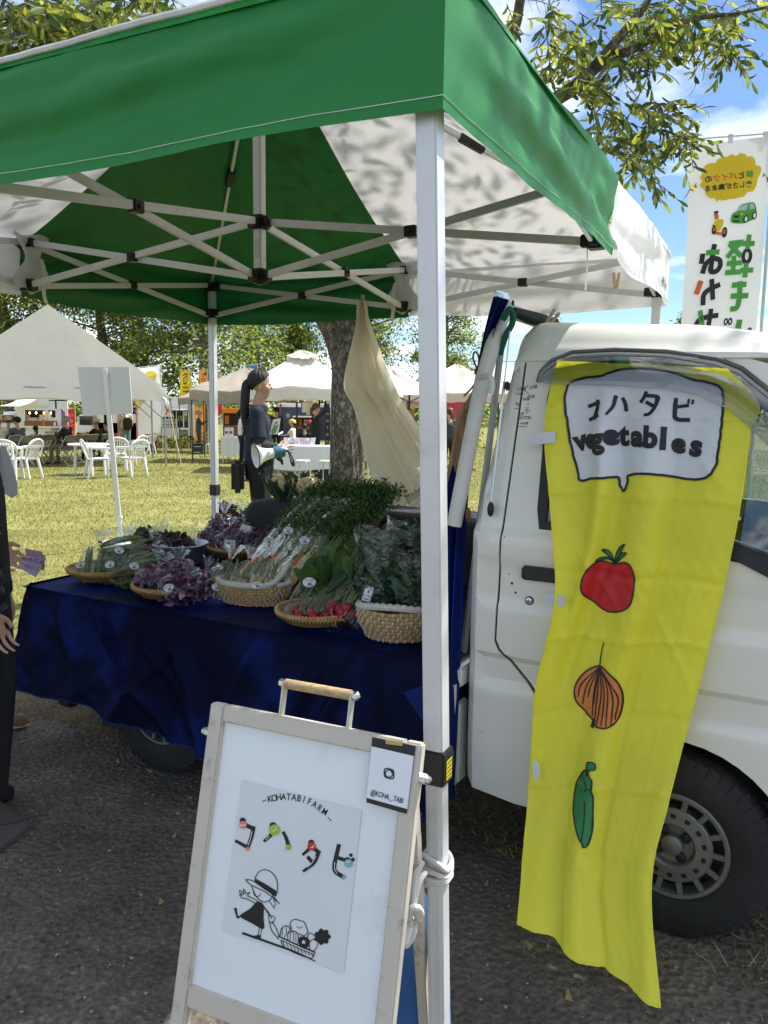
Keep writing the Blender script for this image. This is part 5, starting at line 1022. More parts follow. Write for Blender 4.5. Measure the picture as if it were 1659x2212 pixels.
# purple bags
def purple(px, py, z, r, txt, seed, neck, lab=None, grp='bags of purple leaves'):
    r = tuple(q*(1.24 if seed > 30 else 1.1) for q in r); c = tp(px, py, z)+V3(0, 0, .008); o = bag(txt, c, group=grp); clump('purple_leaves', purp, o, c, np.array(r)*.80, 420, .034, .028, seed, ruffle=1.1, curl=.8); bag_film(o, c, r, np.eye(3), neck, seed)
    if lab == 'rect': sticker(o, c+V3(.0, -r[1]*1.08, .01), rect=(.026, .021))
    elif lab: sticker(o, c+V3(-.01, -r[1]*1.05, .02))
purple(330, 1264, t2-.01, (.072, .06, .06), 'bag of purple leaves at the left of the front purple tray', 21, (.3, 0, .9)); purple(380, 1277, t2-.05, (.066, .055, .05), 'bag of purple leaves at the front of the front purple tray', 22, (.5, -.2, .8), 1)
purple(422, 1268, t2, (.055, .05, .052), 'bag of purple leaves at the right of the front purple tray beside the straw basket', 23, (.6, 0, .8)); purple(382, 1244, t2+.06, (.06, .05, .05), 'bag of purple leaves at the back of the front purple tray', 24, (.2, 0, 1.))
purple(458, 1172, t3-.0, (.058, .05, .065), 'bag of purple leaves at the left of the raised back tray', 31, (.35, 0, 1)); purple(502, 1178, t3-.05, (.07, .055, .062), 'bag of purple leaves with a square label at the front of the raised tray', 32, (-.1, -.2, 1), 'rect')
purple(556, 1176, t3-.01, (.062, .05, .058), 'bag of purple leaves with its tied end sticking out right of the raised tray', 33, (1, -.2, .25)); purple(535, 1146, t3+.04, (.066, .05, .05), 'bag of purple leaves on top of the raised back tray', 34, (.3, .2, 1), 'rect'); purple(480, 1142, t3+.06, (.055, .05, .05), 'bag of purple leaves at the back left of the raised back tray', 35, (.1, .2, 1))
# buckets of lettuce
galv = M('galvanised_bucket', (.45, .47, .48), .35, metal=.8, var=.15)
def bucket(c, r, h, label):
    o = thing('bucket', label, 'bucket', c); mb = MB(); mb.lathe([(r*.74, 0), (r*.75, .003), (r, h), (r*1.03, h+.003), (r*1.0, h+.006), (r*.97, h), (r*.72, .006), (.001, .006)], 30, c); mb.build('bucket_body', galv, o)
    mb = MB(); mb.tube([c+V3(r*1.03*math.cos(a), r*1.03*math.sin(a), h+.003) for a in np.linspace(0, 6.2832, 40)], .004, 6); mb.build('bucket_rim', galv, o); return o
bk1 = Bz(352, 1224); bucket(bk1+TN*.12, .125, .09, 'metal bucket of bagged lettuce behind the two front trays'); bk2 = Bz(505, 1165); bucket(bk2+TN*.28, .13, .11, 'metal bucket of bagged red lettuce behind the raised purple tray')
for i, (px, py, z, r, txt, mats) in enumerate(((322, 1182, .81, (.075, .06, .085), 'open bag of green and bronze lettuce in the left bucket', lett), (376, 1186, .80, (.085, .06, .085), 'open bag of dark red lettuce in the left bucket', lett[1:]), (490, 1115, .87, (.075, .055, .075), 'open bag of red lettuce with a square label in the back bucket', lett[1:]), (545, 1120, .86, (.06, .05, .065), 'bag of grey-green leaves with a square label in the back bucket', lett[:1]+kale[:1]))):
    c = tp(px, py-4, tof(bk1)+.10 if i < 2 else tof(bk2)+.26); o = bag(txt, c, group='bags of lettuce'); clump('lettuce_leaves', mats, o, c-V3(0, 0, .02), (r[0], r[1], r[2]*.9), 210, .046, .04, 41+i, ruffle=1.0, curl=.7)
    mb = MB(); k = 40
    def of(u, v, c=c, r=r, i=i): a = 2*math.pi*u; w = 1.05+.25*v+.10*math.sin(a*4+v*5+i)*v+.06*math.sin(a*9+v*9); return c+V3(math.cos(a)*r[0]*w, math.sin(a)*r[1]*w, -r[2]*.9+v*(r[2]*2.2+.02*math.sin(a*3+i)))
    mb.grid(of, 40, 16, wrap=True); mb.build('film', FILM, o, sharp=180)
    if i != 0: sticker(o, c+V3(-.02, -r[1]*1.2, -.02 if i > 1 else .0), rect=(.026, .023))
# baby carrots
for i, (px, py, txt) in enumerate(((480, 1262, 'small bag of cream and orange carrots at the left of the straw basket'), (522, 1262, 'small bag of cream carrots in the middle of the straw basket'), (566, 1258, 'small bag of cream carrots at the right of the straw basket'))):
    c = tp(px, py-4, t5-.03); R = RX(-.5)@RY(.25); o = bag(txt, c, group='bags of small carrots'); r = rb(50+i)
    for j in range(7):
        k = 'wywwoyw'[(j+i*3) % 7] if i == 0 else 'wywywwy'[j]; x = (j-3)*.013; top = R@V3(x+r.uniform(-.004, .004), r.uniform(-.012, .012), .012)+c; bot = R@V3(x*.8+r.uniform(-.01, .01), r.uniform(-.012, .012), -.07)+c
        mb = MB(); mb.tube([lerp(top, bot, q) for q in np.linspace(0, 1, 6)], [.0085, .0095, .008, .006, .004, .001], 8); ca = mb.build('carrot', carm[k], o)
        mb = MB()
        for q in range(3): e = R@V3(r.uniform(-.012, .012), r.uniform(-.01, .01), .06+r.uniform(0, .02)); mb.tube([top, top+e*.5, top+e], [.0028, .0022, .0015], 5)
        mb.build('carrot_tops', stemm, ca, kind='stuff')
    bag_film(o, c+R@V3(0, 0, .01), (.050, .022, .078), R, (0, 0, 1), 60+i, .05); sticker(o, c+R@V3(-.005, -.034, -.03), r=.017)
# radishes
for i, (px, py, a, txt) in enumerate(((655, 1322, -.1, 'bag of red radishes with green leaves at the left of the radish tray'), (705, 1325, .1, 'bag of red radishes with green leaves in the middle of the radish tray'), (745, 1318, .25, 'bag of red radishes with green leaves at the right of the radish tray'))):
    c = tp(px, py, t4-.03); o = bag(txt, c, group='bags of radishes'); r = rb(70+i); Rr = RX(-.75)@RY(.45+a*.3)
    for j in range(7):
        p = c+V3(r.uniform(-.05, .05), r.uniform(-.045, .03), r.uniform(-.012, .018)); mb = MB(); mb.ball(p, (.0185, .0185, .019), 12, 8); rd = mb.build('radish', radm, o); mb = MB(); mb.tube([p+V3(0, -.016, -.008), p+V3(r.uniform(-.01, .01), -.03, -.016), p+V3(r.uniform(-.02, .02), -.04, -.02)], [.002, .001, .0005], 4); mb.build('radish_tail', radt, rd)
        mb = MB()
        for q in range(3): e = Rr@V3(r.uniform(-.03, .03), r.uniform(-.02, .02), .11); mb.tube([p, p+e*.5+V3(0, 0, .008), p+e], [.003, .0025, .0018], 5)
        mb.build('radish_stems', stemm, rd, kind='stuff')
    rg = np.random.default_rng(80+i); n = 60; C = c+np.stack([rg.uniform(-.055, .055, n), rg.uniform(-.035, .03, n), rg.uniform(.06, .20, n)], 1)@Rr.T; D = np.stack([rg.normal(0, .4, n), rg.normal(0, .4, n), np.ones(n)], 1)@Rr.T
    leaves('radish_leaves', radl, o, C, D, .10, .06, seed=i, curl=.4, ruffle=.12)
    mb = MB(); mb.grid(lambda u, v: c+Rr@V3(math.cos(6.283*u)*(.07-.012*v+.008*math.sin(u*30+v*6)), math.sin(6.283*u)*(.042+.006*math.sin(u*22+v*9)), -.04+.28*v+.01*math.sin(u*19)), 36, 20, wrap=True); mb.build('film', FILM, o, sharp=180); (sticker(o, c+Rr@V3(-.02, -.05, .09), r=.02) if i == 0 else 0)
# kale
for i, (px, py, z, r, txt) in enumerate(((825, 1235, .84, (.085, .06, .13), 'tall bag of kale with a small white label at the left of the kale basket'), (905, 1265, .81, (.08, .055, .10), 'bag of kale at the front of the kale basket beside the tent leg'), (885, 1200, .87, (.075, .06, .10), 'bag of kale at the back of the kale basket'))):
    c = tp(px, py, t6-.01 if i < 2 else t6+.07); o = bag(txt, c, group='bags of kale'); clump('kale_leaves', kale, o, c, np.array(r)*.9, 420, .042, .042, 90+i, ruffle=1.0, curl=.7)
    mb = MB()
    def of(u, v, c=c, r=r, i=i): a = 2*math.pi*u; w = 1.02+.07*math.sin(a*3+v*4+i)+.05*math.sin(a*8+v*9+i)+.12*sstep(.75, 1, v)*math.sin(a*5+i); return c+V3(math.cos(a)*r[0]*w, math.sin(a)*r[1]*w, -r[2]+v*(r[2]*2.15+.02*math.sin(a*2+i)))
    mb.grid(of, 44, 20, wrap=True); mb.build('film', FILM, o, sharp=180)
    if i == 0: sticker(o, c+V3(-.045, -.065, -.06), rect=(.014, .026))
# cloth covered box, crate with carrot bunches, cauliflowers
dkc = M('charcoal_cloth', (.022, .024, .030), .85, bump=.6, bscale=200, var=.25, dirt=(.06, .065, .08, .4), dscale=8)
bx = thing('covered_box', 'long box covered with charcoal cloth along the back of the truck bed', 'box', T(.35, 1.12, ZB))
def bxf(u, v):
    s = -.36+1.52*u; pr = [(.94, .665), (.95, .78), (.96, .88), (.985, .93), (1.03, .945), (1.15, .948), (1.3, .94), (1.34, .90), (1.35, .67)]; p = smooth_line(pr, 40)[round(v*39)]
    e = .02*(1-min(1, u/.04))**2; w = .006*snoise(s*9, v*5, 2)+.004*math.sin(s*30+v*8)*(1-v); return T(s+e*.5, p[0]+w+e, p[1]-e+.006*snoise(s*6, v*3, 6))
mb = MB(); mb.grid(bxf, 70, 40); mb.add([bxf(0, v) for v in np.linspace(0, 1, 40)]+[T(-.355, 1.15, .67)], [(i, i+1, 40) for i in range(39)]); mb.build('box_cloth', dkc, bx, sharp=180)
cw = wood('crate_wood', (.22, .115, .045), (.10, .045, .016), 9, stretch=(1, 6, 6)); crate = thing('sloping_crate', 'brown wooden crate tilted against the dark box, holding bunches of carrots', 'crate', T(.25, .7, ZB))
k0s, k0z = tru(742, 1218, .50); k1s, k1z = tru(834, 1088, .98); dn = V3(0, k1z-k0z, 0); 
def K(s, a, h): # a along the slope 0..1, h up from slope
    t = .50+.48*a; z = .685+(k1z-.0-.685)*a; nn = V3(0, 0, 0); L = math.hypot(.48, k1z-.685); return T(s, t-h*(k1z-.685)/L, z+h*.48/L-.03)
for s_, nm in ((k1s-.008, 'side_board'), (.03, 'side_board')):
    mb = MB(); v = [K(s_+x, a, h) for x in (-.011, .011) for a, h in ((0, -.01), (1.0, -.01), (1.0, .065), (0, .065))]; mb.add(v, [(0, 1, 2, 3), (7, 6, 5, 4), (0, 4, 5, 1), (1, 5, 6, 2), (2, 6, 7, 3), (3, 7, 4, 0)]); mb.build(nm, cw, crate)
for j in range(5):
    mb = MB(); a0, a1 = j*.2+.01, j*.2+.185; v = [K(s, a, h) for s in (.04, k1s-.019) for a, h in ((a0, -.008), (a1, -.008), (a1, .004), (a0, .004))]; mb.add(v, [(0, 1, 2, 3), (7, 6, 5, 4), (0, 4, 5, 1), (1, 5, 6, 2), (2, 6, 7, 3), (3, 7, 4, 0)]); mb.build('slat', cw, crate)
mb = MB(); v = [K(s, a, h) for s in (-.15, k1s-.019) for a, h in ((-.05, -.02), (.0, -.02), (.0, .05), (-.05, .05))]; mb.add(v, [(0, 1, 2, 3), (7, 6, 5, 4), (0, 4, 5, 1), (1, 5, 6, 2), (2, 6, 7, 3), (3, 7, 4, 0)]); mb.build('front_board', cw, crate)
spots = [(.10, 'o'), (.16, 'p'), (.22, 'w'), (.28, 'o'), (.34, 'y'), (.40, 'w')]
for i, (s_, kc) in enumerate(spots):
    base = K(s_, .10+.03*(i % 2), .05+.012*(i % 2)); ax = K(s_+.05, 1.05, .06)-base; Lb = np.linalg.norm(ax); ax /= Lb; sd_ = TU; up = np.cross(sd_, ax)
    o = bag(['bagged carrot bunch at the left end of the sloping crate', 'bagged bunch with a long purple carrot near the left end of the crate', 'bagged carrot bunch with cream roots left of the middle of the sloping crate', 'bagged carrot bunch with orange roots right of the middle of the sloping crate', 'bagged carrot bunch with yellow roots, second from the right board of the crate', 'bagged carrot bunch against the right board of the sloping crate'][i], base, group='bagged carrot bunches')
    r = rb(110+i); Rb = np.array([sd_, up, ax]).T
    for j in range(6):
        k = kc if j < 2 else r.choice('owyp'); x = (j-2.5)*.014; top = base+Rb@V3(x, r.uniform(-.012, .02), .06+r.uniform(0, .03)); tip = base+Rb@V3(x*.8+r.uniform(-.01, .01), r.uniform(-.012, .02), -.16+(.0 if i != 1 else -.03))
        if i < 2: tip = tip+Rb@V3(-.05, .02, 0)
        mb = MB(); mb.tube([lerp(top, tip, q) for q in np.linspace(0, 1, 7)], [.010, .0125, .0115, .0095, .0075, .005, .0012], 8); ca = mb.build('carrot', carm[k], o)
        mb = MB()
        for q in range(5): e = Rb@V3(r.uniform(-.03, .03), r.uniform(-.01, .035), .17); mb.tube([top, top+e*.5, top+e], [.0032, .0026, .0018], 5)
        mb.build('carrot_stalks', stemm, ca, kind='stuff')
    rg = np.random.default_rng(120+i); n = 760; hh = rg.uniform(.2, Lb*1.0-.02+.03*(i % 3), n); C = base+np.stack([rg.normal(0, .026+.03*(hh/Lb)**2), rg.uniform(-.012, .055, n), hh], 1)@Rb.T
    D = np.stack([rg.normal(0, .7, n), rg.normal(.25, .6, n), rg.uniform(.2, 1.1, n)], 1)@Rb.T; leaves('carrot_fronds', fern, o, C, D, .034, .004, seed=i, curl=.4, ruffle=1.2)
    C2 = np.repeat(C, 3, 0)+rg.normal(0, .012, (3*n, 3)); leaves('carrot_leaflets', fern, o, C2, np.repeat(D, 3, 0)+.6*rg.normal(size=(3*n, 3)), .022, .009, lo=True, seed=i+9, curl=.4, ruffle=.8)
    if i != 5 and i != 4:
        mb = MB(); mb.grid(lambda u, v: base+Rb@V3(math.cos(6.283*u)*(.05+.02*v+.007*math.sin(u*25+v*7+i)), .012+math.sin(6.283*u)*(.032+.02*v+.006*math.sin(u*19+v*11)), -.19+(Lb+.12)*v*.93+.012*math.sin(u*15)), 36, 26, wrap=True); mb.build('film', FILM, o, sharp=180)
    if i in (0, 1, 3): sticker(o, base+Rb@V3(-.01, .058, .12+.05*(i % 3)), r=.019)
curd = M('cauliflower_curd', (.60, .50, .27), .7, var=.15, scale=30, bump=.8, bscale=120); cleaf = [M('cauliflower_leaf', (.045, .085, .035), .5, trans=.15, var=.3), M('cauliflower_leaf_blue', (.035, .07, .045), .5, trans=.15)]
rib = M('leaf_rib', (.16, .22, .09), .5)
for i, (px, py, txt) in enumerate(((612, 1070, 'cauliflower mostly wrapped in its dark leaves on the covered box'), (668, 1078, 'cauliflower with an open cream head on the covered box'))):
    c = atY(px, py, 1)*0+tp(px, py, 1.10); c = V3(c[0], c[1], 1.015); o = thing('cauliflower', txt, 'cauliflower', c-V3(0, 0, .065)); r = rb(130+i); mb = MB(); mb.ball(c, (.062, .062, .056), 16, 10)
    for j in range(70):
        z = r.uniform(-.3, 1); a = r.uniform(0, 6.28); q = math.sqrt(1-z*z); mb.ball(c+V3(math.cos(a)*q*.058, math.sin(a)*q*.058, z*.052), r.uniform(.010, .017), 7, 5)
    mb.build('curd', curd, o)
    angs = [2.6, 3.5, 4.3, 5.4, .2, 1.2, 2.0] if i == 0 else [2.8, 3.5, 5.9, .4, 1.2, 1.9]
    for j, a in enumerate(angs):
        hgt = .13 if (i == 0 and j in (1, 3, 4)) or (i == 1 and j > 2) else .10; w0 = .075; wr = .22 if i == 0 and j in (2, 3) else 0
        def lf(u, v, a=a, hgt=hgt, j=j): x = (u-.5)*w0*math.sin(min(1, v*1.1+.25)*2.6)*1.2; rr_ = .035+.045*math.sin(v*2.2)+(.05*v*v if not (i == 0 and j in (3, 4)) else -.03*v*v); rr_ += .012*math.sin(u*9+v*7+j)*v-.03*abs(u-.5); d = V3(math.cos(a), math.sin(a), 0); t_ = V3(-math.sin(a), math.cos(a), 0); return c+d*rr_+t_*x+V3(0, 0, -.06+hgt*v+.008*math.sin(u*14)*v)
        mb = MB(); mb.grid(lf, 9, 10); lo = mb.build('leaf', cleaf[j % 2], o, sharp=180); mb = MB(); mb.tube([lf(.5, v)-V3(math.cos(a), math.sin(a), 0)*-.002 for v in np.linspace(0, .9, 8)], [.006, .006, .005, .004, .003, .002, .0015, .001], 5); mb.build('leaf_rib', rib, lo)
# ================================================================== PEOPLE
skin = M('skin', (.50, .30, .21), .5, var=.06, scale=9); skin2 = M('skin_tan', (.40, .23, .15), .5, var=.06); hairm = M('black_hair', (.010, .008, .007), .6, var=.3, scale=60, stretch=(1, 1, .2), bump=.4, bscale=200); hairb = M('brown_hair', (.07, .03, .016), .4, var=.3, scale=60); hairg = M('grey_hair', (.22, .23, .22), .6, var=.4, scale=50)
eyem = M('eye_dark', (.01, .008, .008), .3); lipm = M('lips', (.32, .12, .10), .5)
def cloth_m(name, c, **k): return M(name, c, .85, var=.12, scale=14, bump=.5, bscale=60, **k)
def hand_bones(w, d, side, r=1., curl=.5, up=(0, 0, 1)):
    """palm and five unequal bent fingers; w wrist, d direction of the fingers, side = thumb direction"""
    w = np.asarray(w, float); d = np.asarray(d, float); d /= np.linalg.norm(d); s = np.asarray(side, float); s = s-d*(s@d); s /= np.linalg.norm(s); n = np.cross(d, s); B = []
    for k in (-1, 0, 1): B.append((w, w+d*.075*r+s*k*.024*r, .017*r, .014*r))
    for i, (o, L) in enumerate(((.040, .066), (.0135, .076), (-.0135, .071), (-.039, .056))):
        a = w+d*.08*r+s*o*r; e1 = d*math.cos(curl*.5)+n*math.sin(curl*.5); e2 = d*math.cos(curl*1.3)+n*math.sin(curl*1.3); e3 = d*math.cos(curl*2)+n*math.sin(curl*2)
        b = a+e1*L*.45*r; c = b+e2*L*.33*r; B += [(a, b, .0088*r, .008*r), (b, c, .008*r, .0074*r), (c, c+e3*L*.28*r, .0074*r, .006*r)]
    t = w+d*.02*r+s*.022*r; t2 = t+(d*.6+s*.75)*.036*r; B += [(t, t2, .013*r, .0105*r), (t2, t2+(d*.85+s*.3+n*curl*.5)*.032*r, .0105*r, .008*r)]; return B
def body_mesh(name, bones, mats, vox, it=4):
    """one continuous surface grown round tapered bones; bones = (a, b, ra, rb, material)"""
    mb = MB()
    for a, b, ra, rb_, m in bones:
        a = np.asarray(a, float); b = np.asarray(b, float); L = np.linalg.norm(b-a)
        if L > 1e-4:
            d = (b-a)/L; n = 5; P = [a-d*ra*.0+(b-a)*t for t in np.linspace(0, 1, n)]; mb.tube(P, np.linspace(ra, rb_, n), 10)
        mb.ball(a, ra, 10, 7); mb.ball(b, rb_, 10, 7)
    me = mb.mesh('tmp', [], False); o = bpy.data.objects.new('tmp', me); COL.objects.link(o)
    r = o.modifiers.new('r', 'REMESH'); r.mode = 'VOXEL'; r.voxel_size = vox; s = o.modifiers.new('s', 'SMOOTH'); s.factor = .5; s.iterations = it
    dg = bpy.context.evaluated_depsgraph_get(); out = bpy.data.meshes.new_from_object(o.evaluated_get(dg)); bpy.data.objects.remove(o); bpy.data.meshes.remove(me)
    n = len(out.polygons); C = np.zeros(n*3); out.polygons.foreach_get('center', C); C = C.reshape(-1, 3); best = np.full(n, 9e9); idx = np.zeros(n, int)
    for a, b, ra, rb_, m in bones:
        a = np.asarray(a, float); d = np.asarray(b, float)-a; t = np.clip(((C-a)@d)/(d@d+1e-9), 0, 1); q = np.linalg.norm(C-a-t[:, None]*d, axis=1)-(ra+(rb_-ra)*t); k = q < best; best[k] = q[k]; idx[k] = m
    out.materials.clear()
    for x in mats: out.materials.append(x)
    out.polygons.foreach_set('material_index', idx.astype(np.int32)); out.polygons.foreach_set('use_smooth', np.ones(n, bool)); out.name = name; return out
def rot2(a): return np.array([(math.cos(a), -math.sin(a), 0), (math.sin(a), math.cos(a), 0), (0, 0, 1)])
def person(label, loc, rz, top, legs, shoes=None, skin_=None, pose='stand', H=1.65, hair=None, hat=None, arms=None, vox=.014, long_sleeve=True, hairlen=0., female=False, group=None, hands=False, look=0., knee=.95, lean=0., fl=.13):
    """body facing local +X"""
    k = H/1.65; o = thing('person', label, 'person', loc, rz, group); skin_ = skin_ or skin; hair = hair or hairm; mats = [skin_, top, legs, shoes or blk, top if long_sleeve else skin_]
    sit = pose == 'sit'; hz = .47 if sit else .90; V = lambda x, y, z: np.array([x, y, z], float)
    lx = math.sin(lean); P = V(0, 0, hz+.03); ch = P+V(lx*.3, 0, .34); nk = P+V(lx*.47, 0, .52); hd = nk+V(.02+lx*.05, 0, .135)
    sw = .165 if female else .185; B = []; A_ = lambda a, b, ra, rb_, m: B.append((a, b, ra, rb_, m))
    for s in (-1, 1): A_(P+V(0, s*.06, .0), ch+V(0, s*.07, -.02), .105, .095, 1); A_(ch+V(0, s*.06, 0), nk+V(-.01, s*(sw-.05), -.075), .095, .06, 1)
    A_(P, ch, .11, .11, 1); A_(P+V(0, -.05, -.02), P+V(0, .05, -.02), .115, .115, 2 if not sit else 2); A_(nk+V(-.005, 0, -.06), nk+V(.012, 0, .05), .052, .047, 0)
    A_(hd+V(-.012, 0, .035), hd+V(-.005, 0, .05), .083, .078, 0); A_(hd+V(.022, 0, -.01), hd+V(.03, 0, -.075), .060, .036, 0); A_(hd+V(.08, 0, .0), hd+V(.093, 0, -.022), .008, .011, 0)
    for s in (-1, 1): A_(hd+V(-.005, s*.077, .0), hd+V(-.01, s*.08, -.03), .013, .010, 0); A_(hd+V(.05, s*.035, -.02), hd+V(.045, s*.03, -.035), .03, .028, 0)
    for i, s in enumerate((-1, 1)):
        hp = P+V(0, s*.085, -.03)
        if sit: kn = hp+V(.42, s*.04, .0); an = V(kn[0]-.02+.06*i, kn[1], .08)
        else: kn = hp+V(.02+(.05 if i else -.02)*(1-knee)*6, s*.012, -.41); an = V(kn[0]-.03-(.0 if i else .05)*(1-knee)*6, kn[1], .08)
        A_(hp, kn, .092, .066, 2); A_(kn, an, .064, .046, 2); A_(an+V(-.03, 0, -.035), an+V(fl, s*.02, -.045), .04, .034, 3)
        sh = nk+V(-.01, s*sw, -.085); el, wr = (arms or {}).get(s, ((.02, s*.05, -.28), (.14, s*.01, -.50))); el = sh+V(*el); wr = sh+V(*wr)
        m_ = sh*.4+el*.6; A_(sh, m_, .056, .048, 1); A_(m_, el, .046, .042, 4 if not long_sleeve else 1); A_(el, wr, .041, .029, 4)
        dd = wr-el; dd /= np.linalg.norm(dd)
        if hands:
            for a, b, ra, rb_ in hand_bones(wr+dd*.012, dd, (.3, -s*.6, .8), 1., .6): A_(a, b, ra, rb_, 0)
        else: A_(wr+dd*.02, wr+dd*.09, .028, .022, 0); A_(wr+dd*.09, wr+dd*.145+V(0, 0, -.01), .02, .012, 0); A_(wr+dd*.03, wr+dd*.07+V(.015, -s*.035, .01), .013, .010, 0)
    B = [(a*k, b*k, ra*k, rb_*k, m) for a, b, ra, rb_, m in B]
    obj('body', body_mesh('body', B, mats, vox), o, True)
    hk = hd*k; mb = MB()
    def cap(u, v):
        a = 2*math.pi*u; e = -.25+v*1.82; back = (1-math.cos(a))/2; emin = .62-(1.62 if hairlen > 0 else 1.35)*back**.75; e = emin+(1.57-emin)*v; q = .094+.004*math.sin(a*17+v*3)+.003*math.sin(a*31+v*5)
        return hk+np.array([-.016+math.cos(a)*math.cos(e)*q*1.04, math.sin(a)*math.cos(e)*q*.96, .045+math.sin(e)*q*1.02])*k
    mb.grid(cap, 72, 12, wrap=True)
    if hairlen > 0: mb.tube(smooth_line([hk+np.array(p)*k for p in ((-.08, 0, .04), (-.118, 0, .02), (-.128, 0, -.06), (-.135, 0, -hairlen*.5), (-.10, 0, -hairlen))], 14), [.018*k+.014*k*math.sin(i/13*3.0) for i in range(13)]+[.006], 10, flat=1.25)
    mb.build('hair', hair, o, sharp=180, local=True)
    mb = MB()
    for s in (-1, 1): mb.ball(hk+np.array([.074, s*.032, .012])*k, (.008*k, .014*k, .006*k), 8, 5)
    mb.build('eyes', eyem, o, local=True, kind='stuff'); mb = MB(); mb.ball(hk+np.array([.068, 0, -.055])*k, (.008*k, .022*k, .006*k), 8, 5); mb.build('mouth', lipm, o, local=True)
    if hat:
        kind, hm = hat; mb = MB()
        if kind == 'cap': mb.lathe([(.105, .03), (.104, .07), (.085, .125), (.04, .15), (.004, .155)], 24, hk+np.array([-.01, 0, 0])*k, sx=1.08); mb.grid(lambda u, v: hk+np.array([.085+v*.085*math.cos((u-.5)*2), (u-.5)*.16*(1-.15*v), .045-.02*v*abs(u-.5)])*k, 8, 4)
        else: mb.lathe([(.175, .005), (.17, .012), (.115, .045), (.108, .10), (.09, .135), (.004, .145)], 28, hk+np.array([-.01, 0, 0])*k, sx=1.05)
        mb.build('hat', hm, o, sharp=60, local=True)
    return o
def lw(o, p):   # local point of a thing -> world
    return rot2(o.rotation_euler[2])@np.asarray(p, float)+np.array(o.location)
navy = cloth_m('navy_polo', (.012, .017, .032)); blackc = cloth_m('black_cloth', (.010, .010, .011)); trous = cloth_m('black_trousers', (.009, .009, .010))
# ---- woman with megaphone
Yw = 6.75; wl = atY(560, 878, Yw); wl = V3(wl[0]-.005, Yw, 0); f0 = .10
wo = person('woman with a long black ponytail and navy polo shirt carrying a megaphone', wl, f0, navy, trous, skin_=skin, H=1.64, female=True, hairlen=.50, arms={-1: ((.02, -.03, -.26), (.165, .10, -.285)), 1: ((.03, .05, -.28), (.07, .0, -.50))}, vox=.006, hands=True, long_sleeve=False, knee=.93)
def WL(x, y, z): return lw(wo, (x, y, z))
# navy sleeves, dark arm covers
sh_ = np.array([-.01, -.165, .93+.52-.085])*.994; el_ = sh_+np.array([.02, -.03, -.26])*.994; wr_ = sh_+np.array([.165, .10, -.285])*.994
mb = MB(); mb.tube([lerp(el_, wr_, t) for t in np.linspace(-.02, .93, 40)], [.0445-.013*t+.0012*math.sin(t*150) for t in np.linspace(0, 1, 40)], 14); mb.tube([lerp(sh_, el_, t) for t in np.linspace(.62, 1.0, 10)], .0445, 14); mb.build('arm_cover', cloth_m('charcoal_knit', (.022, .022, .026)), wo, local=True)
mb = MB(); mb.tube([lerp(sh_+V3(0, .012, .0), el_, t) for t in np.linspace(.05, .80, 12)], [.056+.012*t for t in np.linspace(0, 1, 12)], 16, cap=False); mb.build('sleeve', navy, wo, local=True)
mb = MB(); mb.lathe([(.125, -.10), (.132, .0), (.140, .10), (.128, .24)], 28, V3(0, 0, .90), sx=.92, sy=1.12, cap=False); mb.build('shirt_hem', navy, wo, local=True)
mb = MB(); mb.lathe([(.075, -.02), (.063, .02), (.058, .045)], 20, V3(0.0, 0, 1.375), cap=False); mb.build('collar', navy, wo, local=True)
bagw = thing('shoulder_bag', 'black shoulder bag hanging behind the woman with the ponytail', 'bag', WL(-.15, -.08, .82))
mb = MB(); mb.box(WL(-.17, -.09, .83), (.10, .16, .27), rot2(f0), .03); mb.build('bag_body', M('black_nylon', (.012, .012, .013), .55, bump=.4, bscale=60), bagw); mb = MB(); mb.tube(smooth_line([WL(-.15, -.10, .95), WL(-.13, -.12, 1.15), WL(-.02, -.10, 1.39), WL(.08, .06, 1.25), WL(.05, .14, .98), WL(-.14, .0, .94)], 30), .009, 6); mb.build('bag_strap', M('black_nylon', (0, 0, 0)), bagw)
# megaphone (horn facing left-front), grip, coiled lead
mg = thing('megaphone', 'white and teal megaphone tucked under the arm of the woman', 'megaphone', WL(.05, -.24, 1.03)); Ym = Yw-.20
ha = atY(551, 985, Ym-.05); hb = atY(619, 972, Ym+.03); ax = hb-ha; ax /= np.linalg.norm(ax); ax = ax*.90+V3(.15, .42, -.02)*.55; ax /= np.linalg.norm(ax); u_ = np.cross(ax, (0, 0, 1)); u_ /= np.linalg.norm(u_); RM = np.array([u_, np.cross(ax, u_), ax]).T
wht = M('white_plastic', (.72, .72, .72), .3, var=.02, coat=.3); teal = M('teal_plastic', (.03, .13, .19), .35)
mb = MB(); mb.lathe([(.100, 0), (.1025, .002), (.092, .012), (.062, .06), (.046, .11), (.040, .16), (.038, .16), (.044, .108), (.058, .06), (.088, .014), (.100, .001)], 36, ha, RM, cap=False); hn = mb.build('horn', wht, mg, sharp=50)
mb = MB(); mb.tube([ha+RM@V3(.1015*math.cos(a), .1015*math.sin(a), .001) for a in np.linspace(0, 6.2832, 40)], .0045, 6); mb.build('horn_rim', M('grey_rubber', (.05, .055, .06), .6), hn)
mb = MB(); mb.lathe([(.088, .016), (.058, .062), (.044, .10), (.002, .11)], 30, ha, RM, cap=False); mb.build('horn_inside', M('horn_grey', (.16, .18, .185), .45), hn)
mb = MB(); mb.lathe([(.002, .045), (.020, .05), (.032, .085), (.034, .115)], 20, ha, RM, cap=False); mb.build('driver_cone', teal, hn); mb = MB(); mb.lathe([(.002, .038), (.011, .04), (.012, .048)], 14, ha, RM); mb.build('driver_badge', wht, hn)
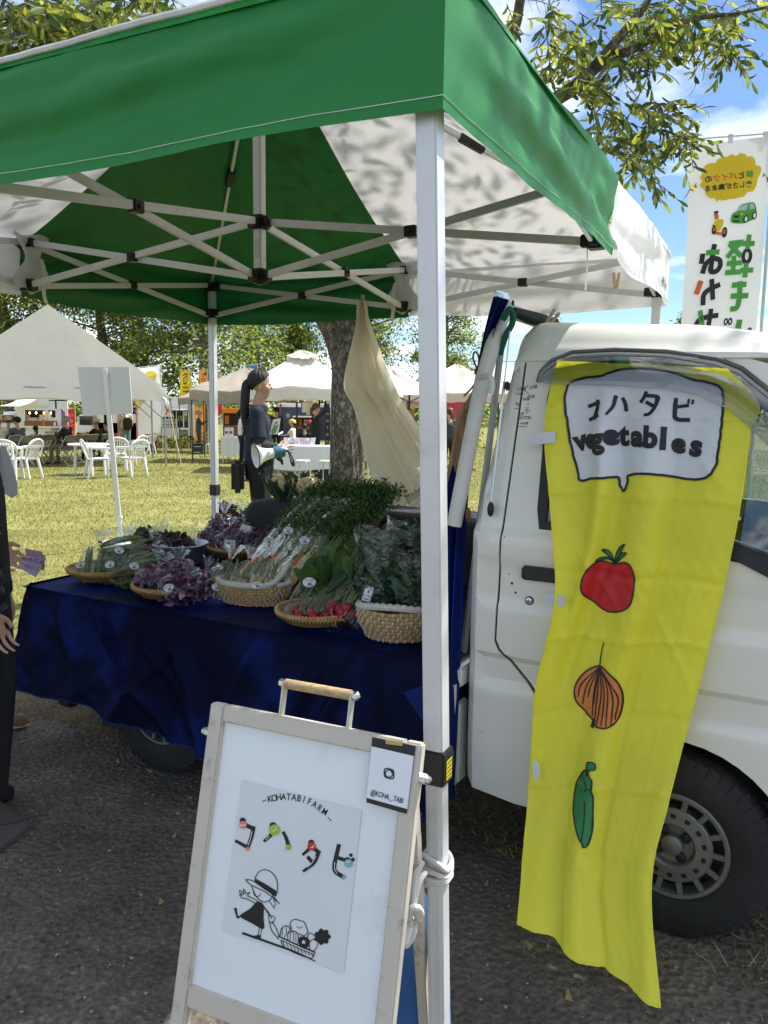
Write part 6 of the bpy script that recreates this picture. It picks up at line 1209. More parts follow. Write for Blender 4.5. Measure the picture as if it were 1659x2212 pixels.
mb = MB(); mb.lathe([(.041, .155), (.049, .16), (.051, .20), (.051, .235), (.047, .245), (.002, .246)], 28, ha, RM); mb.build('megaphone_body', teal, mg, sharp=30); mb = MB(); mb.lathe([(.046, .246), (.048, .255), (.03, .275), (.002, .278)], 24, ha, RM); mb.build('end_cap', wht, mg)
mb = MB(); p = ha+ax*.19; mb.bar(p-V3(0, 0, .045), p-V3(0, 0, .085)+ax*.05, .03, .028, bevel=.005); mb.bar(p-V3(0, 0, .05)+ax*.03, p-V3(-.0, 0, .11)+ax*.05, .022, .018, bevel=.004); mb.build('grip', M('grip_dark', (.03, .03, .03), .5), mg)
ccv = smooth_line([atY(x, y, Ym) for x, y in ((617, 972), (624, 978), (629, 998), (634, 1006), (634, 996), (626, 980), (620, 973))], 300); d_ = np.gradient(ccv, axis=0); d_ /= np.linalg.norm(d_, axis=1)[:, None]; uu = np.cross(d_, (0, 1, 0)); 
mb = MB(); mb.tube([ccv[i]+.0085*(uu[i]*math.cos(i*.95)+V3(0, 1, 0)*math.sin(i*.95)) for i in range(300)], .0024, 5); mb.build('coiled_lead', blk, mg)
# leaflets held in her hand
fl_ = thing('leaflets', 'sheaf of printed event leaflets held in the hand of the woman', 'leaflets', WL(.24, -.14, 1.10))
FQ = [atY(590, 906, Ym), atY(606, 903, Ym+.03), atY(601, 938, Ym+.03), atY(583, 938, Ym)]; fw_ = lambda a, b, d=0: lerp(lerp(FQ[3], FQ[2], a), lerp(FQ[0], FQ[1], a), b)+V3(0, -1, 0)*(d-.008*math.sin(a*3.1))
mb = MB(); plate(mb, [(0, 0), (1, 0), (1, 1), (0, 1)], lambda a, b, d: fw_(a, b, -d), thick=.004, step=.2); mb.build('sheet', wht, fl_)
for nm, col, pts in (('leaflet_green', (.14, .28, .06), [(.1, .1), (.5, .05), (.75, .3), (.6, .55), (.25, .5)]), ('leaflet_red', (.5, .05, .03), [(.35, .68), (.65, .7), (.64, .80), (.36, .78)]), ('leaflet_blue', (.1, .3, .42), [(.66, .35), (.82, .4), (.8, .62), (.64, .58)]), ('leaflet_orange', (.5, .2, .03), [(.15, .56), (.4, .58), (.38, .64), (.15, .62)])):
    mb = MB(); fill(mb, smooth_line(pts, 16, True), fw_, .002); mb.build(nm, M(nm, col, .5, var=.4, scale=120), fl_)
mb = MB(); plate(mb, [(0, 0), (1, 0), (1, 1), (0, 1)], lambda a, b, d: lerp(atY(601, 941, Ym-.02), atY(611, 936, Ym), a)+V3(.0, .02, .016)*b+V3(0, 0, d), thick=.003); mb.build('folded_sheet', wht, fl_)
# ---- customer at the left edge holding price cards
shirt = cloth_m('black_tee', (.012, .012, .013)); cargo = cloth_m('charcoal_trousers', (.018, .019, .020)); canvas_s = M('brown_canvas', (.22, .13, .07), .8)
pl = T(-.86, -.06, 0); pl = V3(-1.70, 3.24, 0); f1 = .1
cu_ = person('customer at the left edge holding handwritten price cards', pl, f1, shirt, cargo, canvas_s, H=1.60, arms={-1: ((.02, -.05, -.28), (.18, -.01, -.46)), 1: ((.02, .06, -.27), (.06, .03, -.5))}, vox=.0052, hands=True)
cu2 = cu_; cu_ = person('nearest customer at the left edge, black tee with a magenta sleeve hem', V3(-1.352, 2.6, 0), .15, shirt, cargo, blackc, H=1.5, arms={-1: ((.10, -.05, -.26), (.135, -.03, -.51)), 1: ((.0, .06, -.28), (.05, .03, -.53))}, vox=.0052, hands=True, fl=.03)
k_ = 1.5/1.65; shr = np.array([-.01, -.185, 1.365])*k_; elr = shr+np.array([.10, -.05, -.26])*k_; wrr = shr+np.array([.135, -.03, -.51])*k_
mb = MB(); mb.tube([lerp(shr, elr, t) for t in np.linspace(.1, .98, 12)], [.060+.010*t for t in np.linspace(0, 1, 12)], 16, cap=False); mb.build('sleeve', shirt, cu_, local=True); mb = MB(); mb.tube([lerp(shr, elr, t) for t in (.93, .97, 1.01, 1.05)], [.072, .0725, .073, .073], 16, cap=False); mb.build('pink_hem', M('magenta_hem', (.42, .012, .13), .8), cu_, local=True)
mb = MB(); mb.tube([lerp(elr, wrr, t) for t in np.linspace(0, 1, 24)], [.054-.010*t+.003*math.sin(t*26) for t in np.linspace(0, 1, 24)], 14, cap=False); mb.build('arm_cover', M('black_shiny_knit', (.014, .014, .015), .45, bump=.6, bscale=50), cu_, local=True)
mb = MB(); 
for s in (-1, 1): mb.ball(V3(.02, s*.112, .014), (.145, .050, .018), 16, 6)
mb.build('shoe_soles', M('sole_white', (.55, .50, .42), .7), cu2, local=True, kind='stuff')
pc = thing('price_cards', 'handwritten lilac and yellow price cards held by the customer at the left', 'price card', atY(75, 1215, 3.2))
def card(name, pts, Y, mt): mb = MB(); plate(mb, pts[::-1], lambda x, y, d: atY(x, y, Y+d), thick=.0015); return mb.build(name, mt, pc)
card('yellow_card', ((68, 1190), (98, 1200), (96, 1232), (64, 1228)), 3.21, M('card_yellow', (.55, .38, .07), .7)); card('pink_card', ((55, 1185), (93, 1192), (88, 1222), (55, 1215)), 3.205, M('card_pink', (.52, .30, .36), .7)); lc_ = card('lilac_card', ((45, 1198), (101, 1206), (78, 1247), (40, 1226)), 3.195, M('card_lilac', (.42, .36, .58), .7))
mb = MB(); q = MB(); text(q, 'にんじん', 12.5, lambda x, y, d: (72+x, 1214-y, 0), rot=-.25, bold=.01); mb.add([atY(v[0], v[1], 3.1935) for v in q.v[0]], q.f); mb.build('card_writing', pen, lc_, smooth=False)
mb = MB(); q = MB(); text(q, '150えん', 11, lambda x, y, d: (68+x, 1230-y, 0), rot=-.3); mb.add([atY(v[0], v[1], 3.1935) for v in q.v[0]], q.f); mb.build('card_price', M('pink_pen', (.5, .03, .16), .6), lc_, smooth=False)
pb_ = thing('carrier_bag', 'white plastic carrier bag on the arm of the customer at the left edge', 'bag', atY(20, 1060, 3.3)); mb = MB(); mb.grid(lambda u, v: atY(2, 1018, 3.35)+V3(.05*math.cos(6.283*u)*(.4+1.2*v-.5*v*v*v)*(1+.08*math.sin(u*25)), .05*math.sin(6.283*u)*(.4+v), .10-.20*v+.01*math.sin(u*31)), 36, 14, wrap=True); mb.build('bag_body', M('bag_white', (.62, .63, .66), .4, trans=.4, var=.05, bump=.5, bscale=40), pb_, sharp=180)
# ---- person in the cab
dr = person('person sitting in the truck cab with hands near the steering wheel', T(1.63, .38, .24), TROT, cloth_m('dark_jumper', (.03, .03, .035)), trous, pose='sit', H=1.55, arms={-1: ((.16, -.02, -.22), (.32, .03, -.10)), 1: ((.16, .02, -.22), (.32, -.03, -.12))}, vox=.010, hands=True, long_sleeve=True, skin_=skin2)
mb = MB(); a, b = tp(1592, 1118, .30), tp(1606, 1135, .30); mb.bar(a, b, .07, .006, bevel=.002); ph = thing('mobile_phone', 'mobile phone held by the person in the truck cab', 'phone', a); mb.build('phone_body', M('phone', (.05, .06, .07), .15), ph)

# ================================================================== THE NEAR TREE
bark, nt, out = newmat('bark'); b = N(nt, 'ShaderNodeBsdfPrincipled', i_Roughness=.95); tc = N(nt, 'ShaderNodeTexCoord'); mp = N(nt, 'ShaderNodeMapping'); mp.inputs['Scale'].default_value = (1, 1, .55); nt.links.new(tc.outputs['Object'], mp.inputs[0])
v_ = N(nt, 'ShaderNodeTexVoronoi', i_Scale=26.); v_.feature = 'DISTANCE_TO_EDGE'; n_ = N(nt, 'ShaderNodeTexNoise', i_Scale=10., i_Detail=9., i_Roughness=.75); n2 = N(nt, 'ShaderNodeTexNoise', i_Scale=3., i_Detail=5.)
nt.links.new(mp.outputs[0], n_.inputs['Vector']); nt.links.new(tc.outputs['Object'], n2.inputs['Vector']); dm = N(nt, 'ShaderNodeMixRGB', n0=.22); nt.links.new(mp.outputs[0], dm.inputs[1]); nt.links.new(n_.outputs[1], dm.inputs[2]); nt.links.new(dm.outputs[0], v_.inputs['Vector'])
r1 = ramp(nt, [(.32, (.06, .05, .042)), (.5, (.19, .165, .135)), (.66, (.36, .33, .28))]); nt.links.new(n_.outputs[0], r1.inputs[0]); r2 = ramp(nt, [(.56, 0), (.64, .75)]); nt.links.new(n2.outputs[0], r2.inputs[0])
mx_ = N(nt, 'ShaderNodeMixRGB'); mx_.inputs[2].default_value = (.23, .12, .06, 1); nt.links.new(r2.outputs[0], mx_.inputs[0]); nt.links.new(r1.outputs[0], mx_.inputs[1])
r3 = ramp(nt, [(.0, .35), (.10, 1)]); nt.links.new(v_.outputs[0], r3.inputs[0]); mu = N(nt, 'ShaderNodeMixRGB', blend_type='MULTIPLY', n0=.8); nt.links.new(mx_.outputs[0], mu.inputs[1]); nt.links.new(r3.outputs[0], mu.inputs[2]); nt.links.new(mu.outputs[0], b.inputs['Base Color'])
ad = N(nt, 'ShaderNodeMath', operation='ADD'); nt.links.new(r3.outputs[0], ad.inputs[0]); nt.links.new(n_.outputs[0], ad.inputs[1]); bp = N(nt, 'ShaderNodeBump', i_Strength=1., i_Distance=.025); nt.links.new(ad.outputs[0], bp.inputs['Height']); nt.links.new(bp.outputs[0], b.inputs['Normal']); nt.links.new(b.outputs[0], out.inputs[0])
YT = 6.6; tb0 = atY(747, 1100, YT); tree = thing('shade_tree', 'big rough-barked tree standing behind the truck bed, its leafy branches over the tent', 'tree', (tb0[0], YT, 0))
def trunkf(u, v):
    z = 3.0*v; c = lerp(tb0[0]+.0, atY(752, 760, YT)[0], min(1, z/1.9)); a = 2*math.pi*u; r = .145+.06*math.exp(-z/.25)-.006*z+.05*sstep(1.75, 2.4, z)*(.7+.5*abs(math.cos(a)))
    r *= 1+.05*math.sin(a*3+z*1.3)+.035*math.sin(a*7+z*3+1)+.018*math.sin(a*17+z*9)+.012*math.sin(a*29-z*23); return V3(c+math.cos(a)*r-.06*sstep(1.7, 2.6, z), YT+math.sin(a)*r, z-.05)
mb = MB(); mb.grid(trunkf, 90, 90, wrap=True); tk = mb.build('trunk', bark, tree, sharp=180)
mb = MB(); mb.ball(atY(769, 861, YT-.145), (.02, .008, .018), 12, 8); mb.build('knot', M('knot', (.22, .11, .045), .8), tk)
tx = tb0[0]
def limb(P, r, n=40, seg=12): mb = MB(); L = smooth_line(P, n); mb.tube(L, np.interp(np.linspace(0, 1, n), np.linspace(0, 1, len(r)), r), seg); return mb.build('branch', bark, tree, sharp=180), L
limbs = [limb([(tx, YT, 1.7), (tx-.10, YT, 2.05), (tx-.36, YT-.05, 2.45), (tx-.8, YT-.5, 3.2), (tx-1.6, YT-1.5, 4.6), (tx-2.4, YT-2.5, 6)], [.11, .12, .11, .085, .06, .03]),
         limb([(tx+.02, YT, 2.3), (tx+.12, YT-.1, 2.9), (tx+.5, YT-.5, 3.9), (tx+1.2, YT-1., 5.4), (tx+1.6, YT-1.6, 7.2)], [.13, .11, .09, .06, .03]),
         limb([(tx+.2, YT-.1, 3.0)]+[atY(x, y, Y) for x, y, Y in ((1010, 330, 5.6), (1199, 215, 5.1), (1245, 185, 5.0), (1280, 150, 4.95), (1330, 90, 4.8), (1380, 30, 4.7), (1420, -30, 4.6))], [.08, .055, .042, .04, .034, .026, .02, .015]),
         limb([atY(x, y, Y) for x, y, Y in ((1240, 190, 5.0), (1310, 130, 4.9), (1370, 105, 4.8), (1420, 75, 4.75), (1470, 48, 4.7), (1530, 35, 4.6), (1590, 30, 4.5), (1680, 10, 4.3))], [.03, .028, .024, .02, .017, .013, .01, .006]),
         limb([(tx+.3, YT-.3, 3.1)]+[atY(x, y, Y) for x, y, Y in ((1150, 360, 5.5), (1280, 332, 5.3), (1330, 320, 5.2), (1380, 295, 5.1), (1430, 282, 5.), (1480, 300, 4.95))], [.05, .03, .02, .016, .012, .009, .005]),
         limb([(tx+.15, YT-.2, 3.2)]+[atY(x, y, Y) for x, y, Y in ((1040, 250, 5.6), (1107, 75, 5.4), (1124, 0, 5.3), (1140, -80, 5.2))], [.06, .045, .035, .03, .025]),
         limb([(tx-1.2, YT-1.1, 4.0)]+[atY(x, y, Y) for x, y, Y in ((90, -160, 4.6), (200, -60, 4.3), (205, 40, 4.2), (190, 110, 4.15))], [.05, .03, .018, .012, .005], 24),
         limb([atY(x, y, Y) for x, y, Y in ((200, -60, 4.3), (140, 0, 4.2), (60, 50, 4.1), (0, 100, 4.0))], [.016, .012, .008, .004], 20)]
leafm = [M('tree_leaf', (.13, .165, .03), .5, trans=.5, tcol=(.26, .32, .04), var=.2), M('tree_leaf_light', (.18, .20, .04), .5, trans=.55, tcol=(.42, .44, .06), var=.2), M('tree_leaf_dark', (.035, .06, .018), .5, trans=.3, tcol=(.08, .14, .02))]
LC = []; LD = []; TW_ = []
def twigs(cx, cy, rx, ry, Y, n, seed, per=9):
    r = np.random.default_rng(seed)
    for i in range(n):
        a = r.uniform(0, 6.28); q = math.sqrt(r.uniform(0, 1)); p = atY(cx+rx*q*math.cos(a), cy+ry*q*math.sin(a), Y+r.normal(0, .25)); d = r.normal(size=3)*np.array([1, .7, .35])+np.array([.3, 0, -.25]); d /= np.linalg.norm(d); L = r.uniform(.12, .28); P = [p+d*L*t+V3(0, 0, -.10*t*t*L*3) for t in np.linspace(0, 1, 5)]; TW_.append(P)
        for j in range(per):
            t = (j+.6)/per; s = 1 if j % 2 else -1; base = p+d*L*t+V3(0, 0, -.10*t*t*L*3); w = np.cross(d, (0, 0, 1)); LC.append(base); LD.append(d*.7+w*s*.9+r.normal(size=3)*.3+np.array([0, 0, -.55]))
for i, (cx, cy, rx, ry, n) in enumerate(((1120, 20, 30, 28, 7), (1095, 60, 16, 16, 2), (1205, 95, 42, 68, 26), (1205, 30, 50, 22, 10), (1290, 135, 65, 55, 32), (1265, 185, 50, 22, 12), (1370, 110, 55, 55, 26), (1395, 40, 60, 40, 28), (1330, 20, 40, 26, 12), (1470, 60, 70, 40, 26), (1480, 15, 60, 20, 16), (1600, 25, 70, 26, 24), (1570, 100, 46, 26, 13), (1575, 125, 22, 16, 4), (1300, 245, 55, 26, 16), (1375, 250, 60, 30, 22), (1430, 235, 30, 26, 12), (1290, 300, 40, 26, 14), (1370, 315, 60, 34, 24), (1450, 300, 50, 26, 18), (1370, 365, 38, 26, 6), (1330, 350, 25, 18, 3), (45, 40, 70, 60, 60), (150, 60, 70, 55, 55), (225, 20, 40, 30, 14), (270, 15, 22, 20, 4), (20, 105, 40, 22, 18), (120, 110, 60, 25, 18), (280, 2, 60, 10, 6), (330, -20, 80, 18, 8))): twigs(cx, cy, rx, ry, 4.9 if cx > 900 else 4.2, int(n*(.62 if cx > 900 else .9)), 500+i)
LC = np.array(LC); LD = np.array(LD)
leaves('foliage', leafm, tree, LC, LD, .082, .024, seed=3, curl=.5, ruffle=.1)
mb = MB()
for P in TW_: mb.tube(P, [.0035, .003, .0025, .002, .0012], 4, cap=False)
mb.build('twigs', bark, tree, kind='stuff')
rg = np.random.default_rng(77)   # the rest of the crown, above the picture
ctr = []
for i in range(330):
    p = np.array([rg.uniform(-3.4, 3.6), rg.uniform(1.2, 9.5), rg.uniform(4.0, 8.2)]); el = (p[2]-1.42)/max(.3, p[1]); 
    if el < .62 or (abs(p[0]-.3)/3.9)**2+((p[1]-5.2)/4.5)**2 > 1: continue
    if p[0] < -1.6 and p[1] < 5 and rg.random() < .5: continue
    ctr.append(p)
ctr = np.array(ctr); n = 42; C = (ctr[:, None]+rg.normal(0, .22, (len(ctr), n, 3))).reshape(-1, 3); D = rg.normal(size=C.shape)+np.array([0, 0, -.4])
leaves('crown', leafm, tree, C, D, .13, .05, seed=5, lo=True)
# ================================================================== BACKGROUND: the fair on the lawn
def G(px, Y, z=0.): p = atY(px, 878, Y); return V3(p[0], Y, gz(Y)+z)
# ---- far trees
tleaf = [M('far_leaf', (.13, .175, .03), .6, trans=.45, tcol=(.26, .36, .05), var=.25), M('far_leaf_light', (.22, .26, .05), .6, trans=.5, tcol=(.44, .50, .07), var=.2), M('far_leaf_dark', (.04, .07, .018), .6, trans=.2)]
def far_tree(label, px, Y, H, R, seed, n=46, per=280, low=.16, shape=1., lsz=.27):
    r = np.random.default_rng(seed); g = G(px, Y); o = thing('park_tree', label, 'tree', g, group='trees behind the food trucks')
    mb = MB(); mb.tube(smooth_line([g+V3(0, 0, -.2), g+V3(.1*R*.3, 0, H*.3), g+V3(-.05*R, 0, H*.6), g+V3(0, 0, H*.95)], 16), np.linspace(.045*R+.12, .03, 16)*1.5, 9); tr_ = mb.build('trunk', bark, o)
    C = []; D = []; mb = MB()
    for i in range(n):
        h = r.uniform(low, 1)**.9; a = r.uniform(0, 6.28); rad = R*(1-h**(1.6*shape))**.75*(.55+.5*math.sin(h*9+seed))*1.0+.25; q = rad*math.sqrt(r.uniform(.1, 1)); c = g+V3(math.cos(a)*q, math.sin(a)*q, H*h-.10*q); b0 = g+V3(0, 0, max(H*low*.8, H*h-.25*q-.3)); mb.tube([b0, lerp(b0, c, .6)+V3(0, 0, .1), c], [.07, .045, .015], 5, cap=False)
        s = R*.20*r.uniform(.6, 1.25); d = r.normal(size=(per, 3))*np.array([s, s, s*.5]); C.append(c+d-np.array([0, 0, 1])*(np.abs(d[:, :1])*.35+np.abs(d[:, 1:2])*.35)); D.append(r.normal(size=(per, 3))*np.array([1, 1, .5])+np.array([0, 0, -.5]))
    mb.build('limbs', bark, o, kind='stuff'); C = np.concatenate(C); D = np.concatenate(D); leaves('crown', tleaf, o, C, D, lsz, lsz*.42, seed=seed, lo=True)
for a in (('light green tree behind the white gable tent, leftmost in the row', 20, 44, 15, 4.8, 1), ('bushy bright green tree behind the peak of the white gable tent', 120, 46, 16, 4.6, 2), ('tree with yellow-green leaves to the right of the white gable tent peak', 225, 48, 15, 4.2, 3), ('bright tree behind the right slope of the white gable tent', 310, 47, 14, 3.6, 4),
          ('dark-trunked wide tree behind the orange banners', 440, 44, 15, 5.2, 5, 60, 230, .27), ('green tree behind the woman with the ponytail', 545, 50, 16, 4.8, 6), ('green tree directly left of the near tree trunk', 640, 54, 15, 4.4, 7), ('tree showing right of the near tree trunk beside the cream cloth', 800, 58, 14, 3.6, 8), ('narrow conical tree between the tent leg and the truck guard pipe', 965, 58, 11.5, 3.3, 9, 54, 220, .1, 1.4)): far_tree(*a)
far_tree('small dark conifer top beyond the truck roof under the white flag', 1482, 75, 12.2, 2.6, 12, 40, 70, .1, .7, .4)
far_tree('small light green sapling beside the wooden paddle board', 1010, 30, 3.4, 1.1, 14, 26, 60, .2, 1., .16)
n = 9000; rg = np.random.default_rng(5); xs_ = rg.uniform(-90, 90, n); C = np.stack([xs_, rg.uniform(95, 110, n), -.9+rg.uniform(0, 1, n)**.8*(2.6+1.2*np.sin(xs_*.5)+.8*np.sin(xs_*1.7))], 1)
leaves('far_treeline', tleaf, None, C, rg.normal(size=(n, 3)), 1.1, .6, seed=2, lo=True); tag(bpy.data.objects['far_treeline'], 'low dark line of trees on the horizon', 'trees')
# ---- power lines
for k, (z, ) in enumerate(((9.2,), (6.2,))):
    mb = MB(); mb.tube([V3(x, 120, z+ .0009*(x-10)**2-1) for x in np.linspace(-90, 90, 40)], .045, 4); tag(mb.build('power_line', blk), 'thin black power line crossing the sky above the beige tents' if k == 0 else 'lower thin power line just above the beige tent roofs', 'cable', 'power lines')
# ---- white gable marquee
canv = M('marquee_canvas', (.80, .795, .785), .7, trans=.22, tcol=(.62, .50, .30), var=.04, scale=2, bump=.4, bscale=12, dirt=(.5, .48, .44, .3), dscale=1.5); pipe = M('galv_pipe', (.33, .34, .35), .4, metal=.7)
Ym = 22.3; mR = G(356, Ym); mL = G(-95, Ym); wM = mR[0]-mL[0]; depth = 6.5; zE = 2.15; zA = 4.22; g0 = gz(Ym); xc = (mL[0]+mR[0])/2
mq = thing('gable_marquee', 'large white gable-roofed marquee tent with metal poles on the lawn', 'tent', V3(mR[0], Ym, g0))
def gab(u, v):   # front gable with its hanging valance
    x = mL[0]-.05+u*(wM+.1); top = zE+(zA-zE)*(1-abs(x-xc)/((mR[0]-xc) if x > xc else (xc-mL[0]))); z = zE-.35+.0+(top-zE+.35)*v; return V3(x, Ym-.05-.05*math.sin(u*26+v*2)*(1-v)*.6-.04*math.sin(u*9), g0+z+.03*math.sin(u*17)*(1-v))
mb = MB(); mb.grid(gab, 80, 20); mb.build('front_gable', canv, mq, sharp=180)
mb = MB(); mb.grid(lambda u, v: gab(u, v)+V3(0, depth, 0), 40, 6); mb.build('rear_gable', canv, mq, sharp=180)
for xe, nm in ((mL[0], 'roof_slope'), (mR[0], 'roof_slope')):
    mb = MB(); mb.grid(lambda u, v: V3(xe+(xc-xe)*v, Ym+depth*u, g0+zE+(zA-zE)*v-.10*math.sin(v*3.14)*math.sin(u*9.4)**2), 24, 14); mb.build(nm, canv, mq, sharp=180)
    mb = MB(); mb.grid(lambda u, v: V3(xe+.02*math.sin(u*30), Ym+depth*u, g0+zE-.35*v), 30, 4); mb.build('side_valance', canv, mq, sharp=180)
for y in (0, depth/2, depth):
    for x in (mL[0], mR[0]): mb = MB(); mb.tube([V3(x, Ym+y, g0), V3(x, Ym+y, g0+zE)], .027, 8); mb.build('pole', pipe, mq)
    mb = MB(); mb.tube([V3(mL[0], Ym+y, g0+zE-.05), V3(mR[0], Ym+y, g0+zE-.05)], .02, 6); mb.build('cross_beam', pipe, mq); mb = MB(); mb.tube([V3(mR[0], Ym+y, g0+zE-.9), V3(mR[0]-.9, Ym+y, g0+zE-.06)], .017, 6); mb.build('brace', pipe, mq)
for k in range(1, 6):
    for xe in (mL[0], mR[0]): q = k/6; mb = MB(); mb.tube([V3(lerp(xe, xc, q), Ym+.2, g0+lerp(zE, zA, q)-.2), V3(lerp(xe, xc, q), Ym+depth, g0+lerp(zE, zA, q)-.2)], .018, 6); mb.build('purlin', pipe, mq)
mq.rotation_euler = (0, 0, .39); cord = M('guy_cord', (.42, .38, .28), .8)
ge = [gpt(393, 1011), gpt(390, 1000), gpt(396, 990), gpt(385, 985)]
for i, e in enumerate(ge): mb = MB(); mb.tube([V3(mR[0], Ym+.4*i*.5, g0+zE-.1*i), e+V3(0, 0, .03)], .011, 5); mb.ball(lerp(V3(mR[0], Ym, g0+zE), e, .8), (.03, .03, .06), 8, 5); mb.build('guy_rope', cord, mq)
mb = MB(); mb.grid(lambda u, v: atY(350+24*u*(.2+v)+3*math.sin(v*6), 858+42*v, Ym-.15)+V3(0, .06*math.sin(u*7+v*4), 0), 12, 12); fo = mb.build('event_cloth', wht, None, label='small white cloth with a red mark tied to the marquee pole', cat='flag', sharp=180); mb = MB(); q = lambda x, y, d=0: atY(x, y, Ym-.25); stroke(mb, [(357, 876), (361, 886), (366, 890)], 2.5, q); stroke(mb, [(366, 884), (361, 889), (359, 896)], 2.2, q); mb.build('red_mark', M('red_cloth', (.55, .04, .03), .7), fo)
# ---- pop-up tents, umbrella
def popup(label, c, w, d, rz, eave, peak, mt, leg_m, val=.28, vent=False, seed=0):
    o = thing('market_tent', label, 'tent', c, rz, 'market tents on the lawn'); X = lambda x, y, z: V3(x, y, z)
    def rf_(u, v):
        a = u*4; s = int(a) % 4; t = a-int(a); cor = [(-1, -1), (1, -1), (1, 1), (-1, 1)]; p = lerp(cor[s], cor[(s+1) % 4], t); q = 1-v*.97; sag = -.16*math.sin(v*3.14)*(1-abs(2*t-1))*.8+.05*snoise(p[0]*5+seed, p[1]*5+v*4, seed); return X(p[0]*w/2*q, p[1]*d/2*q, eave+(peak-eave)*v**.85+sag)
    mb = MB(); mb.grid(rf_, 64, 14, wrap=True); mb.build('roof', mt, o, local=True, sharp=180)
    mb = MB(); mb.grid(lambda u, v: rf_(u, 0)*np.array([1.01+.012*math.sin(u*60+v*3)*v, 1.01+.012*math.sin(u*50)*v, 1])-V3(0, 0, val*v+.02*math.sin(u*25)*v), 96, 5, wrap=True); mb.build('valance', mt, o, local=True, sharp=180)
    for sx_ in (-1, 1):
        for sy in (-1, 1): mb = MB(); mb.bar((sx_*w/2*.98, sy*d/2*.98, 0), (sx_*w/2*.98, sy*d/2*.98, eave), .035); mb.build('leg', leg_m, o, local=True); mb = MB(); mb.bar((sx_*w/2*.98, sy*d/2*.98, eave-.12), (0, 0, eave+.15), .018); mb.build('roof_strut', leg_m, o, local=True)
    for s in (-1, 1): mb = MB(); mb.bar((-w/2, s*d/2*.98, eave-.30), (0, s*d/2*.98, eave-.05), .018); mb.bar((w/2, s*d/2*.98, eave-.30), (0, s*d/2*.98, eave-.05), .018); mb.build('truss', leg_m, o, local=True)
    if vent: mb = MB(); mb.grid(lambda u, v: rf_(u, .80+.2*v)*np.array([1.25-.2*v, 1.25-.2*v, 1])+V3(0, 0, .10), 40, 5, wrap=True); mb.build('vent_cap', mt, o, local=True, sharp=180)
    return o
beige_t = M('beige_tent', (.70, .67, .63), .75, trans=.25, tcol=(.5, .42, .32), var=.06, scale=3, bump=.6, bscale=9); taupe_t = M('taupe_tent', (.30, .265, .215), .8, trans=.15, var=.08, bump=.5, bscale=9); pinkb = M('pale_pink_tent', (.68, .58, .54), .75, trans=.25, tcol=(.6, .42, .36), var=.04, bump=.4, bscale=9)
dkleg = M('dark_tent_leg', (.03, .028, .027), .5); ltleg = M('pale_tent_leg', (.55, .60, .57), .4)
p0, p1 = G(508, 19.6), G(765, 20.6); c_ = (p0+p1)/2+V3(0, 1.4, 0); popup('beige pop-up tent behind the woman with the ponytail', c_, p1[0]-p0[0], 2.9, .10, 2.12, 3.0, beige_t, ltleg, .30, True, 1)
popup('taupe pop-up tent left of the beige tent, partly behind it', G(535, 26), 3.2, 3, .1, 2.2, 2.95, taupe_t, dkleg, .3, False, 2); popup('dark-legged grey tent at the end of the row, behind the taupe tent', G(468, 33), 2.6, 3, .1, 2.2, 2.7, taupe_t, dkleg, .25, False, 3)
popup('pale pink pop-up tent right of the cream cloth', G(845, 26), 3.1, 3, 0., 2.1, 2.95, pinkb, dkleg, .3, False, 4); popup('pale beige pop-up tent seen between the tent leg and the wooden board', G(985, 24), 3.0, 3, 0, 2.15, 3.0, pinkb, dkleg, .25, False, 5)
um = thing('market_umbrella', 'beige square parasol on a black pole beside the cork board', 'umbrella', G(884, 20.5)); gu = G(884, 20.5); mb = MB(); mb.grid(lambda u, v: gu+V3((1-v*.97)*.55*max(-1, min(1, 1.5*math.cos(6.283*u))), (1-v*.97)*.55*max(-1, min(1, 1.5*math.sin(6.283*u))), 1.98+.20*v), 32, 5, wrap=True); mb.build('canopy', beige_t, um, sharp=50); mb = MB(); mb.tube([gu, gu+V3(0, 0, 2.15)], .025, 8); mb.build('pole', dkleg, um)
for k in range(4): a = k*1.57+.78; mb = MB(); mb.tube([gu+V3(0, 0, 1.8), gu+V3(.5*math.cos(a), .5*math.sin(a), 1.98)], .012, 6); mb.build('rib', dkleg, um)
mb = MB(); mb.box(atY(879, 907, 20.2), (.39, .02, .50)); cbd = mb.build('cork_board', M('cork', (.27, .145, .065), .9, var=.1), None, label='brown cork board tied to the parasol pole', cat='board'); mb = MB(); mb.tube([atY(x, y, 20.17) for x, y in ((872, 888), (876, 893), (882, 891), (881, 903))], .006, 5); mb.build('string', cord, cbd)
pc_ = M('pink_canopy', (.55, .10, .16), .7, trans=.3, tcol=(.6, .1, .18)); mb = MB(); a = G(962, 23); mb.grid(lambda u, v: a+V3(-.3+u*1.2, -.2+v, 1.55+.35*v-.25*u*(1-v)), 8, 4); o_ = thing('pink_awning', 'pink awning hanging below the pale tent beside the wooden board', 'awning', a); mb.build('awning_cloth', pc_, o_, sharp=180)
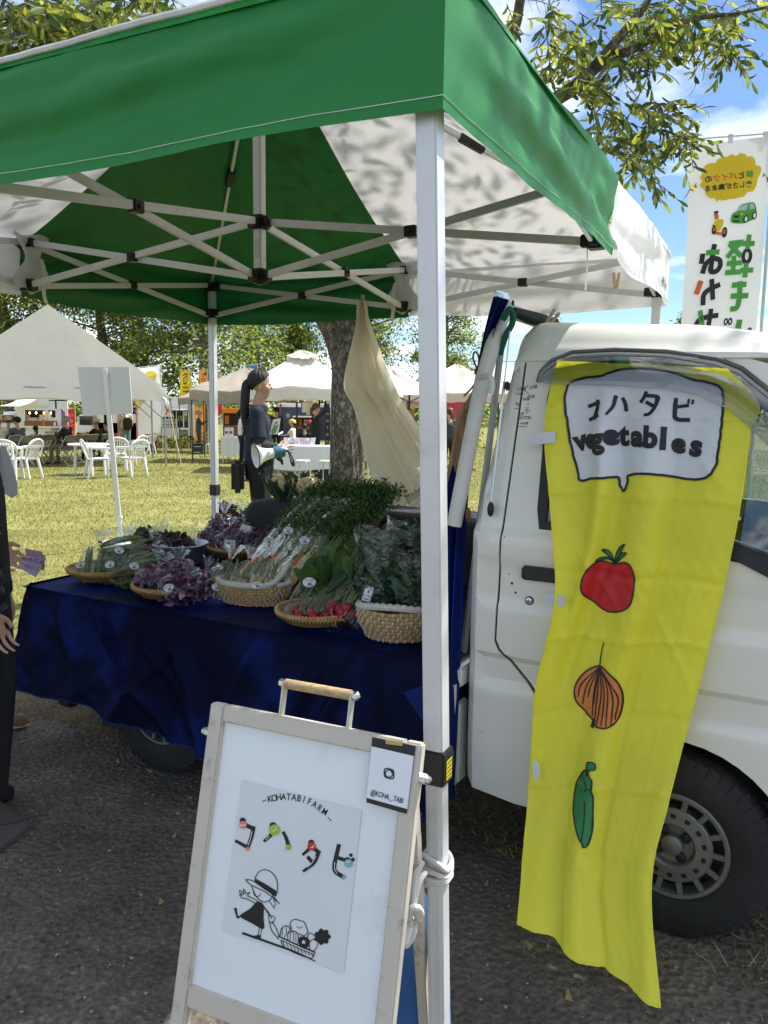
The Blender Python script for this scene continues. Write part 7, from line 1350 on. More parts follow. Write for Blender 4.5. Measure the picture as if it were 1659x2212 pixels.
# ---- nobori flags
yelf = M('flag_yellow', (.75, .55, .03), .7, trans=.3, var=.04); whtf = M('flag_white', (.74, .75, .78), .7, trans=.3, var=.02); orgf = M('flag_orange', (.75, .30, .04), .7, trans=.3); redf = M('flag_red', (.60, .03, .03), .7, trans=.3); blkp = M('flag_black', (.02, .02, .028), .7); grnp = M('flag_green', (.07, .33, .06), .7); orap = M('flag_orange_print', (.60, .14, .03), .7); blup = M('flag_blue', (.05, .2, .5), .7)
def nobori(label, TLp, TRp, Y, h, mt, txt=None, tcol=None, pole='R', zbot=None, rip=.05, mirror=False):
    a, b = atY(*TLp, Y), atY(*TRp, Y); x = b-a; w = np.linalg.norm(x); x /= w; o = thing('nobori_flag', label, 'flag', V3((b if pole == 'R' else a)[0], Y, gz(Y)), group='tall banner flags')
    def f(u, v, d=0): return a+x*w*u+V3(.05*h*.2*math.sin(v*4), -d+rip*math.sin(u*5+v*6)*w+.4*rip*math.sin(v*13+u*3)*w, -h*v)
    mb = MB(); mb.grid(f, 16, 30); fl = mb.build('flag_cloth', mt, o, sharp=180); pp = (b if pole == 'R' else a)+x*(.04 if pole == 'R' else -.04); mb = MB(); mb.tube([V3(pp[0], Y, gz(Y)), pp+V3(0, 0, .05)], .014, 6); mb.build('pole', ltleg, o); mb = MB(); mb.tube([a-x*.06+V3(0, 0, .03), b+x*.06+V3(0, 0, .03)], .009, 6); mb.build('crossbar', ltleg, o)
    for k in range(3): mb = MB(); c = lerp(a, b, .06+.44*k); mb.box(c+V3(0, -.002, .01), (w*.06, .012, .07)); mb.build('flag_loop', mt, o)
    if txt:
        mb = MB()
        for i, ch in enumerate(txt): text(mb, ch, w*.62, lambda p, q, d: f(.5+p/w, (.12+.80*(i+.75)/len(txt))-q/h, .012), bold=.02, mirror=mirror)
        mb.build('flag_lettering', tcol or blkp, fl, smooth=False)
    return o, f, fl, w
nobori('yellow crepe flag above the white food trailer', (388, 800), (411, 800), 40, 1.42, yelf, 'クレープ', blkp); nobori('orange flag left of the dark tree trunk', (430, 799), (446, 799), 38, 1.35, orgf, 'クロッフル', M('print_brown', (.2, .05, .02), .7)); nobori('pale red flag behind the far tent leg', (452, 803), (474, 803), 38, 1.3, M('flag_palered', (.72, .35, .30), .7, trans=.3), 'いちご', redf)
nobori('red strawberry flag beside the small white truck', (146, 885), (160, 883), 32, 1.1, redf, 'いちご飴', whtf); nobori('blue and red flag rising behind the beige tent roof', (536, 791), (554, 789), 34, .9, blup, 'かき氷', whtf); nobori('narrow white flag with black lettering right of the woman reaching up', (702, 872), (712, 872), 30, 1.9, blkp, 'HOTDOG', whtf)
nobori('small purple and white pennant on the side of the food truck', (131, 882), (140, 890), 31.5, .7, M('flag_purple', (.18, .12, .35), .7, trans=.3)); nobori('plain red flag at the far tent leg', (470, 825), (479, 822), 37, 1.5, redf)
def fairflag(label, TLp, TRp, Y, h, full):
    o, f, fl, w = nobori(label, TLp, TRp, Y, h, whtf, None, None, 'R', rip=.035); W = lambda x, y, d=0: f((x-165)/800., (y-190)/h/800.*w, d+.004+.006*(w/.6))    # measured on the close-up, 800 px wide
    cl = [(300+0, 560), (275, 530), (290, 490), (315, 470), (310, 430), (340, 400), (395, 390), (430, 395), (450, 360), (500, 340), (540, 345), (580, 325), (620, 350), (665, 325), (710, 345), (720, 370), (770, 370), (800, 410), (805, 460), (850, 475), (868, 510), (850, 560), (830, 600), (825, 660), (790, 715), (735, 715), (700, 760), (640, 765), (600, 775), (560, 770), (500, 780), (450, 765), (440, 790), (415, 745), (370, 740), (330, 700), (325, 650), (290, 630), (275, 590)]
    mb = MB(); fill(mb, cl, W, .0, step=60); mb.build('cloud_print', yelf, fl, sharp=180)
    def ln(s, y0, x0, sz, cols):
        for i, (ch, mt_) in enumerate(zip(s, cols)): q_.setdefault(mt_, MB()); text(q_[mt_], ch, sz, lambda a, b, d: W(x0-i*sz*1.02+a, y0-b, .003), bold=.03, mirror=True)
    q_ = {}; ln('軽とバイクの', 575, 745, 76, [grnp, blkp, orap, orap, orap, blkp]); ln('楽しさが集まる', 665, 742, 64, [blkp]*7)
    if full:
        K_ = lambda L, w_, mt_: stroke(q_.setdefault(mt_, MB()), L, w_, lambda x, y, d: W(x, y, .003))
        # two columns of cut-paper characters, seen from the back
        for L in ([(800, 1140), (795, 1250)], [(740, 1210), (852, 1215)], [(795, 1420), (792, 1535)], [(750, 1475), (858, 1480)], [(725, 1195), (600, 1205)], [(720, 1200), (640, 1270), (590, 1330)], [(600, 1215), (680, 1290), (725, 1325)], [(655, 1340), (660, 1500)], [(600, 1400), (735, 1400)], [(590, 1490), (735, 1490)]): K_(L, 52, grnp)
        for L in ([(800, 1620), (680, 1620)], [(750, 1600), (755, 1780), (740, 1850), (690, 1860)], [(680, 1730), (830, 1735)], [(785, 2000), (760, 2080), (650, 2085)], [(785, 1990), (780, 2100)]): K_(L, 56, grnp)
        for L in ([(435, 1215), (425, 1300), (420, 1440)], [(340, 1470), (365, 1390), (430, 1345), (500, 1360), (515, 1420), (480, 1470), (425, 1470), (415, 1430)], [(325, 1300), (320, 1370)], [(440, 1560), (470, 1740)], [(520, 1610), (420, 1650), (370, 1700), (370, 1790)], [(540, 1915), (430, 1925), (340, 1960), (310, 2050)], [(465, 1860), (460, 2080)]): K_(L, 52, blkp)
        K_([(372, 1280), (478, 1280)], 52, grnp); K_([(325, 1570), (295, 1675)], 56, orap); K_([(350, 1870), (390, 2010)], 52, grnp); K_([(875, 2085), (900, 2070), (905, 2110), (880, 2120)], 16, blkp); K_([(865, 2165), (910, 2165)], 12, blkp); K_([(890, 2140), (890, 2180)], 12, blkp)
        mb = q_.setdefault(blkp, MB()); fill(mb, circ((795, 1340), 58, 24, 84), lambda x, y, d: W(x, y, .003), holes=[circ((795, 1335), 20, 14, 42)])
        for c in (645, 690): fill(mb, circ((c, 1985), 24, 16, 38), lambda x, y, d: W(x, y, .003), holes=[circ((c, 1985), 10, 10, 18)])
        car = [(580, 960), (595, 915), (640, 890), (670, 840), (740, 820), (810, 818), (840, 860), (858, 920), (850, 965), (800, 990), (720, 1015), (620, 1010), (585, 995)]; fill(q_.setdefault(grnp, MB()), smooth_line(car, 40, True), lambda x, y, d: W(x, y, .002))
        gl = q_.setdefault(M('print_glass', (.35, .48, .52), .5), MB()); fill(gl, [(640, 892), (675, 845), (750, 828), (735, 890)], lambda x, y, d: W(x, y, .004)); fill(gl, [(765, 830), (805, 828), (830, 875), (770, 885)], lambda x, y, d: W(x, y, .004))
        for x, y in ((742, 975), (832, 945)): fill(mb, circ((x, y), 28, 18, 38), lambda x, y, d: W(x, y, .005)); fill(q_.setdefault(wht, MB()), circ((x, y), 16, 14, 25), lambda x, y, d: W(x, y, .007))
        fill(mb, [(608, 935), (668, 935), (660, 960), (612, 958)], lambda x, y, d: W(x, y, .005)); fill(mb, [(600, 982), (670, 985), (665, 1000), (605, 996)], lambda x, y, d: W(x, y, .005))
        yl = q_.setdefault(yelf, MB()); fill(yl, circ((690, 925), 14, 12, 18), lambda x, y, d: W(x, y, .005)); fill(yl, smooth_line([(415, 985), (440, 960), (500, 965), (510, 1000), (480, 1070), (440, 1075), (430, 1030)], 20, True), lambda x, y, d: W(x, y, .004))
        for x, y, s_ in ((420, 1062, 1), (527, 1092, 1.2)): fill(mb, circ((x, y), 24*s_, 18, 44*s_), lambda x, y, d: W(x, y, .003)); fill(q_[orap], circ((x-3, y-6), 11*s_, 12, 20*s_), lambda x, y, d: W(x, y, .005))
        K_([(445, 1095), (500, 1105)], 26, orap); K_([(430, 900), (438, 945)], 40, orap); K_([(418, 888), (445, 885)], 22, blkp); K_([(405, 1015), (430, 1030)], 16, blkp)
        for L in ([(240, 575), (205, 620), (155, 655)], [(885, 540), (920, 580), (965, 605)]): K_(L, 5, blkp)
        fill(q_[orap], [(235, 585), (250, 622), (205, 622)], lambda x, y, d: W(x, y, .003)); fill(mb, [(205, 625), (215, 660), (185, 640)], lambda x, y, d: W(x, y, .003)); fill(q_[grnp], [(885, 545), (905, 575), (878, 580)], lambda x, y, d: W(x, y, .003)); fill(mb, [(925, 585), (965, 605), (940, 630)], lambda x, y, d: W(x, y, .003))
    for mt_, mb in q_.items(): mb.build('flag_print', mt_, fl, smooth=False, kind='stuff')
fairflag('large white fair flag with mirrored green and black lettering, rising above the cab', (1492, 309), (1664, 296), 6.8, 1.80, True)
fairflag('white fair flag with a yellow cloud print behind the marquee roof edge', (297, 796), (345, 790), 27, 2.2, False)
# ---- stall banners of cloth
def cloth_sign(name, label, x0, x1, y0, y1, Y, mt, cat='banner', decor=()):
    a = atY(x0, y0, Y); b = atY(x1, y1, Y); mb = MB(); mb.grid(lambda u, v: V3(lerp(a[0], b[0], u), Y+.03*math.sin(u*9+v*4), lerp(a[2], b[2], v)), 14, 14); o = mb.build(name, mt, None, sharp=180, label=label, cat=cat); f = lambda px, py, d=0: atY(px, py, Y-.06-d)
    for nm, m_, L in decor:
        mb = MB()
        for q in L:
            if isinstance(q, tuple) and isinstance(q[0], str): qq = MB(); text(qq, q[0], q[3], lambda x, y, d: (q[1]+x, q[2]-y, 0), bold=.03); mb.add([f(v[0], v[1], .002) for v in qq.v[0]], qq.f)
            else: fill(mb, q, f, .003)
        mb.build(nm, m_, o, smooth=False)
    return o
blob = lambda cx, cy, r, n=24, k=5, ry=None: [(cx+r*math.cos(a)*(1+.22*math.sin(a*k)), cy+(ry or r)*math.sin(a)*(1+.22*math.cos(a*k))) for a in np.linspace(0, 6.283, n, endpoint=False)]
purl = M('print_magenta', (.5, .05, .28), .6); tealp = M('print_teal', (.05, .4, .45), .6); crmp = M('print_cream', (.62, .52, .32), .6, var=.3, scale=14)
cloth_sign('crepe_banner', 'yellow crepe banner with coloured letters behind the man in the white shirt', 292, 325, 866, 944, 38.5, yelf, decor=(('banner_picture', crmp, [blob(303, 905, 9, 24, 3, 14), blob(312, 925, 8, 24, 4)]), ('banner_blot', blup, [blob(320, 872, 5)]), ('banner_cherry', redf, [blob(305, 934, 6)]), ('banner_letters', purl, [('C', 315, 876, 13)]), ('banner_letters', grnp, [('R', 316, 889, 12)]), ('banner_letters', orap, [('E', 315, 901, 11)])))
cloth_sign('orange_banner', 'orange banner with green and white splashes beside the white trailer', 419, 444, 864, 952, 37, orgf, decor=(('banner_splash', grnp, [blob(430, 873, 7)]), ('banner_spots', whtf, [blob(433, 888, 4, 20, 4), blob(427, 900, 3, 16, 3), blob(437, 905, 3), blob(430, 920, 4)])))
cloth_sign('handmade_banner', 'lilac banner lettered handmade on the stall right of the tree trunk', 770, 816, 945, 974, 21.5, M('lilac_cloth', (.55, .27, .52), .7, trans=.2), decor=(('banner_lettering', M('print_plum', (.12, .03, .16), .6), [('handmade', 793, 953, 9.5)]), ('banner_ring', M('print_plum', (0, 0, 0)), [smooth_line([(806, 962), (809, 956), (814, 955), (812, 957), (809, 962), (811, 968), (808, 967)], 20, True)])))
mb = MB(); a = atY(767, 974, 21.6); b = atY(818, 984, 21.6); mb.grid(lambda u, v: V3(lerp(a[0], b[0], u), 21.6+.02*math.sin(u*20), lerp(a[2], b[2], v)), 10, 3); mb.build('table_skirt', M('plum_cloth', (.30, .10, .26), .8), None, label='plum cloth skirt under the lilac handmade banner', cat='cloth')
# ---- food trucks
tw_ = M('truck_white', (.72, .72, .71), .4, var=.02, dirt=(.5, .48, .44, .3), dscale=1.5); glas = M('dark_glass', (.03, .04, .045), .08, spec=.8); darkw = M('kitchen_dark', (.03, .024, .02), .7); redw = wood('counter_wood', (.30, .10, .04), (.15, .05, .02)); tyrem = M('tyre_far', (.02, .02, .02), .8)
class Box:   # front-facing rectangle helper at distance Y
    def __init__(s, Y): s.Y = Y
    def __call__(s, x0, y0, x1, y1, dep, mt, name, parent, dy=0., bevel=.0):
        a = atY(x0, y1, s.Y+dy); b = atY(x1, y0, s.Y+dy); mb = MB(); mb.box(((a[0]+b[0])/2, s.Y+dy+dep/2, (a[2]+b[2])/2), (abs(b[0]-a[0]), dep, abs(b[2]-a[2])), None, bevel); return mb.build(name, mt, parent)
bulb = M('bulb', (1., .55, .15), .3, emit=6.); Yk = 32.5; k_ = Box(Yk); ft = thing('food_truck', 'white kitchen truck with an open hatch and hanging bulbs, lettered on its side', 'food truck', G(90, Yk+1))
for q, nm, mt in (((38, 864, 51, 952), 'body_panel', tw_), ((122, 864, 145, 952), 'body_panel', tw_), ((51, 864, 122, 885.5), 'body_panel', tw_), ((51, 922.5, 122, 952), 'body_panel', tw_)): k_(*q, .06, mt, nm, ft)
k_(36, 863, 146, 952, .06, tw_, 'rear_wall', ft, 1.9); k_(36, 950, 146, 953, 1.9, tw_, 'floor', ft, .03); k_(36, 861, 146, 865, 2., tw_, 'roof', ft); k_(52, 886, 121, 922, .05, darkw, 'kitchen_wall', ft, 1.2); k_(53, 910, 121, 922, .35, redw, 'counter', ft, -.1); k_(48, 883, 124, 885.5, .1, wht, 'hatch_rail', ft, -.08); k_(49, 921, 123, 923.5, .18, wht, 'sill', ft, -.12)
for q in ((85, 896, 105, 909), (60, 902, 78, 909), (106, 902, 118, 909)): k_(*q, .3, wht, 'kitchen_unit', ft, .7)
k_(92, 906, 97, 920, .02, orap, 'menu_card', ft, -.13); k_(116, 912, 119, 920, .06, wht, 'soap_bottle', ft, -.2); k_(65, 862, 105, 877, .02, tw_, 'signboard', ft, -.03)
for x in (64, 78, 95, 110): mb = MB(); c = atY(x, 892, Yk+.1); mb.ball(c, (.03, .03, .045), 10, 6); bo = mb.build('bulb', bulb, ft); mb = MB(); mb.tube([c, c+V3(0, 0, .12)], .006, 4); mb.build('bulb_flex', blk, bo)
mb = MB(); F_ = lambda x, y, d=0: atY(x, y, Yk-.01-d)
for ln_, y in (('HAVE', 930), ('ALREADY', 936.5), ('EATEN?', 943)):
    q = MB(); text(q, ln_, 8.0, lambda a, b, d: (129+a, y-b, 0), align='RIGHT', bold=.012, sx=.95); mb.add([F_(v[0], v[1], .004) for v in q.v[0]], q.f)
mb.build('side_lettering', blkp, ft, smooth=False)
k_(0, 890, 38, 940, 1.7, tw_, 'cab', ft, .1, .12); k_(4, 897, 30, 913, .02, glas, 'cab_window', ft, .07); k_(30, 880, 38, 885, 1., tw_, 'cab_visor', ft, .2)
for x in (20, 120): mb = MB(); c = G(x, Yk); mb.lathe([(.001, 0), (.2, 0), (.28, .02), (.3, .08), (.3, .18), (.28, .2)], 24, c+V3(0, .0, .30), np.array([(1, 0, 0), (0, 0, 1), (0, 1, 0)], float).T); mb.build('wheel', tyrem, ft)
mb = MB(); a = atY(-30, 868, Yk-1.6); b = atY(40, 862, Yk); mb.grid(lambda u, v: V3(lerp(-14, b[0], u), lerp(Yk-1.7, Yk, v), lerp(a[2]-.15, b[2]+.0, v)-.05*math.sin(v*3.1)), 8, 6); mb.build('awning', canv, ft, sharp=180)
Yt = 34.5; t_ = Box(Yt); mt_ = thing('food_truck', 'small white truck with a pink-trimmed sales box on its bed', 'food truck', G(240, Yt+1)); pnk = M('pink_trim', (.55, .22, .26), .6)
t_(166, 896, 205, 940, 1.6, tw_, 'cab', mt_, 0, .10); t_(172, 899, 200, 918, .02, glas, 'cab_window', mt_, -.02); t_(196, 924, 203, 928, .03, steel, 'door_handle', mt_, -.03); t_(206, 880, 297, 950, .05, tw_, 'rear_wall', mt_, 1.6)
for q in ((206, 880, 223, 950), (244, 880, 256, 950), (281, 880, 297, 950), (206, 878, 297, 893), (206, 914, 297, 950)): t_(*q, .05, tw_, 'box_panel', mt_)
for x in (206, 256, 296): t_(x-1, 878, x+1, 950, .03, pnk, 'trim', mt_, -.04)
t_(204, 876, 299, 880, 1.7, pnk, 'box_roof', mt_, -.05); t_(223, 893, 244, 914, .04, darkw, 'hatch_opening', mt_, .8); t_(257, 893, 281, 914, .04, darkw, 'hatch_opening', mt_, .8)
for q, c in (((224, 918, 243, 931), (.25, .09, .03)), ((258, 920, 280, 932), (.3, .12, .04)), ((210, 934, 235, 944), (.45, .22, .05)), ((240, 936, 268, 946), (.4, .08, .05))): t_(*q, .02, M('menu_photo_%d' % q[0], c, .5, var=.8, scale=9), 'menu_photo', mt_, -.03)
for x in (185, 275): mb = MB(); c = G(x, Yt); mb.lathe([(.001, 0), (.2, 0), (.26, .02), (.28, .08), (.28, .18), (.26, .2)], 24, c+V3(0, .0, .28), np.array([(1, 0, 0), (0, 0, 1), (0, 1, 0)], float).T); mb.build('wheel', tyrem, mt_)
t_(166, 936, 297, 948, 1.5, dark, 'chassis', mt_, .1)
Yr = 41.; r_ = Box(Yr); rt = thing('food_trailer', 'white food trailer with a serving window and menu cards, under the yellow flag', 'food trailer', G(375, Yr+1))
for q in ((328, 860, 349, 941), (407, 860, 419, 941), (349, 860, 407, 886), (349, 924, 407, 941)): r_(*q, .05, tw_, 'body_panel', rt)
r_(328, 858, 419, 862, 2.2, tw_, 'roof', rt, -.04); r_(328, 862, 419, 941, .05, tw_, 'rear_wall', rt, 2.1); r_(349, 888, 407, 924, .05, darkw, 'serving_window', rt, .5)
for x in (365, 381, 396): r_(x-.5, 886, x+.5, 924, .04, tw_, 'window_post', rt, .0)
for i in range(5):
    for j in range(3): r_(352+i*6.6, 905+j*6.2, 357+i*6.6, 909.5+j*6.2, .01, wht, 'menu_card', rt, .1)
r_(385, 898, 403, 910, .01, M('menu_photo_g', (.25, .30, .12), .5, var=.8, scale=9), 'menu_photo', rt, .1); r_(397, 889, 404, 898, .01, wht, 'menu_card', rt, .1)
mb = MB(); a = atY(344, 884, Yr-.02); b = atY(410, 884, Yr); mb.grid(lambda u, v: V3(lerp(a[0], b[0], u), Yr-.02-.8*v, a[2]+.05-.06*v), 6, 4); mb.build('awning', wht, rt)
for x in (345, 405): mb = MB(); c = G(x, Yr); mb.lathe([(.001, 0), (.2, 0), (.28, .02), (.3, .08), (.3, .18), (.28, .2)], 24, c+V3(0, .0, .30), np.array([(1, 0, 0), (0, 0, 1), (0, 1, 0)], float).T); mb.build('wheel', tyrem, rt)
sbd = thing('chalk_sign', 'dark poster board with food photos standing below the trailer window', 'sign', G(396, 39)); b_ = Box(39.); b_(388, 929, 405, 957, .06, blkp, 'board', sbd); b_(390, 931, 404, 941, .01, M('menu_photo_g', (0, 0, 0)), 'photo', sbd, -.02); b_(396, 943, 403, 956, .01, wht, 'notice', sbd, -.02)
Yb = 34.; b_ = Box(Yb); bt = thing('food_truck', 'dark blue food van with a grey awning and red lanterns behind the white table', 'food truck', G(640, Yb+1)); bl_ = M('van_blue', (.012, .022, .075), .25, coat=.5)
for q in ((600, 880, 634, 950), (668, 880, 720, 950), (634, 880, 668, 900), (634, 924, 668, 950)): b_(*q, .05, bl_, 'body_panel', bt)
b_(598, 872, 722, 881, 2., tw_, 'roof', bt, -.03, .05); b_(634, 901, 668, 924, .05, darkw, 'serving_window', bt, .6); b_(632, 899, 672, 901.5, .6, wht, 'awning', bt, -.6); b_(634, 920, 668, 926, .3, redw, 'counter', bt, -.25); b_(645, 905, 652, 918, .02, orgf, 'poster', bt, .3); b_(656, 906, 664, 917, .02, crmp, 'poster', bt, .3)
for j in range(3): b_(618, 894+j*3, 626, 895.3+j*3, .02, ltleg, 'body_stripe', bt, -.02)
for x in (634, 667): mb = MB(); c = atY(x, 911, Yb-.5); mb.ball(c, (.11, .11, .10), 14, 8); lo_ = mb.build('paper_lantern', M('lantern_red', (.62, .10, .10), .6, trans=.3), bt); mb = MB(); mb.box(c+V3(0, 0, .11), (.07, .07, .03)); mb.build('lantern_cap', blk, lo_)
og = thing('snack_stall', 'stall with an orange roof behind the dark-legged tents', 'stall', G(495, 36)); b_ = Box(36.); b_(480, 883, 520, 892, 1.5, orgf, 'roof', og); b_(482, 892, 520, 950, .05, darkw, 'rear_wall', og, 1.3); b_(482, 920, 520, 950, .5, redw, 'counter', og); b_(486, 898, 494, 916, .04, orgf, 'poster', og, .6)
brn = M('brown_post', (.16, .055, .04), .6)
for x in (606, 690): b_(x-1.5, 872, x+1.5, 952, .1, brn, 'post', og if x < 0 else bt, -2.2)
# ---- tables, tubs, stools
whc = M('white_tablecloth', (.68, .68, .70), .85, trans=.1, var=.04, bump=.4, bscale=8); dbl = M('ivory_metal', (.55, .50, .38), .4)
def cloth_table(label, x0, x1, ytop, Y, h, drop, mt=whc):
    g = gz(Y); a = atY(x0, ytop, Y); b = atY(x1, ytop, Y); z = g+h; cx = (a[0]+b[0])/2; w = abs(b[0]-a[0])/2; d = .38; o = thing('stall_table', label, 'table', V3(cx, Y+d, g))
    mb = MB(); mb.box((cx, Y+d, z), (2*w, 2*d, .03)); mb.build('table_top', wht, o)
    for sx_ in (-1, 1):
        for sy in (-1, 1): mb = MB(); mb.tube([(cx+sx_*w*.93, Y+d+sy*d*.85, g), (cx+sx_*w*.93, Y+d+sy*d*.85, z)], .016, 6); mb.build('leg', ltleg, o)
    def cf_(u, v):
        c = .0+4*u; s = int(c) % 4; t = c-int(c); K = [(-1, -1), (1, -1), (1, 1), (-1, 1)]; p = lerp(K[s], K[(s+1) % 4], t); fl = 1+.03*v+.02*math.sin(u*70)*v; return V3(cx+p[0]*(w+.015)*fl, Y+d+p[1]*(d+.015)*(fl+.1*v), z+.018-drop*v-.03*v*math.sin(u*19)) if v > 0 else V3(cx+p[0]*(w+.01), Y+d+p[1]*(d+.01), z+.019)
    mb = MB(); mb.grid(cf_, 120, 10, wrap=True); k0 = 0; mb.add([cf_(i/4, 0) for i in range(4)], [(0, 1, 2, 3)]); c = mb.build('tablecloth', mt, None, sharp=60, label='cloth', cat='tablecloth'); return o, z, cx, w, Y+d
o_, zt_, cx_, w_, yt_ = cloth_table('long stall table covered with white cloth, behind the woman with the megaphone', 596, 730, 963, 18.2, .70, .52); bpy.data.objects['tablecloth']['label'] = 'white cloth hanging over the long stall table by the tree trunk'
o2, z2, *_ = cloth_table('stall table with white cloth in the shade of the taupe tent', 479, 524, 942, 24, .78, .55); bpy.data.objects['tablecloth.001']['label'] = 'white cloth on the table under the taupe tent'
o3, z3, *_ = cloth_table('table with pink cloth right of the parasol pole', 880, 935, 951, 21, .72, .2, M('pink_cloth', (.5, .14, .22), .8)); bpy.data.objects['tablecloth.002']['label'] = 'pink cloth on the table beside the parasol'
for x, y, c in ((888, 957, (.55, .4, .08)), (895, 953, (.5, .08, .15)), (900, 950, (.6, .55, .55))): mb = MB(); mb.ball(atY(x, y, 21.0)+V3(0, 0, .03), (.07, .06, .06), 10, 6); tag(mb.build('gift_bag', M('gift_%d' % x, c, .6)), {888: 'small yellow bag on the pink table', 895: 'small crimson bag on the pink table', 900: 'small pale bag on the pink table'}[x], 'bag')
tubm, nt, out = newmat('clear_tub'); g2 = N(nt, 'ShaderNodeBsdfTransparent'); g1 = N(nt, 'ShaderNodeBsdfPrincipled', i_Roughness=.2); g1.inputs['Base Color'].default_value = (.75, .75, .8, 1); x = N(nt, 'ShaderNodeMixShader', n0=.38); nt.links.new(g2.outputs[0], x.inputs[1]); nt.links.new(g1.outputs[0], x.inputs[2]); nt.links.new(x.outputs[0], out.inputs[0])
def tub(label, x0, x1, fillc):
    a = atY(x0, 962, 18.35); b = atY(x1, 962, 18.35); w = b[0]-a[0]; c = V3((a[0]+b[0])/2, 18.5, zt_+.03); o = thing('storage_tub', label, 'tub', c, group='clear tubs on the table'); mb = MB(); mb.lathe([(w*.44, 0), (w*.5, .15), (w*.52, .155), (w*.52, .17)], 4, c, rotz(.785), sx=1.35, sy=.9, cap=False); mb.build('tub_body', tubm, o, sharp=20); r = rb(int(x0))
    for i in range(5): mb = MB(); mb.box(c+V3(r.uniform(-.3, .3)*w, r.uniform(-.1, .1), .05+.02*i), (.09, .07, .06), rotz(i), .01); mb.build('packet', M('packet_%d' % (i % 3), [(.5, .08, .25), (.62, .6, .6), (.3, .2, .35)][i % 3], .5), o)
tub('left clear plastic tub of pink packets on the white table', 612, 641, 0); tub('right clear plastic tub of small packets on the white table', 642, 680, 1)
def stool(label, x, Y, mt, h=.45, r=.16):
    g = G(x, Y); o = thing('stool', label, 'stool', g, group='round stools'); mb = MB(); mb.lathe([(r*.8, h-.03), (r, h-.025), (r, h-.008), (r*.95, h), (.002, h+.002)], 24, g); mb.build('seat', wht, o)
    for k in range(4): a = .5+k*1.5708; mb = MB(); mb.tube(smooth_line([g+V3(.02*math.cos(a), .02*math.sin(a), h-.035), g+V3(r*.85*math.cos(a), r*.85*math.sin(a), h-.035), g+V3(r*1.05*math.cos(a), r*1.05*math.sin(a), h-.09), g+V3(r*1.15*math.cos(a), r*1.15*math.sin(a), 0)], 14), .0125, 6); mb.build('leg', mt, o)
stool('ivory-legged stool in front of the white table, left of the tree trunk', 654, 17.3, dbl); stool('ivory-legged stool beside the tree trunk', 706, 17.3, dbl); stool('white folding stool by the wooden crates', 454, 29, wht); stool('white-topped stool behind the long white table', 679, 22, wht)
for nm, lb, ct, x, Y, sz, mt, z in (('storage_tub', 'pale plastic tub under the white table', 'tub', 647, 18.5, (.42, .3, .28), tubm, .14), ('dark_crate', 'dark blue crate under the white table beside the tree trunk', 'crate', 699, 18.4, (.24, .3, .26), M('crate_navy', (.02, .022, .05), .6), .13), ('speaker_box', 'black box with white cables on the grass behind the woman', 'box', 527, 17, (.26, .25, .15), blk, .08), ('brown_weight', 'brown tent weight at the foot of the dark tent leg', 'weight', 507, 21.5, (.2, .2, .16), M('weight_brown', (.05, .03, .022), .7), .08), ('cloth_bag', 'dark green bag with white print on the grass by the wooden crates', 'bag', 426, 30.5, (.40, .22, .40), M('bag_green', (.015, .032, .026), .6), .2)):
    g = G(x, Y, z); o = thing(nm, lb, ct, g-V3(0, 0, z)); mb = MB(); mb.box(g, sz, None, .025); mb.build('box_body', mt, o); mb = MB(); mb.box(g+V3(0, 0, sz[2]/2), (sz[0]*1.03, sz[1]*1.03, .02), None, .006); mb.build('lid', mt, o)
    if nm == 'speaker_box':
        for k in range(3): mb = MB(); mb.tube(smooth_line([g+V3(-.02+.03*k, -.13, .06), g+V3(.0+.04*k, -.15, .0), g+V3(-.03+.05*k, -.14, -.04)], 8), .007, 5); mb.build('cable', wht, o)
    if nm == 'cloth_bag': mb = MB(); F2 = frame(g+V3(0, -.112, 0), (1, 0, 0), (0, 0, 1)); stroke(mb, [(-.12, -.12), (.12, -.12)], .02, F2); stroke(mb, [(-.12, .1), (.13, .1)], .015, F2); mb.build('bag_print', wht, o)
wcr = wood('pine_crate', (.45, .28, .12), (.28, .15, .06)); g = G(443, 31); o = thing('wooden_crates', 'tall pine slatted crate stand beside the woman in the sun hat', 'crate', g)
for i in range(6): mb = MB(); mb.box(g+V3(0, -.2, .1+i*.14), (.26, .02, .09), None, .004); mb.build('slat', wcr, o); mb = MB(); mb.box(g+V3(-.13, 0, .1+i*.14), (.02, .38, .09), None, .004); mb.build('slat', wcr, o)
for x in (-.12, .12): mb = MB(); mb.box(g+V3(x, -.185, .45), (.03, .02, .9)); mb.build('upright', wcr, o)
for x, t in ((489, 'white notice sheet standing left on the cloth table'), (499, 'second white notice sheet standing on the cloth table by the tent leg')): p = atY(x, 933, 23.9); o = thing('notice_board', t, 'notice', V3(p[0], 23.9, z2+.02)); mb = MB(); mb.box((p[0], 23.95, z2+.16), (.125, .012, .28), np.array(Matrix.Rotation(-.15, 3, 'X'))); mb.build('sheet', wht, o); mb = MB(); F2 = lambda px, py, d=0: atY(px, py, 23.86); fill(mb, [(x-3, 931), (x+3, 931), (x+3, 937), (x-3, 937)], F2); stroke(mb, [(x-3, 926), (x+3, 926)], 1, F2); mb.build('notice_print', M('print_grey', (0, 0, 0)), o)
mb = MB(); a = atY(790, 917, 17.0); e = gpt(796, 1038); mb.tube([a, e], .017, 8); o = mb.build('leaning_pole', ltleg, None, label='thin pale pole standing on the grass right of the tree trunk', cat='pole')
mb = MB(); mb.tube([gpt(545, 1019), gpt(500, 985)+V3(0, 0, .5)], .006, 4); mb.build('tent_cord', wht, None, label='thin white tent cord running to the grass behind the woman', cat='cord')
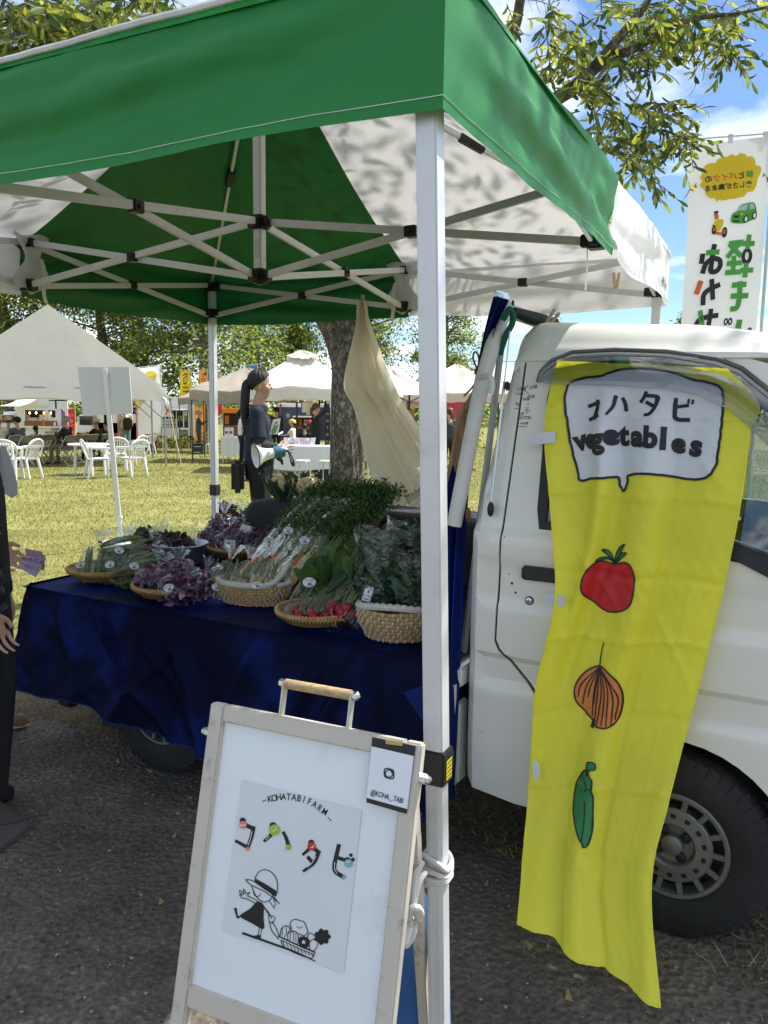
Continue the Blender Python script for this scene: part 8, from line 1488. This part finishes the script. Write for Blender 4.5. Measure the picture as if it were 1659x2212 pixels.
# artwork panels hanging in the beige tent
o = thing('framed_print', 'blue framed pale print hanging in the beige tent', 'picture', atY(660, 880, 21.2)); b_ = Box(21.2); b_(650, 867, 674, 893, .03, M('frame_blue', (.12, .14, .22), .5), 'frame', o); b_(652.5, 869.5, 671.5, 890.5, .02, wht, 'paper', o, -.015)
mb = MB(); a = atY(662, 868, 20.9); mb.grid(lambda u, v: a+V3(u*.24, .02*math.sin(u*12+v*5), -.34*v), 10, 10); tag(mb.build('cream_fabric', crm), 'cream fabric being hung in the beige tent by the woman in black', 'cloth')
# ---- white placard on a stand
gp = gpt(262, 1186); Yp = gp[1]; pcd = thing('placard', 'blank white placard on a thin pole with a round white base, seen from behind', 'placard', gp)
mb = MB(); mb.lathe([(.17, 0), (.185, .03), (.18, .075), (.12, .095), (.03, .10)], 32, gp); mb.build('base', wht, pcd)
Yp2 = Yp-.1; P4 = [atY(x, y, Yp2) for x, y in ((168, 793), (279, 793), (286, 893), (179, 899))]; off = M('placard_white', (.60, .61, .60), .6, var=.02); mb = MB(); plate(mb, [(0, 0), (1, 0), (1, 1), (0, 1)], lambda u, v, d: lerp(lerp(P4[3], P4[2], u), lerp(P4[0], P4[1], u), v)+V3(0, d, 0), thick=.012); mb.build('panel', off, pcd)
mb = MB(); mb.bar(gp+V3(0, 0, .08), atY(226, 796, Yp2-.02), .045, .022, up=(0, 1, 0), bevel=.004); mb.build('pole', wht, pcd); mb = MB(); mb.box(atY(258, 1118, Yp-.02), (.055, .04, .03), None, .006); mb.build('pole_joint', wht, pcd)
# ---- white monobloc chairs and table
pw_ = M('white_resin', (.74, .74, .73), .4, trans=.08, tcol=(.7, .7, .68), var=.02)
def make_chair():
    o = thing('plastic_chair', 'white plastic garden chair', 'chair', (0, 0, 0), 0, 'white plastic chairs on the lawn'); L = dict(local=True)
    mb = MB(); mb.grid(lambda u, v: V3(-.21+.42*u, (-.22+.44*v)*(1-.08*(1-u)), .415+.015*u+.012*(2*v-1)**2), 10, 10); mb.grid(lambda u, v: V3(-.21+.42*u, (-.22+.44*v)*(1-.08*(1-u)), .395+.015*u), 10, 10); mb.build('seat', pw_, o, **L)
    bk = lambda t, w: V3(-.20-.16*t, w*(.20+.03*math.sin(t*3)), .42+.40*t)
    mb = MB(); pts = smooth_line([bk(0, -1), bk(.4, -1.12), bk(.75, -1.1), bk(.96, -.7), bk(1.03, 0), bk(.96, .7), bk(.75, 1.1), bk(.4, 1.12), bk(0, 1)], 40); mb.tube(pts, .022, 8, flat=.7); mb.build('back_frame', pw_, o, **L)
    for k in range(7): w = -.66+.22*k; mb = MB(); mb.tube([bk(t, w*(1+.12*t)) for t in np.linspace(.02, .97-.12*abs(w), 8)], .014, 6, flat=.5); mb.build('back_slat', pw_, o, **L)
    for s in (-1, 1):
        mb = MB(); mb.tube(smooth_line([V3(-.30, s*.235, .68), V3(-.1, s*.265, .66), V3(.1, s*.265, .655), V3(.19, s*.25, .63), V3(.20, s*.24, .52), V3(.20, s*.225, .42)], 20), .021, 8, flat=1.3); mb.build('armrest', pw_, o, **L)
        mb = MB(); mb.tube([V3(.20, s*.215, .42), V3(.235, s*.245, 0)], [.034, .022], 6); mb.build('leg', pw_, o, **L); mb = MB(); mb.tube([V3(-.20, s*.20, .42), V3(-.29, s*.225, 0)], [.034, .022], 6); mb.build('leg', pw_, o, **L)
    return o
ch0 = make_chair(); SPC = [(18, 1036, 1.75, 'white plastic chair seen from behind at the left edge of the photo'), (52, 1033, 2.95, 'white plastic chair in profile beside the left edge chair'), (216, 1033, .55, 'white plastic chair pulled up to the right of the white table leg'), (283, 1029, 2.6, 'white plastic chair facing the table, nearest the marquee pole'), (252, 1016, 2.0, 'white plastic chair on the far side of the white table'), (288, 1003, 2.8, 'white plastic chair behind, in front of the person with the backpack'), (316, 982, 2.95, 'white plastic chair by the man in the white shirt'), (8, 1022, .4, 'second white plastic chair stacked close at the left edge')]
for i, (x, y, rz, lb) in enumerate(SPC):
    g = gpt(x, y); o = ch0 if i == 0 else dup(ch0, g, rz, lb)
    if i == 0: o.location = tuple(g); o.rotation_euler = (0, 0, rz); o['label'] = lb
g = gpt(195, 1026); tb_ = thing('plastic_table', 'white plastic garden table with thick legs among the plastic chairs', 'table', g); mb = MB(); mb.lathe([(.43, .675), (.47, .68), (.475, .70), (.465, .712), (.002, .714)], 32, g); mb.build('table_top', pw_, tb_)
for k in range(4): a = .5+1.5708*k; mb = MB(); mb.tube([g+V3(.33*math.cos(a), .33*math.sin(a), 0), g+V3(.30*math.cos(a), .30*math.sin(a), .68)], .042, 8, flat=.6); mb.build('leg', pw_, tb_)
# ---- folding chairs
fcs = M('folding_steel', (.55, .56, .55), .25, metal=.9); olive = M('olive_pad', (.16, .155, .10), .7)
fc = thing('folding_chair', 'steel folding chair', 'chair', (0, 0, 0), 0, 'steel folding chairs under the marquee'); L_ = dict(local=True)
mb = MB(); mb.box((0, 0, .43), (.36, .38, .035), None, .012); mb.build('seat', olive, fc, **L_); mb = MB(); mb.box((-.235, 0, .72), (.03, .40, .17), np.array(Matrix.Rotation(-.2, 3, 'Y')), .012); mb.build('backrest', olive, fc, **L_)
for s in (-1, 1): mb = MB(); mb.tube([(.26, s*.20, 0), (-.26, s*.205, .80)], .012, 6); mb.build('front_leg', fcs, fc, **L_); mb = MB(); mb.tube([(-.30, s*.17, 0), (.14, s*.17, .42)], .012, 6); mb.build('rear_leg', fcs, fc, **L_)
mb = MB(); mb.tube([(-.30, -.17, .02), (-.30, .17, .02)], .011, 6); mb.build('foot_bar', fcs, fc, **L_); mb = MB(); mb.tube([(-.26, -.205, .8), (-.28, 0, .82), (-.26, .205, .8)], .012, 6); mb.build('top_bar', fcs, fc, **L_)
rows = [(22, 1006), (46, 1008), (70, 1003), (88, 1000), (104, 998), (120, 996), (138, 1006), (156, 1000), (172, 997), (190, 995), (205, 993), (222, 990)]
FL = ['at the left edge of the row under the marquee', 'by the blue-grey shirt', 'just right of the blue-grey shirt', 'left of the middle of the row', 'in the middle of the row in front of the food truck', 'right of the middle of the row', 'under the man with the grey hair', 'just left of the white plastic table', 'behind the white plastic table', 'beside the woman in the beige cap', 'right behind the pole of the white placard', 'at the right end of the row']
for i, (x, y) in enumerate(rows):
    g = gpt(x, y); lb = 'steel folding chair '+FL[i]; rz = 2.75+.12*math.sin(i*2.3)
    if i == 0: fc.location = tuple(g); fc.rotation_euler = (0, 0, rz); fc['label'] = lb
    else: dup(fc, g, rz, lb)
# ---- people at the fair
C_ = lambda n, c: cloth_m(n, c)
denim = C_('blue_grey_shirt', (.06, .085, .105)); khaki = C_('khaki', (.16, .115, .065)); creamt = C_('cream_tee', (.52, .47, .36)); jeans = C_('pale_jeans', (.16, .22, .25)); whs = C_('white_shirt', (.72, .72, .76)); greyw = C_('grey_work', (.06, .058, .065)); flor = M('floral_trousers', (.06, .055, .06), .8, var=.9, scale=30); sage = C_('sage_shirt', (.15, .16, .09)); redd = C_('red_dress', (.42, .03, .035)); capb = M('cap_beige', (.48, .40, .26), .8); capk = M('cap_black', (.012, .012, .013), .8); hatf = M('sun_hat', (.42, .33, .20), .8, var=.5, scale=20)
def at_h(x, yhead, Y): return None
sit = dict(pose='sit', vox=.018); st_ = dict(vox=.018); lap = {-1: ((.16, -.02, -.20), (.34, .03, -.22)), 1: ((.16, .02, -.20), (.34, -.03, -.22))}; fold_ = {-1: ((.12, -.03, -.22), (.30, .14, -.10)), 1: ((.12, .03, -.22), (.28, -.1, -.10))}
person('person in a black cap and blue-grey shirt sitting on a folding chair', gpt(52, 1004), 2.75, denim, jeans, hat=('cap', capk), arms=lap, H=1.66, lean=.35, **sit)
person('small person in red sitting behind the blue-grey shirt', gpt(80, 998), 2.4, redd, redd, arms=lap, H=1.35, hairlen=.2, **sit)
person('man with grey hair and black jumper sitting in khaki trousers', gpt(150, 1004), 2.95, blackc, khaki, arms=fold_, H=1.72, hair=hairg, skin_=skin2, lean=.1, **sit)
person('woman in a beige cap and black tee sitting with arms resting forward', gpt(212, 994), 2.85, blackc, trous, hat=('cap', capb), arms={-1: ((.20, -.02, -.14), (.42, .04, -.10)), 1: ((.20, .02, -.14), (.42, -.04, -.12))}, long_sleeve=False, H=1.65, skin_=skin2, **sit)
person('dark-haired person sitting behind the woman in the beige cap', gpt(232, 988), 2.9, blackc, trous, arms=lap, H=1.55, skin_=skin2, **sit)
person('person in a sage green shirt and beige cap at the left edge', gpt(22, 1003), 1.9, sage, khaki, hat=('cap', capb), arms=lap, H=1.68, **sit); person('person in a cream top with a dark backpack, farthest left under the marquee', gpt(2, 1004), 1.7, creamt, khaki, hat=('cap', capb), arms=lap, H=1.68, **sit)
bp_ = person('person in a cream tee with a black backpack standing beside the plastic chairs', gpt(273, 984), 2.2, creamt, jeans, H=1.72, long_sleeve=False, **st_); g = np.array(bp_.location); mb = MB(); mb.box(g+V3(.12, -.14, 1.12), (.30, .18, .46), rotz(.4), .06); o = thing('backpack', 'black backpack worn by the person in the cream tee', 'backpack', g+V3(.12, -.14, .9)); mb.build('pack_body', M('black_nylon', (0, 0, 0)), o); mb = MB(); mb.tube(smooth_line([g+V3(.04, -.12, 1.35), g+V3(-.04, -.05, 1.48), g+V3(-.14, .02, 1.25), g+V3(-.05, -.1, .98)], 14), .022, 6, flat=.4); mb.build('strap', M('black_nylon', (0, 0, 0)), o)
person('woman in black with a black cap standing beside the man in white', gpt(313, 977), 1.2, blackc, trous, hat=('cap', capk), arms=fold_, H=1.60, female=True, hairlen=.18, **st_)
person('man in a white shirt and black trousers standing near the trailer', gpt(332, 976), 2.8, whs, trous, H=1.70, **st_)
person('person in a floral sun hat and grey clothes standing by the wooden crates', gpt(430, 978), .35, greyw, flor, hat=('brim', hatf), H=1.60, arms={-1: ((.14, -.03, -.2), (.36, .02, -.06)), 1: ((.14, .03, -.2), (.36, -.02, -.06))}, **st_)
person('cook in a black cap working inside the white kitchen truck', V3(atY(107, 900, 33.2)[0], 33.2, gz(33)+.30), 3.6, whs, trous, hat=('cap', capk), H=1.55, lean=.3, **st_)
person('woman with brown hair and black clothes reaching up in the beige tent', G(682, 20.3), .4, blackc, trous, hair=hairb, H=1.66, female=True, hairlen=.20, arms={-1: ((.16, -.06, .16), (.22, .02, .42)), 1: ((.14, .05, .18), (.16, -.02, .44))}, **st_)
person('child in a yellow cap and white tee behind the white table', G(632, 24), 2.9, whs, jeans, hat=('cap', M('cap_yellow', (.55, .42, .12), .8)), H=1.25, arms=lap, long_sleeve=False, vox=.016); person('dark-haired person in black sitting left of the woman reaching up', G(658, 25), 1.6, blackc, trous, H=1.55, female=True, arms=fold_, long_sleeve=False, **sit)
person('person in white with long dark hair under the taupe tent', G(521, 22.5), .3, whs, trous, H=1.55, female=True, hairlen=.40, long_sleeve=False, **st_); person('person with short dark hair behind the woman with the ponytail', G(597, 27), 2.2, navy, trous, H=1.68, **st_); person('person in dark patterned clothes beside the pink awning', G(972, 19.5), 2., M('pattern_dark', (.03, .035, .04), .8, var=.9, scale=30), trous, hair=hairb, H=1.58, female=True, hairlen=.14, **st_)
# low planting in front of the trailer
n = 900; rg = np.random.default_rng(9); xx = rg.uniform(atY(325, 950, 38)[0], atY(418, 950, 38)[0], n); C = np.stack([xx, rg.uniform(36.5, 38.5, n), gz(38)+rg.uniform(0, .38, n)], 1); leaves('flower_bed', [tleaf[0], tleaf[1], M('bed_red', (.22, .06, .03), .6), tleaf[2]], None, C, rg.normal(size=(n, 3))*np.array([.6, .6, 1])+np.array([0, 0, .8]), .24, .05, seed=8); tag(bpy.data.objects['flower_bed'], 'low planting of grassy leaves in front of the white trailer', 'plants')
